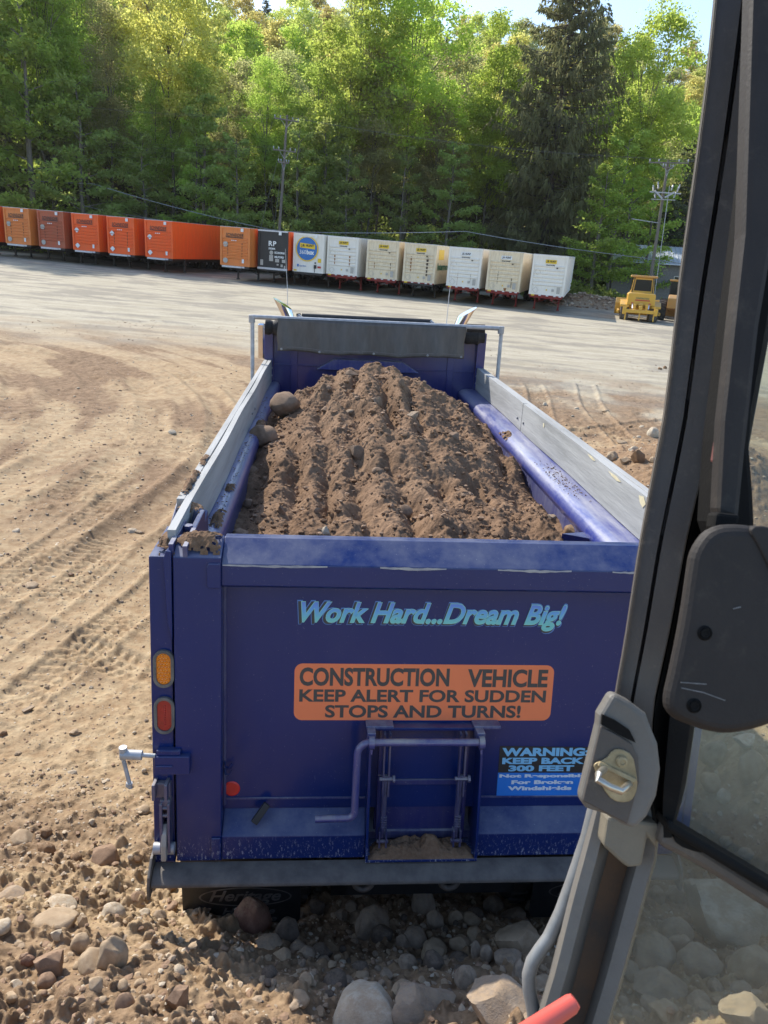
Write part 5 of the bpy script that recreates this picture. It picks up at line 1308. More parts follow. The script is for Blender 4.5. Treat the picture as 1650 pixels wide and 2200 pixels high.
co_ = P_(b, 'cab', Y, bevel=.03)
b = MB(); b.prism([(-.62, 2.18), (-.56, 2.98), (.56, 2.98), (.62, 2.18)], lambda x, z, y: (x, y, z), .985, .999); P_(b, 'rear_window', M['glass'], co_)
b = MB(); b.box(-.86, -.84, 1.2, 2.5, 2.2, 2.95); P_(b, 'side_window', M['glass'], co_); b = MB(); b.box(.84, .86, 1.2, 2.5, 2.2, 2.95); P_(b, 'side_window', M['glass'], co_)
b = MB()
for s in (-1, 1): b.bar((s * .74, .97, 2.05), (s * .66, .97, 3.1), .10, .05)
P_(b, 'window_post', M['black'], co_)
b = MB(); b.box(-.95, .95, .75, 2.9, 3.12, 3.28); P_(b, 'cab_roof', M['ochre'], co_, bevel=.06)
for s in (-1, 1):
    b = MB(); b.lathe([(0, .09), (.05, .08), (.07, 0), (0, 0)], (s * .62, .95, 3.28), (0, 0, 1), 10); P_(b, 'work_lamp', M['black'], co_)
b = MB(); b.prism([(-1.0, 1.15), (-.95, 2.0), (.95, 2.0), (1.0, 1.15)], lambda x, z, y: (x, y, z), -.15, .22); to_ = P_(b, 'rear_tank', Y, bevel=.04)
b = MB(); lettering(b, 'CONSTRUCTION', -.42, .52, 1.60, 1.72, lambda u, z, n: (u, -.152 - n, z), 0, bold=.05, thick=.002); P_(b, 'tank_lettering', mat('dull_green_lettering', (.10, .14, .07), (.08, .11, .06), 6, rough=.5), to_)
b = MB(); b.box(-.45, .6, -.155, -.151, 1.48, 1.56); P_(b, 'tank_stripe', TM['redm'], to_)
for s in (-1, 1):
    b = MB(); b.box(s * .62 - .08, s * .62 + .08, -.17, -.15, 1.26, 1.34); P_(b, 'tail_lamp', TM['redm'], to_)
b = MB(); b.box(-1.05, 1.05, -.95, -.65, .62, .86)
for s in (-1, 1): b.box(s * 1.12 - .12, s * 1.12 + .12, -.98, -.60, .50, 1.0); b.bar((s * .45, -.65, .80), (s * .45, .25, 1.15), .14, .16); b.box(s * .42 - .09, s * .42 + .09, -.72, -.35, .80, 1.25)
b.box(-.12, .12, -.95, .2, .86, 1.12)
ri = P_(b, 'ripper', Y, bevel=.03)
for x in (-1.0, 0, 1.0):
    b = MB(); b.prism([(-.84, 1.12), (-.72, 1.12), (-.70, .55), (-.74, .22), (-.92, .10), (-.86, .32), (-.84, .6)], lambda y, z, xx: (xx, y, z), x - .05, x + .05); P_(b, 'ripper_shank', Y, ri, bevel=.01)
for s in (-1, 1):
    b = MB(); b.tube([(s * .55, -.55, .9), (s * .62, .15, 1.5)], .06, 10); P_(b, 'ripper_cylinder', M['chrome'], ri)
b = MB(); b.lathe([(.0, 0), (.18, 0), (.2, .06), (.1, .12), (0, .12)], (0, -.28, 1.15), (0, -1, 0), 14); P_(b, 'tow_winch', Y)
b = MB(); b.prism([(4.9, .25), (4.6, .6), (4.6, 1.1), (4.9, 1.5), (5.0, 1.5), (4.72, 1.1), (4.72, .6), (5.0, .25)], lambda y, z, x: (x, y, z), -1.75, 1.75)
for s in (-1, 1): b.bar((s * 1.5, 1.2, .55), (s * 1.5, 4.7, .55), .16, .22)
P_(b, 'blade', Y, bevel=.02)

ld = thing_at('wheel_loader', 'orange-yellow loader with big tyres, half hidden behind the door pillar', 'loader', 1462, 60.5, -R_(20))
def wl_w(x, y):
    b = MB(); b.lathe([(.42, -.28), (.74, -.28), (.80, -.2), (.80, .2), (.74, .28), (.42, .28)], (x, y, .80), (1, 0, 0), 28)
    for k in range(24):
        a = 2 * math.pi * k / 24; b.bar((x - .26, y + .8 * math.cos(a), .8 + .8 * math.sin(a)), (x + .26, y + .8 * math.cos(a + .1), .8 + .8 * math.sin(a + .1)), .07, .05, up=(0, math.cos(a), math.sin(a)))
    w = P_(b, 'wheel', M['tyre'], ld); b = MB(); b.lathe([(.43, -.2), (.40, 0), (.15, .0), (.15, -.24), (0, -.24)], (x, y, .8), (1 if x > 0 else -1, 0, 0), 20); P_(b, 'rim', M['ochre'], w)
for x in (-1.0, 1.0):
    for y in (.9, 4.0): wl_w(x, y)
b = MB(); b.prism([(-.2, 1.0), (-.2, 1.75), (.1, 2.0), (1.6, 2.0), (1.6, .9)], lambda y, z, x: (x, y, z), -.65, .65); b.box(-.5, .5, 1.6, 4.6, .8, 1.2); P_(b, 'rear_body', M['ochre'], ld, bevel=.05)
b = MB(); b.box(-.62, .62, 1.6, 3.0, 1.9, 3.0); lc = P_(b, 'cab', M['glass'], ld)
b = MB()
for x in (-.64, .64):
    for y in (1.58, 3.0): b.bar((x, y, 1.8), (x, y, 3.02), .08, .08)
P_(b, 'cab_post', M['black'], lc)
b = MB(); b.box(-.78, .78, 1.4, 3.2, 3.02, 3.16); P_(b, 'cab_roof', M['ochre'], lc, bevel=.05)
b = MB()
for s in (-1, 1): b.bar((s * .5, 3.2, 1.5), (s * .5, 5.6, .6), .16, .3)
P_(b, 'lift_arm', M['ochre'], ld)
b = MB(); b.prism([(5.4, .1), (5.3, .9), (5.5, 1.3), (5.6, .9), (5.7, .2), (6.6, .12), (6.6, .05)], lambda y, z, x: (x, y, z), -1.35, 1.35); P_(b, 'bucket', M['ochre'], ld)

# ------------------------------------------------------------------ poles and wires
def pole(px_top, py_top, px_b, py_b, dist, label, arms, r=.16):
    top = at_depth(px_top, py_top, dist); bot = at_depth(px_b, py_b, dist); d = (bot - top).normalized()
    g = bot.copy()
    while g.z > gz(g.x, g.y) - .3: g += d * .3
    base = empty('utility_pole', label, 'utility pole', (g.x, g.y, g.z))
    rel = top - g
    b = MB(); b.tube([(0, 0, 0), rel * .5, rel], [r, r * .85, r * .68], 12); b.build('pole_shaft', M['wood_pole'], base, smooth=True)
    tips = []
    for (f, w, ang) in arms:
        c = rel * f; dx, dy = math.cos(ang), math.sin(ang)
        b = MB(); b.bar(c + Vector((-dx * w, -dy * w, 0)) + Vector((0, -.16, 0)), c + Vector((dx * w, dy * w, 0)) + Vector((0, -.16, 0)), .12, .12); ar = b.build('crossarm', M['wood_pole'], base)
        for q in (-.95, -.5, .5, .95):
            p = c + Vector((dx * w * q, dy * w * q - .16, .06)); b = MB(); b.lathe([(.03, 0), (.03, .08), (.07, .09), (.05, .15), (.07, .16), (.05, .22), (0, .25)], p, (0, 0, 1), 8); b.build('insulator', M['insul'], ar)
            tips.append(g + p + Vector((0, 0, .25)))
        b = MB()
        for q in (-1, 1): b.bar(c + Vector((dx * w * .45 * q, dy * w * .45 * q - .16, -.04)), c + Vector((0, -.14, -.7)), .03, .03)
        b.build('arm_brace', M['galv'], ar)
    return base, g, rel, tips
p1, g1, r1, tips1 = pole(617, 247, 600, 497, 79, 'weathered wooden utility pole with two crossarms behind the orange and black trailers', [(.97, 1.25, .5), (.79, 1.15, .45), (.72, .55, .5)])
pL, gL, rL, tipsL = pole(52, 215, 68, 460, 84, 'slim utility pole with a white can transformer among the trees at the left', [(.985, .5, .4)], .14)
pR, gR, rR, tipsR = pole(1436, 345, 1399, 590, 73, 'tilted utility pole crowded with switches behind the bulldozer', [(.985, 1.7, -.35), (.955, .5, .2)], .17)
b = MB(); c = rL * .87; b.lathe([(0, 0), (.22, 0), (.24, .05), (.24, .8), (.18, .9), (0, .92)], c + Vector((.3, -.2, -.5)), (0, 0, 1), 14); b.build('transformer', M['white'], pL)
# switchgear on the right pole
c = rR * .80
for (dx, dz, l_) in ((-1.0, .1, .5), (-.6, .3, .6), (.55, .2, .5), (1.1, .1, .7), (-.75, -.5, .4), (.9, -.4, .5)):
    b = MB(); b.lathe([(.03, 0), (.09, .05), (.04, .1), (.09, .15), (.04, .2), (.09, .25), (.04, .3), (.09, .35), (.03, l_)], c + Vector((dx, -.25, dz)), (.25 * (1 if dx > 0 else -1), 0, 1), 10); b.build('switch_insulator', M['insul'], pR)
b = MB(); b.bar(c + Vector((-1.3, -.2, 0)), c + Vector((1.5, -.2, .0)), .10, .10); b.bar(c + Vector((-1.1, -.2, -.6)), c + Vector((1.1, -.2, -.55)), .06, .06); b.bar(c + Vector((-.9, -.25, .1)), c + Vector((-.1, -.2, -.5)), .14, .14); b.bar(c + Vector((.9, -.25, .1)), c + Vector((.1, -.2, -.4)), .14, .14); b.build('switch_frame', M['galv'], pR)
b = MB(); b.tube([c + Vector((.35, -.25, .6)), c * .5 + Vector((.45, -.3, 0)), Vector((.5, -.35, .3))], .03, 8); b.build('cable_riser', M['insul'], pR)
b = MB(); b.bar(c * .77 + Vector((-2.6, -.2, .1)), c * .77 + Vector((-.1, -.1, -.1)), .10, .06); b.build('side_arm', M['galv'], pR)
TM['thin'] = mat('thin_dark_wire', (.09, .095, .09), (.07, .07, .07), 4, rough=.6)
def wire(name, label, cat, pts, r, sag, group=None):
    b = MB(); q = []
    for a, c in zip(pts[:-1], pts[1:]):
        n = 16
        for k in range(n + (1 if c is pts[-1] else 0)):
            t = k / n; q.append(a.lerp(c, t) - Vector((0, 0, sag * 4 * t * (1 - t))))
    b.tube(q, r, 5, cap=False); o = b.build(name, M['wire'] if r > .02 else TM['thin'], None); return tag(o, label, cat, group)
hitp = g1 + r1 * .30; hitL = gL + rL * .40
farL = at_depth(-260, 356, 84)
fr = at_depth(1700, 590, 66)
wire('power_cable', 'thick pale cable from the left edge dipping to the pole behind the trailers', 'cable', [farL, at_depth(200, 395, 81), hitp], .035, .25)
wire('power_cable', 'pale cable rising from the middle pole to the slim left pole', 'cable', [hitL, hitp + Vector((0, 0, .12))], .03, .8)
wire('power_cable', 'long thick cable running down from the middle pole towards the right pole', 'cable', [hitp, at_depth(1000, 497, 74), at_depth(1398, 556, 73), fr], .035, .15)
Gw = 'thin wires between the left and middle poles'
NTH = ['left end', 'second', 'third', 'right end']
for k in range(4): wire('power_wire', 'thin wire running left from the %s insulator of the middle pole top crossarm' % NTH[k], 'wire', [tipsL[k] if k < len(tipsL) else tipsL[0], tips1[k]], .005, .5, Gw)
for k in range(4): wire('power_wire', 'thin wire running left from the %s insulator of the middle pole lower crossarm' % NTH[k], 'wire', [gL + rL * (.80 - .05 * k), tips1[4 + k]], .007, .5, 'lower thin wires between the left and middle poles')
for k in range(3): wire('power_wire', 'thin wire crossing the big spruce from the %s insulator of the top crossarm' % NTH[k], 'wire', [tips1[k], tipsR[k]], .007, .6, 'thin wires in front of the spruce')
for k in range(4): wire('power_wire', 'thin wire leaving the %s insulator of the right pole towards the right edge' % NTH[k], 'wire', [tipsR[k], tipsR[k] + Vector((14, -3, 1.0))], .014, .5, 'thin wires right of the right pole')
for k, (q0, q1) in enumerate((((600, 330), (560, 490)), ((608, 345), (588, 490)))):
    wire('guy_wire', ('slanting guy wire on the left of the middle pole', 'steeper guy wire close to the middle pole')[k], 'guy wire', [at_depth(*q0, 79), at_depth(*q1, 78)], .02, 0)

# ------------------------------------------------------------------ shed beyond the trees at the right
sh = empty('metal_shed', 'low shed with a pale ribbed metal roof showing between trees at the right', 'building', (35.5, 81, 0), -R_(10))
sx, sy = 13.0, 6.0; bz = gz(35.5, 81) - .3; sh.location.z = bz; hz = 5.35 - bz
b = MB(); b.box(-sx, sx, 0, sy, 0, hz)
wo = b.build('wall', mat('grey_wall_boards', (.22, .21, .20), (.15, .145, .14), 6, rough=.8), sh)
for k in range(6):
    b = MB(); x = -11 + k * 4.2; b.box(x, x + 1.1, -.03, .02, hz * .35, hz * .75); w = b.build('window', M['white'], wo); b = MB(); b.box(x + .08, x + 1.02, -.045, -.031, hz * .35 + .08, hz * .75 - .08); b.build('pane', M['glass'], w)
b = MB(); b.add([(-sx - .5, -.7, hz - .1), (sx + .5, -.7, hz - .1), (sx + .5, sy / 2 + .6, hz + 1.75), (-sx - .5, sy / 2 + .6, hz + 1.75), (-sx - .5, -.7, hz - .18), (sx + .5, -.7, hz - .18), (sx + .5, sy / 2 + .6, hz + 1.65), (-sx - .5, sy / 2 + .6, hz + 1.65)], [(0, 1, 2, 3), (7, 6, 5, 4), (0, 4, 5, 1), (1, 5, 6, 2), (2, 6, 7, 3), (3, 7, 4, 0)])
for k in range(60):
    x = -sx - .45 + k * (2 * sx + .9) / 59; b.bar((x, -.7, hz - .07), (x, sy / 2 + .6, hz + 1.78), .06, .05)
b.add([(-sx - .5, sy / 2 + .6, hz + 1.75), (sx + .5, sy / 2 + .6, hz + 1.75), (sx + .5, sy + .7, hz), (-sx - .5, sy + .7, hz)], [(0, 1, 2, 3)])
b.build('roof', mat('pale_metal_roofing', (.58, .62, .68), (.48, .52, .58), 3, rough=.4, metal=.2), sh)
# ------------------------------------------------------------------ trees
def leaf_quads(C, N, size, r, asp=1.0, up=.35):
    """C centres, one quad each; N preferred normals"""
    n = len(C)
    nr = r.normal(size=(n, 3)) + N * 1.0; nr[:, 2] += up; nr /= np.linalg.norm(nr, axis=1)[:, None]
    a = np.cross(nr, r.normal(size=(n, 3))); a /= np.linalg.norm(a, axis=1)[:, None] + 1e-9; b = np.cross(nr, a)
    s = (size * r.uniform(.6, 1.35, n))[:, None]; k = .55
    V = np.stack([C - a * s, C - b * s * k * asp, C + a * s, C + b * s * k * asp], 1)
    return V.reshape(-1, 3)
def quadmesh(name, V, m):
    n = len(V) // 4
    return mesh_np(name, V, np.arange(n * 4).reshape(-1, 4), False, [m])
M['bark'] = mat('grey_brown_bark', (.17, .15, .125), (.07, .06, .05), 5, rough=.95, stretch=(5, 5, .6)); M['barkp'] = mat('pale_bark', (.17, .155, .13), (.09, .08, .065), 4, rough=.95, stretch=(4, 4, .7))
M['twig'] = mat('dry_twigs', (.22, .20, .18), (.12, .105, .095), 3, rough=.95)
def deciduous(seed, H, R, base, lobes=11, clusters=230, per=52, leaf=.20, loose=1.0, barkm='bark', twigs=True):
    r = np.random.RandomState(seed); rd = random.Random(seed)
    bend = [(rd.uniform(-.5, .5), rd.uniform(-.5, .5)) for _ in range(5)]
    def trunk_pt(z): 
        t = z / H; i = min(3, int(t * 4)); f = t * 4 - i
        return Vector((bend[i][0] * (1 - f) + bend[i + 1][0] * f, bend[i][1] * (1 - f) + bend[i + 1][1] * f, z)) * 1.0 - Vector((bend[0][0], bend[0][1], 0))
    tr = MB(); hs = [0, .12, .3, .5, .68, .85]
    tr.tube([trunk_pt(h * H) for h in hs], [.30 * H / 22, .22 * H / 22, .18 * H / 22, .13 * H / 22, .08 * H / 22, .03], 8)
    # lobes in the crown envelope
    L = []
    for k in range(lobes):
        t = (k + rd.random()) / lobes; z = base + (H - base) * (.12 + .82 * t); prof = math.sin(math.pi * min(1, (t * .78 + .2))) ** .7
        a = k * 2.4 + rd.random(); q = R * prof * rd.uniform(.35, .75)
        L.append((Vector((q * math.cos(a), q * math.sin(a), z)) + trunk_pt(z) * .6, R * rd.uniform(.38, .56) * (1.15 - .42 * t)))
    L.append((trunk_pt(H * .93) * .5 + Vector((0, 0, H * .5)), R * .32)); L[-1] = (Vector((L[-1][0].x, L[-1][0].y, H - R * .3)), R * .33)
    for c, q in L:
        z0 = max(base * .7, c.z - 1.2 * math.hypot(c.x, c.y) - 1); p0 = trunk_pt(min(z0, H * .9))
        mid = p0.lerp(c, .5) + Vector((rd.uniform(-.3, .3), rd.uniform(-.3, .3), -.2))
        tr.tube([p0, mid, c], [.075, .05, .02], 5)
        for _ in range(5):
            e = c + Vector((rd.gauss(0, 1), rd.gauss(0, 1), rd.gauss(.3, .8))).normalized() * q * .85; s0 = p0.lerp(c, rd.uniform(.4, 1)); tr.tube([s0, e], [.028, .008], 4, cap=False)
    # few low bare branches
    for _ in range(7 if twigs else 3):
        z = rd.uniform(base * .35, base * 1.05); a = rd.uniform(0, 6.28); l_ = rd.uniform(.8, 2.6); p = trunk_pt(z)
        e = p + Vector((math.cos(a) * l_, math.sin(a) * l_, rd.uniform(.2, 1.2))); tr.tube([p, p.lerp(e, .5) + Vector((0, 0, .2)), e], [.035, .02, .006], 4, cap=False)
    wts = np.array([q ** 2 for _, q in L]); wts /= wts.sum(); idx = r.choice(len(L), clusters, p=wts)
    cc = np.array([L[i][0][:] for i in idx]); qq = np.array([L[i][1] for i in idx])
    d = r.normal(size=(clusters, 3)); d[:, 2] = np.abs(d[:, 2]) * 1.0 - .35; d /= np.linalg.norm(d, axis=1)[:, None]
    C = cc + d * (qq * r.uniform(.55, 1.12, clusters))[:, None]
    CR = R * .105 * loose * r.uniform(.55, 1.3, clusters)
    P = np.repeat(C, per, 0) + r.normal(size=(clusters * per, 3)) * np.repeat(CR, per)[:, None] * np.array([1, 1, .62])
    N = np.repeat(d, per, 0)
    return tr, leaf_quads(P, N * .8, leaf, r)
def layered(seed, H, R, base, n=26, per=260, leaf=.17):
    """young maples and beeches with flat horizontal layers of leaves"""
    r = np.random.RandomState(seed); rd = random.Random(seed); tr = MB()
    tr.tube([(0, 0, 0), (.15, .1, H * .4), (-.1, .2, H * .75), (.1, 0, H * .97)], [.20, .14, .08, .02], 8)
    P = []
    for k in range(n):
        t = (k + rd.random()) / n; z = base + (H - base) * t; a = k * 2.4 + rd.uniform(-.4, .4); l_ = R * (1 - .75 * t) * rd.uniform(.6, 1.1) + .4
        e = Vector((math.cos(a) * l_, math.sin(a) * l_, z + l_ * rd.uniform(.02, .3))); tr.tube([(0, 0, z - .5), Vector((0, 0, z - .3)).lerp(e, .55) + Vector((0, 0, .15)), e], [.05, .03, .008], 5, cap=False)
        m_ = int(per * (l_ / R + .3)); u = r.uniform(.25, 1.08, m_) ** .8; w = r.normal(size=m_) * .26 * l_ * (1.15 - u * .5)
        P.append(np.stack([e.x * u - math.sin(a) * w, e.y * u + math.cos(a) * w, z - .3 + (e.z - z + .3) * u + r.normal(size=m_) * .16 - np.abs(w) * .12], -1))
    P = np.concatenate(P); N = np.zeros_like(P); N[:, 2] = 1.2
    return tr, leaf_quads(P, N, leaf, r)
def spruce(seed, H=35.0, R=7.4, whorl=.40, spray=46, dens=6, droop=1.0, leaf=.13, zlow=2.0):
    r = np.random.RandomState(seed); rd = random.Random(seed); tr = MB(); V = []
    tr.tube([(0, 0, 0), (.1, 0, H * .5), (0, .1, H)], [H * .016, H * .009, .03], 10)
    z = zlow
    while z < H - .5:
        t = z / H; Rz = R * min(1.0, (1 - t) * 2.3 + .05) ** .85 * (.74 + .26 * min(1, t / .2))
        for k in range(dens):
            a = rd.uniform(0, 6.28); l_ = Rz * rd.uniform(.55, 1.08); 
            if l_ < .3: l_ = .3
            nseg = 7; pts = []
            for i in range(nseg + 1):
                u = i / nseg; dz = -droop * l_ * (.30 * u - .26 * u ** 3) * (1 - .5 * t) + .25 * t * u * l_ * .6
                pts.append(Vector((math.cos(a + .1 * u) * l_ * u, math.sin(a + .1 * u) * l_ * u, z + dz)))
            tr.tube(pts, [.05 * (1 - i / (nseg + 1)) * min(1.4, l_ / 3) + .006 for i in range(nseg + 1)], 4, cap=False)
            m_ = max(6, int(spray * l_ / R * (1 if z > H * .13 else .45))); u = r.uniform(.12, 1.03, m_) ** .8
            pa = np.array([p[:] for p in pts]); ui = u * nseg; i0 = np.clip(ui.astype(int), 0, nseg - 1); f = (ui - i0)[:, None]; P0 = pa[i0] * (1 - f) + pa[i0 + 1] * f
            side_ = np.array([-math.sin(a), math.cos(a), 0]); w = r.normal(size=m_) * .16 * l_ * (1.1 - u); P0 = P0 + side_ * w[:, None]; P0[:, 2] -= np.abs(w) * .4
            ln_ = r.uniform(.35, 1.25, m_) * droop * (.45 + .75 * (1 - t)) ; dirv = r.normal(size=(m_, 3)) * .22; dirv[:, 2] = -1; dirv[:, 0] += math.cos(a) * .35; dirv[:, 1] += math.sin(a) * .35
            wv = np.cross(dirv, r.normal(size=(m_, 3))); wv /= np.linalg.norm(wv, axis=1)[:, None]
            for sgn in range(2):
                wd = leaf * r.uniform(.6, 1.2, m_)[:, None]; tip = P0 + dirv * ln_[:, None]; md = P0 + dirv * (ln_ * .45)[:, None]
                V.append(np.stack([P0, md - wv * wd, tip, md + wv * wd], 1).reshape(-1, 3)); wv = np.cross(dirv, wv); wv /= np.linalg.norm(wv, axis=1)[:, None]
            # upright sprays along the top of the branch
            m2 = max(4, m_ // 2); u = r.uniform(.3, 1.05, m2); ui = u * nseg; i0 = np.clip(ui.astype(int), 0, nseg - 1); f = (ui - i0)[:, None]; P1 = pa[i0] * (1 - f) + pa[i0 + 1] * f
            V.append(leaf_quads(P1 + r.normal(size=(m2, 3)) * .1, np.tile([math.cos(a), math.sin(a), .6], (m2, 1)), leaf * 1.9, r, .6))
        z += whorl * (1 if t < .75 else .8)
    for _ in range(90):
        z = rd.uniform(.05, .3) * H; a = rd.uniform(0, 6.28); l_ = R * rd.uniform(.3, .85); p = Vector((0, 0, z)); e = Vector((math.cos(a) * l_, math.sin(a) * l_, z - rd.uniform(.1, 1.5)))
        tr.tube([p, p.lerp(e, .5) + Vector((0, 0, .4)), e], [.03, .018, .006], 4, cap=False)
    return tr, np.concatenate(V)
def bare(seed, H, R):
    rd = random.Random(seed); tr = MB()
    def br(p, d, l_, r_, lev):
        e = p + d * l_; m_ = p.lerp(e, .5) + Vector((rd.uniform(-.1, .1), rd.uniform(-.1, .1), 0)) * l_ * .3; tr.tube([p, m_, e], [r_, r_ * .8, r_ * .55], 5 if lev < 2 else 3, cap=False)
        if lev >= 5: return
        for _ in range(4 if lev == 0 else 3 if lev < 4 else 4):
            nd = (d + Vector((rd.gauss(0, .42), rd.gauss(0, .42), rd.gauss(.12, .25)))).normalized(); br(m_.lerp(e, rd.uniform(.1, 1)), nd, l_ * rd.uniform(.52, .78), r_ * .5, lev + 1)
    br(Vector((0, 0, 0)), Vector((0, 0, 1)), H * .40, .2, 0)
    return tr
K_ = {}
def kind(key, tr, V, lm, bark='bark'):
    tme = tmesh(tr, 'trunk', M[bark]); K_[key] = (tme, quadmesh('crown', V, None) if V is not None else None, lm)
LM = {'lime': leaf_mat('lime_spring_leaves', (.26, .37, .08), (.58, .82, .17)), 'yellow': leaf_mat('yellow_green_spring_leaves', (.36, .42, .13), (.76, .86, .26)), 'green': leaf_mat('fresh_green_leaves', (.23, .35, .09), (.52, .76, .17)),
      'olive': leaf_mat('pale_olive_leaves', (.26, .31, .15), (.52, .60, .28)), 'hill': leaf_mat('pale_hill_leaves', (.34, .42, .15), (.66, .80, .27)), 'hill_yellow': leaf_mat('pale_yellow_hill_leaves', (.42, .44, .17), (.78, .82, .30)), 'deep': leaf_mat('deep_green_leaves', (.22, .33, .12), (.50, .68, .22)), 'pine': leaf_mat('blue_green_needles', (.11, .15, .105), (.15, .20, .11)),  # deep is the layered young trees' own darker green
      'spruce': leaf_mat('brown_green_spruce_needles', (.19, .215, .125), (.27, .30, .165)), 'brush': leaf_mat('undergrowth_leaves', (.12, .16, .055), (.28, .38, .10))}
for i in range(6): kind('d%d' % i, *deciduous(40 + i, 20, 5.2 + .3 * (i % 3), 6.5, lobes=11 + i % 3, clusters=360, per=62, leaf=.17, loose=1.0), 'lime', 'barkp' if i % 2 else 'bark')
for i in range(4): kind('h%d' % i, *deciduous(60 + i, 15, 5.6, 2.6, lobes=12, clusters=400, per=46, leaf=.235, loose=.9), 'lime')
for i in range(3): kind('s%d' % i, *deciduous(80 + i, 21, 4.2, 8, lobes=12, clusters=330, per=44, leaf=.14, loose=1.4, barkm='barkp'), 'olive', 'barkp')
for i in range(4): kind('l%d' % i, *layered(90 + i, 13 + i, 4.2, 2.2), 'deep', 'barkp')
kind('big_spruce', *spruce(5), 'spruce')
for i in range(2): kind('p%d' % i, *spruce(7 + i, 19, 3.6, .62, 40, 5, .45, .17, 4.0), 'pine')
for i in range(2):
    K_['b%d' % i] = (tmesh(bare(20 + i, 15, 4), 'trunk', M['twig']), None, None)
def tree(key, x, y, sc, leaf, label, group, rz=None, name='tree', cat='tree', sz=1.0):
    tm, cm, lm = K_[key]
    t = empty(name, label, cat, (x, y, gz(x, y) - .15), rnd.uniform(0, 6.28) if rz is None else rz, group); t.scale = (sc, sc, sc * sz)
    link('trunk', tm, t)
    if cm is not None:
        c = link('crown', cm, t); c.material_slots[0].link = 'OBJECT'; c.material_slots[0].material = LM[leaf or lm]
    return t
# what stands below or in front of each stretch of the wood, by direction from the camera
def where(x, y):
    q = x / y
    for lim, s in ((-.46, 'the leftmost orange trailers'), (-.39, 'the dull red trailer'), (-.33, 'the bright orange trailers'), (-.25, 'the long orange side wall'), (-.19, 'the pale orange trailer'), (-.13, 'the middle utility pole'), (-.08, 'the round blue logo'), (-.03, 'the first white trailer'),
                   (.03, 'the cream trailers'), (.085, 'the white-sign trailers'), (.15, 'the spruce left edge'), (.225, 'the big spruce'), (.28, 'the rubble bank'), (.34, 'the bulldozer'), (9, 'the door pillar')):
        if q < lim: return s
DESC = {'hill': 'pale green', 'hill_yellow': 'pale yellow-green', 'lime': 'lime green', 'yellow': 'yellowish', 'green': 'fresh green', 'olive': 'thin pale olive', 'deep': 'darker green layered', 'pine': 'dark blue-green', None: 'bare grey'}
used = {}
def auto(key, x, y, leaf, row):
    what = 'conifer' if key[0] == 'p' else 'young tree' if key[0] == 'l' else 'tree'
    lab = '%s %s %s, above %s' % (DESC[leaf], what, row, where(x, y))
    n = used.get(lab, 0); used[lab] = n + 1
    if n: lab = ['', 'smaller ', 'farther ', 'rightmost '][min(n, 3)] + lab
    return lab
SPX, SPY = 15.9, 89.0
sp_t = tree('big_spruce', SPX, SPY, .98, None, 'huge old spruce with drooping brown-green branches, tallest tree of all', None, 1.0, 'spruce_tree', 'spruce')
rt = random.Random(12)
rows = [ # y, spacing, keys, leaves, jitter, scale range, row name
 (86, 5.2, ['l0', 'l1', 'l2', 'l3'], ['deep', 'green', 'deep'], 1.6, (.75, 1.1), 'low at the wood edge'),
 (90, 5.6, ['s0', 'd1', 'd0', 'd2', 's2'], ['olive', 'green', 'green', 'lime'], 1.5, (.55, .75), 'in the front row'),
 (96, 6.6, ['d0', 'd1', 'd3', 'd4', 's0', 'd5'], ['green', 'lime', 'green', 'olive', 'lime'], 2, (.50, .70), 'in the second row'),
 (104, 7.5, ['d1', 'd2', 'd5', 'h0', 'h1', 'd3'], ['lime', 'green', 'yellow', 'lime', 'olive'], 2.2, (.52, .70), 'in the third row'),
 (112, 6.2, ['h0', 'h1', 'h2', 'h3', 'd4', 'b0'], ['lime', 'hill', 'green', 'olive', 'lime', None], 2.2, (.66, .84), 'at the foot of the slope'),
 (122, 6.6, ['h0', 'h1', 'h2', 'h3', 'p0'], ['hill', 'lime', 'olive', 'hill_yellow', 'pine'], 2.5, (.62, .84), 'low on the slope'),
 (133, 7.0, ['h0', 'h3', 'h2', 'b1', 'h1'], ['hill', 'lime', 'hill_yellow', None, 'hill'], 2.5, (.62, .84), 'halfway up the slope'),
 (145, 7.4, ['h1', 'h2', 'h3', 'h0', 'p1'], ['lime', 'hill_yellow', 'hill', 'olive', 'pine'], 2.5, (.64, .84), 'high on the slope'),
 (159, 7.8, ['h0', 'h1', 'h2', 'h3', 'h2'], ['hill_yellow', 'hill', 'olive', 'hill_yellow', 'hill'], 3, (.64, .86), 'near the top of the slope'),
 (175, 8.2, ['h0', 'h1', 'h3', 'p1', 'h2'], ['hill', 'hill_yellow', 'hill', 'pine', 'olive'], 3, (.66, .86), 'just below the ridge'),
 (192, 8.5, ['h0', 'h1', 'p0', 'h2', 'h3'], ['hill_yellow', 'hill', 'pine', 'hill', 'hill_yellow'], 3, (.66, .86), 'on the ridge'),
]
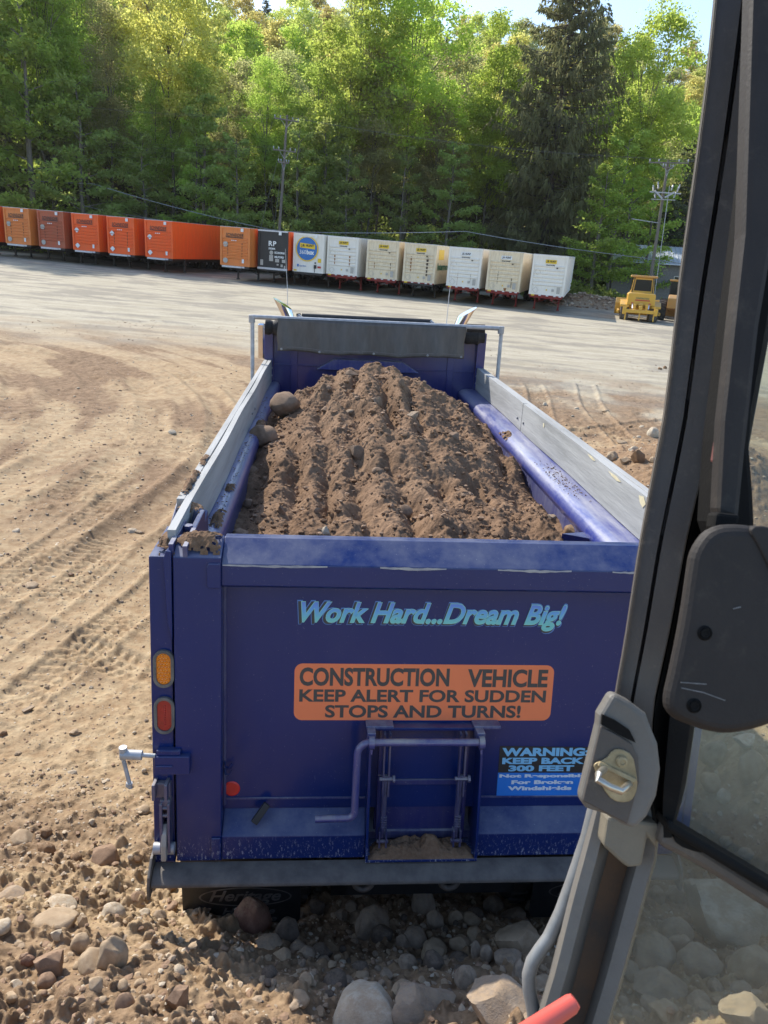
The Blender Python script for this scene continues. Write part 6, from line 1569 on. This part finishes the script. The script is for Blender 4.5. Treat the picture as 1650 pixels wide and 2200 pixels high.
for (y0, sp0, keys, leaves, jit, sr, rn) in rows:
    x = -.56 * y0
    while x < .44 * y0:
        xx = x + rt.uniform(-jit, jit) * .6; yy = y0 + rt.uniform(-jit, jit) + .12 * xx
        i = rt.randrange(len(keys)); key = keys[i]
        leaf = None if key[0] == 'b' else 'pine' if key[0] == 'p' else rt.choice([l for l in leaves if l and l != 'pine'])
        x += sp0 * rt.uniform(.85, 1.15)
        if y0 < 100 and abs(xx - SPX) < 7.0 and yy < SPY + 7: continue
        if y0 < 92 and xx > 20.5 and yy < 92: 
            if key[0] != 'l': continue
            yy = 86 + rt.uniform(4, 7) * 1.0
        scl = rt.uniform(*sr) * (1.5 if xx / yy < -.37 and y0 < 130 else 1.0)
        tree(key, xx, yy, scl, leaf, auto(key, xx, yy, leaf, rn), 'trees ' + rn, name='conifer_tree' if key[0] == 'p' else 'bare_tree' if key[0] == 'b' else 'tree', cat='conifer' if key[0] == 'p' else 'tree')
# trees read off the photograph one by one
for (px, dist, key, leaf, sc, lab) in (
    (365, 88, 'd1', 'yellow', 1.08, 'bright yellow-green tree with a rounded top behind the long-sided orange trailer'),
    (760, 90, 'd3', 'lime', 1.02, 'lush lime green tree standing alone in the light right of the middle pole'),
    (860, 92, 'd5', 'lime', 1.06, 'broad lime green tree above the cream trailers, widest crown of the wood edge'),
    (1035, 92, 'd0', 'lime', .84, 'lime green tree touching the left side of the big spruce'),
    (1340, 86, 'd4', 'lime', .92, 'rounded yellow-green tree right of the big spruce'),
    (1310, 80, 'l3', 'green', 1.0, 'fresh green maple leaning over the shed roof, left one'),
    (1275, 79, 'l1', 'green', .95, 'fresh green maple at the foot of the spruce on its right'),
    (1380, 82, 'l2', 'green', .9, 'fresh green maple left of the tilted pole'),
    (1450, 90, 'p0', 'pine', 1.0, 'blue-green pine behind the tilted pole'),
    (690, 86, 'l0', 'deep', 1.2, 'tiered dark green maple right of the middle pole'),
    (440, 85, 'l1', 'deep', 1.2, 'tiered green maple above the long side of the orange trailer')):
    pyh = CYP - FPX * math.tan(PITCH) / math.cos(ROLL) + math.tan(ROLL) * (px - CXP); r = px_ray(px, pyh)
    tree(key, r.x / r.y * dist, dist, sc, leaf, lab, None, name='pine_tree' if key[0] == 'p' else 'tree', cat='pine' if key[0] == 'p' else 'tree')
# undergrowth along the wood's foot: one mass
n = 46000; ux = rs_.uniform(-52, 46, n); uy = 84.2 + .12 * ux + rs_.rand(n) ** 1.6 * 26
top = 2.2 * vn(ux * .35, uy * .35, 90) ** 1.5 + .25
keep = (vn(ux * .5, uy * .5, 91) > .25) & ~((ux > 11) & (uy < 86) & (ux < 41) & (uy < 88.5))
ux, uy, top = ux[keep], uy[keep], top[keep]
uz = G(ux, uy) + rs_.rand(len(ux)) ** .7 * top
UV = leaf_quads(np.stack([ux, uy, uz], -1), np.zeros((len(ux), 3)), .19, rs_)
tag(link('undergrowth', quadmesh('undergrowth', UV, LM['brush'])), kind='stuff')
n = 60000; ux = rs_.uniform(-95, 85, n); uy = rs_.uniform(100, 205, n) + .12 * ux; uz = G(ux, uy) + rs_.rand(n) ** .7 * 2.6 * vn(ux * .3, uy * .3, 97)
k = vn(ux * .3, uy * .3, 97) > .2
tag(link('hillside_brush', quadmesh('hillside_brush', leaf_quads(np.stack([ux, uy, uz], -1)[k], np.zeros((int(k.sum()), 3)), .42, rs_), LM['brush'])), kind='stuff')
n = 9000; ux = rs_.uniform(12.5, 26, n); uy = rs_.uniform(71.5, 79, n) ; uz = G(ux, uy) + rs_.rand(n) * (.3 + 1.7 * vn(ux * .6, uy * .6, 95) ** 1.3)
tag(link('bushes', quadmesh('bushes', leaf_quads(np.stack([ux, uy, uz], -1), np.zeros((n, 3)), .17, rs_), LM['brush'])), kind='stuff')
# ------------------------------------------------------------------ the loading machine's cab, around the camera
cabx = empty('excavator_cab', 'grey cab door frame of the loading machine, close up at the right, with its windows', 'cab', (CAM.x + .5, CAM.y + .3, gz(.5, .3)))
CB = Matrix.Translation(-cabx.location)
def DP(px, py, z):
    """a point z metres in front of the camera plane, seen at a pixel of the photograph"""
    return CAM + px_ray(px, py) * z - cabx.location
def slab(mb, pts, thick, push=0):
    """pts: (px, py, depth) outline; extruded away from the viewer by thick metres, kept parallel"""
    a = [DP(*p) + FW * push for p in pts]; bdir = FW * thick
    n = len(a); mb.add(a + [p + bdir for p in a], [tuple(range(n)), tuple(range(2 * n - 1, n - 1, -1))] + [(i, n + i, n + (i + 1) % n, (i + 1) % n) for i in range(n)]); return mb
def cabmat(name, c, c2, rough=.55, scratch=True, dirt=.5, spec=.5):
    m, nt, bs = new_mat(name); co = coord(nt)
    base = mixc(nt, ramp(nt, noise(nt, co, 6, 8, .7), [(.3, 0.0), (.7, 1.0)]), c, c2)
    d = ramp(nt, noise(nt, co, 34, 6, .75), [(.56, 0.0), (.74, dirt)])
    base = mixc(nt, d, base, (.20, .17, .13))
    if scratch:
        s = ramp(nt, noise(nt, coord(nt, scale=(60, 60, 5)), 1.0, 5, .8), [(.70, 0.0), (.76, .5)]); base = mixc(nt, s, base, (.32, .31, .30))
    nt.links.new(base, bs.inputs['Base Color']); bs.inputs['Roughness'].default_value = rough; bs.inputs['Specular IOR Level'].default_value = spec; gr2 = ramp(nt, noise(nt, coord(nt, scale=(3, 3, 1)), 3.2, 9, .75), [(.44, 0.0), (.68, .45)]); base = mixc(nt, mth(nt, 'MULTIPLY', gr2, dirt * 1.6), base, (.115, .095, .07)); nt.links.new(base, bs.inputs['Base Color']); bump(nt, bs, noise(nt, co, 260, 4), .25, .002); return m
GM = cabmat('grey_cab_paint', (.055, .047, .041), (.078, .067, .058)); GK = cabmat('black_cab_trim', (.006, .006, .006), (.009, .009, .009), .75, False, .03, .12); GP = cabmat('dark_plastic', (.018, .016, .015), (.025, .022, .021), .65, False, .12, .3); GL_ = cabmat('light_grey_cab_paint', (.105, .10, .09), (.15, .143, .13))
Zp = .80
Lq = [(1562, -260), (1535, 0), (1519, 164), (1498, 327), (1482, 442), (1461, 593), (1441, 777), (1425, 900), (1403, 1011), (1371, 1186), (1342, 1377), (1323, 1482), (1300, 1640), (1275, 1742), (1249, 1836), (1224, 1927), (1184, 2091), (1150, 2200), (1090, 2420)]
Rq = [(1720, -260), (1680, 0), (1650, 176), (1629, 319), (1605, 462), (1584, 573), (1556, 720), (1531, 900), (1513, 1000), (1473, 1170), (1441, 1345), (1403, 1520), (1395, 1700), (1416, 1818), (1387, 1917), (1355, 2036), (1318, 2164), (1240, 2420)]
def interp_edge(E, y):
    for a, b in zip(E[:-1], E[1:]):
        if a[1] <= y <= b[1]: return a[0] + (b[0] - a[0]) * (y - a[1]) / (b[1] - a[1])
    return E[-1][0]
def strip(ys, fr, z0, z1=None):
    """cross-section columns fr: list of (fraction across the pillar, depth)"""
    return [[(interp_edge(Lq, y) * (1 - f) + interp_edge(Rq, y) * f, y, z) for f, z in fr] for y in ys]
ys = list(range(-250, 2401, 50))
def loft(mb, rows):
    k = len(rows[0]); vs = [DP(*p) for r in rows for p in r]
    mb.add(vs, [(i * k + j, i * k + j + 1, (i + 1) * k + j + 1, (i + 1) * k + j) for i in range(len(rows) - 1) for j in range(k - 1)])
    return mb
UPY = [y for y in ys if y <= 1700]; LOY = [y for y in ys if y >= 1650]
b = MB(); loft(b, strip(UPY, [(-.02, .92), (0.0, .795), (.035, .782), (.10, .780), (.40, .776), (.43, .786), (.46, .786), (.49, .774), (.97, .768), (1.0, .774), (1.02, .92)], 0)); pil = b.build('pillar', GM, cabx, smooth=True)
b = MB(); loft(b, strip(LOY, [(-.02, .95), (0, .83), (.06, .815), (.22, .812), (.30, .835), (.40, .87), (.62, .87), (.70, .83), (.78, .815), (.98, .805), (1.0, .82), (1.02, .95)], 0)); low = b.build('lower_pillar', GL_, cabx, smooth=True)
m_rust, nt, bs = new_mat('rusty_channel'); nt.links.new(ramp(nt, noise(nt, coord(nt), 9, 8, .7), [(.3, (.05, .045, .04)), (.7, (.16, .085, .04))]), bs.inputs['Base Color']); bs.inputs['Roughness'].default_value = .85
b = MB(); loft(b, strip([y for y in LOY if y > 1790], [(.34, .855), (.66, .850)], 0)); b.build('rusty_channel', m_rust, low)
# dark seam in the pillar with welded gaps
b = MB()
for y0, y1 in ((-250, 300), (410, 770), (860, 1080), (1150, 1420), (1470, 1560)):
    yy = [y for y in range(y0, y1 + 1, 30)]
    loft(b, strip(yy, [(.415, .784), (.42, .777), (.455, .777), (.46, .784)], 0))
b.build('door_seam', GK, pil)
b = MB(); loft(b, strip(UPY, [(.0, .781), (.012, .776), (.03, .779)], 0)); b.build('wear_or_highlight_edge', GL_, pil)  # lighter grey strip: edge highlight put into colour along the pillar's left side
# gasket and inner window frame
SQ = 1.0
Gq = [(1735, 0), (1722, 176), (1690, 460), (1655, 700), (1612, 932), (1570, 1170), (1520, 1400), (1492, 1556), (1470, 1700), (1440, 1800)]
b = MB(); rows_ = []
for y in range(-200, 1821, 40):
    xl = interp_edge(Rq, y); xr = (interp_edge(Gq, max(y, 0)) if y <= 1780 else 1446)
    rows_.append([(xl - 4, y, .80), (xl + 4, y, .79), (xl + (xr - xl) * .35, y, .80), (xl + (xr - xl) * .40, y, .775), (xl + (xr - xl) * .9, y, .772), (xr, y, .785), (xr + 2, y, .86)])
loft(b, rows_); b.build('window_gasket', GK, cabx, smooth=True)
# dark upright and wiper arm housing right of the pillar
b = MB(); slab(b, [(1700, -250, .70), (1640, 250, .70), (1590, 640, .70), (1552, 940, .70), (1540, 1120, .70), (1560, 1180, .70), (1628, 1200, .70), (1622, 1060, .70), (1614, 960, .70), (1625, 760, .70), (1665, 480, .70), (1760, -250, .70)], .05); b.build('window_upright', GK, cabx, bevel=.006)
b = MB(); slab(b, [(1625, -250, .66), (1600, 500, .66), (1556, 900, .66), (1545, 1105, .66), (1590, 1125, .66), (1606, 960, .66), (1635, 700, .66), (1720, 200, .66), (1760, -250, .66)], .025); arm = b.build('cover_arm', GP, cabx, bevel=.006)
b = MB(); slab(b, [(1540, 1100, .645), (1592, 1106, .645), (1584, 1148, .645), (1534, 1138, .645)], .02); b.build('arm_clip', GK, arm, bevel=.003)
def round_poly(p, it=2):
    for _ in range(it):
        q = []
        for i in range(len(p)):
            a, c = p[i], p[(i + 1) % len(p)]; q += [tuple(a[k] * .75 + c[k] * .25 for k in range(3)), tuple(a[k] * .25 + c[k] * .75 for k in range(3))]
        p = q
    return p
cov = [(1530, 1130), (1492, 1180), (1484, 1230), (1470, 1330), (1448, 1440), (1430, 1515), (1446, 1545), (1484, 1562), (1530, 1578), (1580, 1582), (1650, 1566), (1760, 1520), (1800, 1300), (1740, 1180), (1660, 1140), (1600, 1125)]
b = MB(); slab(b, round_poly([(x, y, .60) for x, y in cov], 2), .018); cv = b.build('black_cover', GP, cabx, bevel=.012, seg=4)
rid = MB(); slab(rid, round_poly([(1600, 1124, .598), (1640, 1190, .598), (1700, 1330, .598), (1800, 1330, .598), (1800, 1200, .598), (1700, 1140, .598)], 2), .02); rid.build('cover_ridge', GP, cv, bevel=.008, seg=3)
for (x, y) in ((1514, 1360), (1491, 1516)):
    b = MB(); c = DP(x, y, .600); b.lathe([(.0048, .002), (.0058, .001), (.0062, .0), (.0046, -.0005)], c, -FW, 18); b.lathe([(0, .0012), (.0022, .0012), (.0026, .0018), (.0040, .0018), (.0044, .0)], c, -FW, 14); b.build('cover_screw', GK, cv)
SCR = mat('pale_scratch', (.17, .17, .172), (.07, .07, .07), 90, rough=.6)
for p, q in (((1462, 1466), (1518, 1470)), ((1464, 1478), (1512, 1488)), ((1512, 1488), (1558, 1505)), ((1575, 1308), (1592, 1304))): b = MB(); b.bar(DP(*p, .5995), DP(*q, .5995), .0009, .0004, up=tuple(FW)); b.build('scratch', SCR, cv)
b = MB(); slab(b, [(1553, 870, .69), (1568, 868, .69), (1556, 992, .69), (1534, 992, .69)], .01); b.build('red_tab', mat('faded_red_plastic', (.14, .045, .04), (.10, .035, .03), 8, rough=.6), cabx, bevel=.002)
# striker housing with latch plate
hs_ = [(1318, 1489), (1289, 1538), (1287, 1562), (1247, 1722), (1262, 1740), (1304, 1753), (1340, 1775), (1366, 1784), (1392, 1757), (1413, 1713), (1422, 1655), (1416, 1600), (1398, 1556), (1391, 1535), (1355, 1508)]
b = MB(); slab(b, [(x, y, .735) for x, y in hs_], .022); hsg = b.build('striker_housing', GL_, cabx, bevel=.006, seg=3)
b = MB(); slab(b, [(1291, 1560, .732), (1330, 1580, .732), (1358, 1598, .732), (1372, 1628, .732), (1374, 1680, .732), (1360, 1730, .732), (1348, 1772, .732), (1310, 1752, .732), (1252, 1722, .732)], .004); fp_ = b.build('striker_face', GM, hsg, bevel=.0015)
b = MB(); slab(b, [(1294, 1535, .731), (1322, 1548, .731), (1352, 1568, .731), (1366, 1596, .731), (1340, 1584, .731), (1292, 1557, .731)], .003); b.build('housing_recess', GK, hsg)
brass = mat('yellow_zinc_plate', (.40, .33, .19), (.22, .17, .09), 40, rough=.6, metal=.25)
b = MB(); slab(b, round_poly([(1302, 1632, .729), (1278, 1640, .729), (1276, 1650, .729), (1296, 1695, .729), (1318, 1722, .729), (1348, 1725, .729), (1362, 1716, .729), (1371, 1690, .729), (1368, 1660, .729), (1360, 1622, .729), (1335, 1609, .729), (1318, 1611, .729)], 1), .003); pt_ = b.build('latch_plate', brass, hsg, bevel=.001)
b = MB(); c = DP(1336, 1636, .728); b.lathe([(0, .0025), (.0022, .0025), (.0028, .0035), (.0052, .003), (.006, 0)], c, -FW, 16); b.build('latch_screw', brass, pt_, smooth=True)
lp = MB(); lp.tube([DP(1298, 1652, .727), DP(1286, 1664, .708), DP(1284, 1674, .705), DP(1310, 1690, .704), DP(1334, 1700, .705), DP(1342, 1694, .708), DP(1352, 1684, .727)], .0036, 12); lp.build('striker_loop', mat('worn_steel_loop', (.55, .53, .48), (.42, .38, .30), 30, rough=.3, metal=.8), pt_, smooth=True)
lp = MB(); lp.bar(DP(1286, 1640, .7275), DP(1366, 1678, .7275), .005, .004, up=tuple(FW)); lp.build('plate_fold', brass, pt_, bevel=.001)
b = MB(); slab(b, [(1306, 1755, .79), (1296, 1818, .79), (1330, 1850, .79), (1350, 1866, .79), (1380, 1862, .79), (1392, 1800, .79), (1412, 1826, .79), (1420, 1770, .79)], .03); b.build('hinge_block', cabmat('greasy_grey', (.11, .10, .08), (.17, .15, .11)), cabx, bevel=.004)
# transom across the windows
b = MB(); slab(b, [(1436, 1764, .76), (1660, 1898, .76), (1900, 2042, .76), (1900, 2062, .76), (1660, 1924, .76), (1432, 1786, .76)], .04); b.build('transom', GK, cabx, bevel=.004)
b = MB(); slab(b, [(1428, 1772, .775), (1660, 1918, .775), (1900, 2060, .775), (1900, 2110, .775), (1660, 1962, .775), (1560, 1898, .775), (1500, 1862, .775), (1452, 1836, .775), (1416, 1818, .775)], .03); trn = b.build('lower_transom', GM, cabx, bevel=.006)
b = MB(); slab(b, round_poly([(1444, 1792, .772), (1470, 1795, .772), (1520, 1830, .772), (1500, 1832, .772), (1455, 1816, .772)], 1), .006); b.build('transom_recess', GK, trn)
# window glass, dusty
mg = bpy.data.materials.new('dusty_window_glass'); mg.use_nodes = True; nt = mg.node_tree; nt.nodes.remove(nt.nodes['Principled BSDF']); out = nt.nodes['Material Output']
tr_ = nt.nodes.new('ShaderNodeBsdfTransparent'); tr_.inputs[0].default_value = (.86, .89, .84, 1); gl2 = nt.nodes.new('ShaderNodeBsdfGlossy'); gl2.inputs['Roughness'].default_value = .03; df = nt.nodes.new('ShaderNodeBsdfDiffuse'); df.inputs[0].default_value = (.55, .57, .53, 1)
tl = nt.nodes.new('ShaderNodeBsdfTranslucent'); tl.inputs[0].default_value = (.55, .55, .46, 1)
frn = nt.nodes.new('ShaderNodeFresnel'); frn.inputs[0].default_value = 1.45; m1 = nt.nodes.new('ShaderNodeMixShader'); m2 = nt.nodes.new('ShaderNodeMixShader'); m3 = nt.nodes.new('ShaderNodeMixShader')
nt.links.new(mth(nt, 'MULTIPLY', frn.outputs[0], .6), m1.inputs[0]); nt.links.new(tr_.outputs[0], m1.inputs[1]); nt.links.new(gl2.outputs[0], m1.inputs[2])
m3.inputs[0].default_value = .5; nt.links.new(df.outputs[0], m3.inputs[1]); nt.links.new(tl.outputs[0], m3.inputs[2])
dus = ramp(nt, noise(nt, coord(nt), 5, 8, .7), [(.3, .07), (.75, .19)]); nt.links.new(dus, m2.inputs[0]); nt.links.new(m1.outputs[0], m2.inputs[1]); nt.links.new(m3.outputs[0], m2.inputs[2]); nt.links.new(m2.outputs[0], out.inputs[0])
b = MB(); slab(b, [(1600, -250, .812), (1500, 1000, .812), (1420, 1500, .812), (1400, 1790, .812), (1900, 2080, .812), (1900, -250, .812)], .004); b.build('upper_window', mg, cabx)
b = MB(); slab(b, [(1400, 1800, .822), (1380, 1920, .822), (1340, 2050, .822), (1313, 2164, .822), (1250, 2420, .822), (1900, 2420, .822), (1900, 2085, .822)], .004); b.build('lower_window', mg, cabx)
# grab rail outside, red lever inside
gr_ = MB(); pth = [(1278, 1735), (1262, 1800), (1245, 1850), (1228, 1900), (1206, 1960), (1180, 2015), (1160, 2042), (1144, 2066), (1136, 2095), (1137, 2125), (1144, 2160), (1150, 2200), (1148, 2300)]
gr_.tube([DP(x, y, .90) for x, y in pth], .0085, 16); gr_.build('grab_rail', mat('silver_grey_rail', (.25, .255, .255), (.17, .175, .175), 20, rough=.4, metal=.2), cabx, smooth=True)
lv = MB(); lv.tube([DP(1236, 2150, .60), DP(1226, 2158, .60), DP(1150, 2208, .57), DP(1040, 2280, .52)], [.0058, .0075, .0078, .0078], 18)
lv.build('red_lever', mat('red_lever_grip', (.62, .10, .075), (.55, .085, .065), 6, rough=.5), cabx, smooth=True)

# ------------------------------------------------------------------ faint hill haze, added over the yard too to lighten the dark wood
hz_ = MB(); hz_.box(-420, 420, -120, 560, -14, 74)
ho = hz_.build('haze', [], None)
mh = bpy.data.materials.new('haze_air'); mh.use_nodes = True; nt = mh.node_tree; nt.nodes.remove(nt.nodes['Principled BSDF'])
pv = nt.nodes.new('ShaderNodeVolumePrincipled'); pv.inputs['Color'].default_value = (.93, .96, 1.0, 1); pv.inputs['Density'].default_value = .0001; pv.inputs['Anisotropy'].default_value = .35
nt.links.new(pv.outputs[0], nt.nodes['Material Output'].inputs['Volume'])
ho.data.materials.append(mh); tag(ho, kind='stuff')
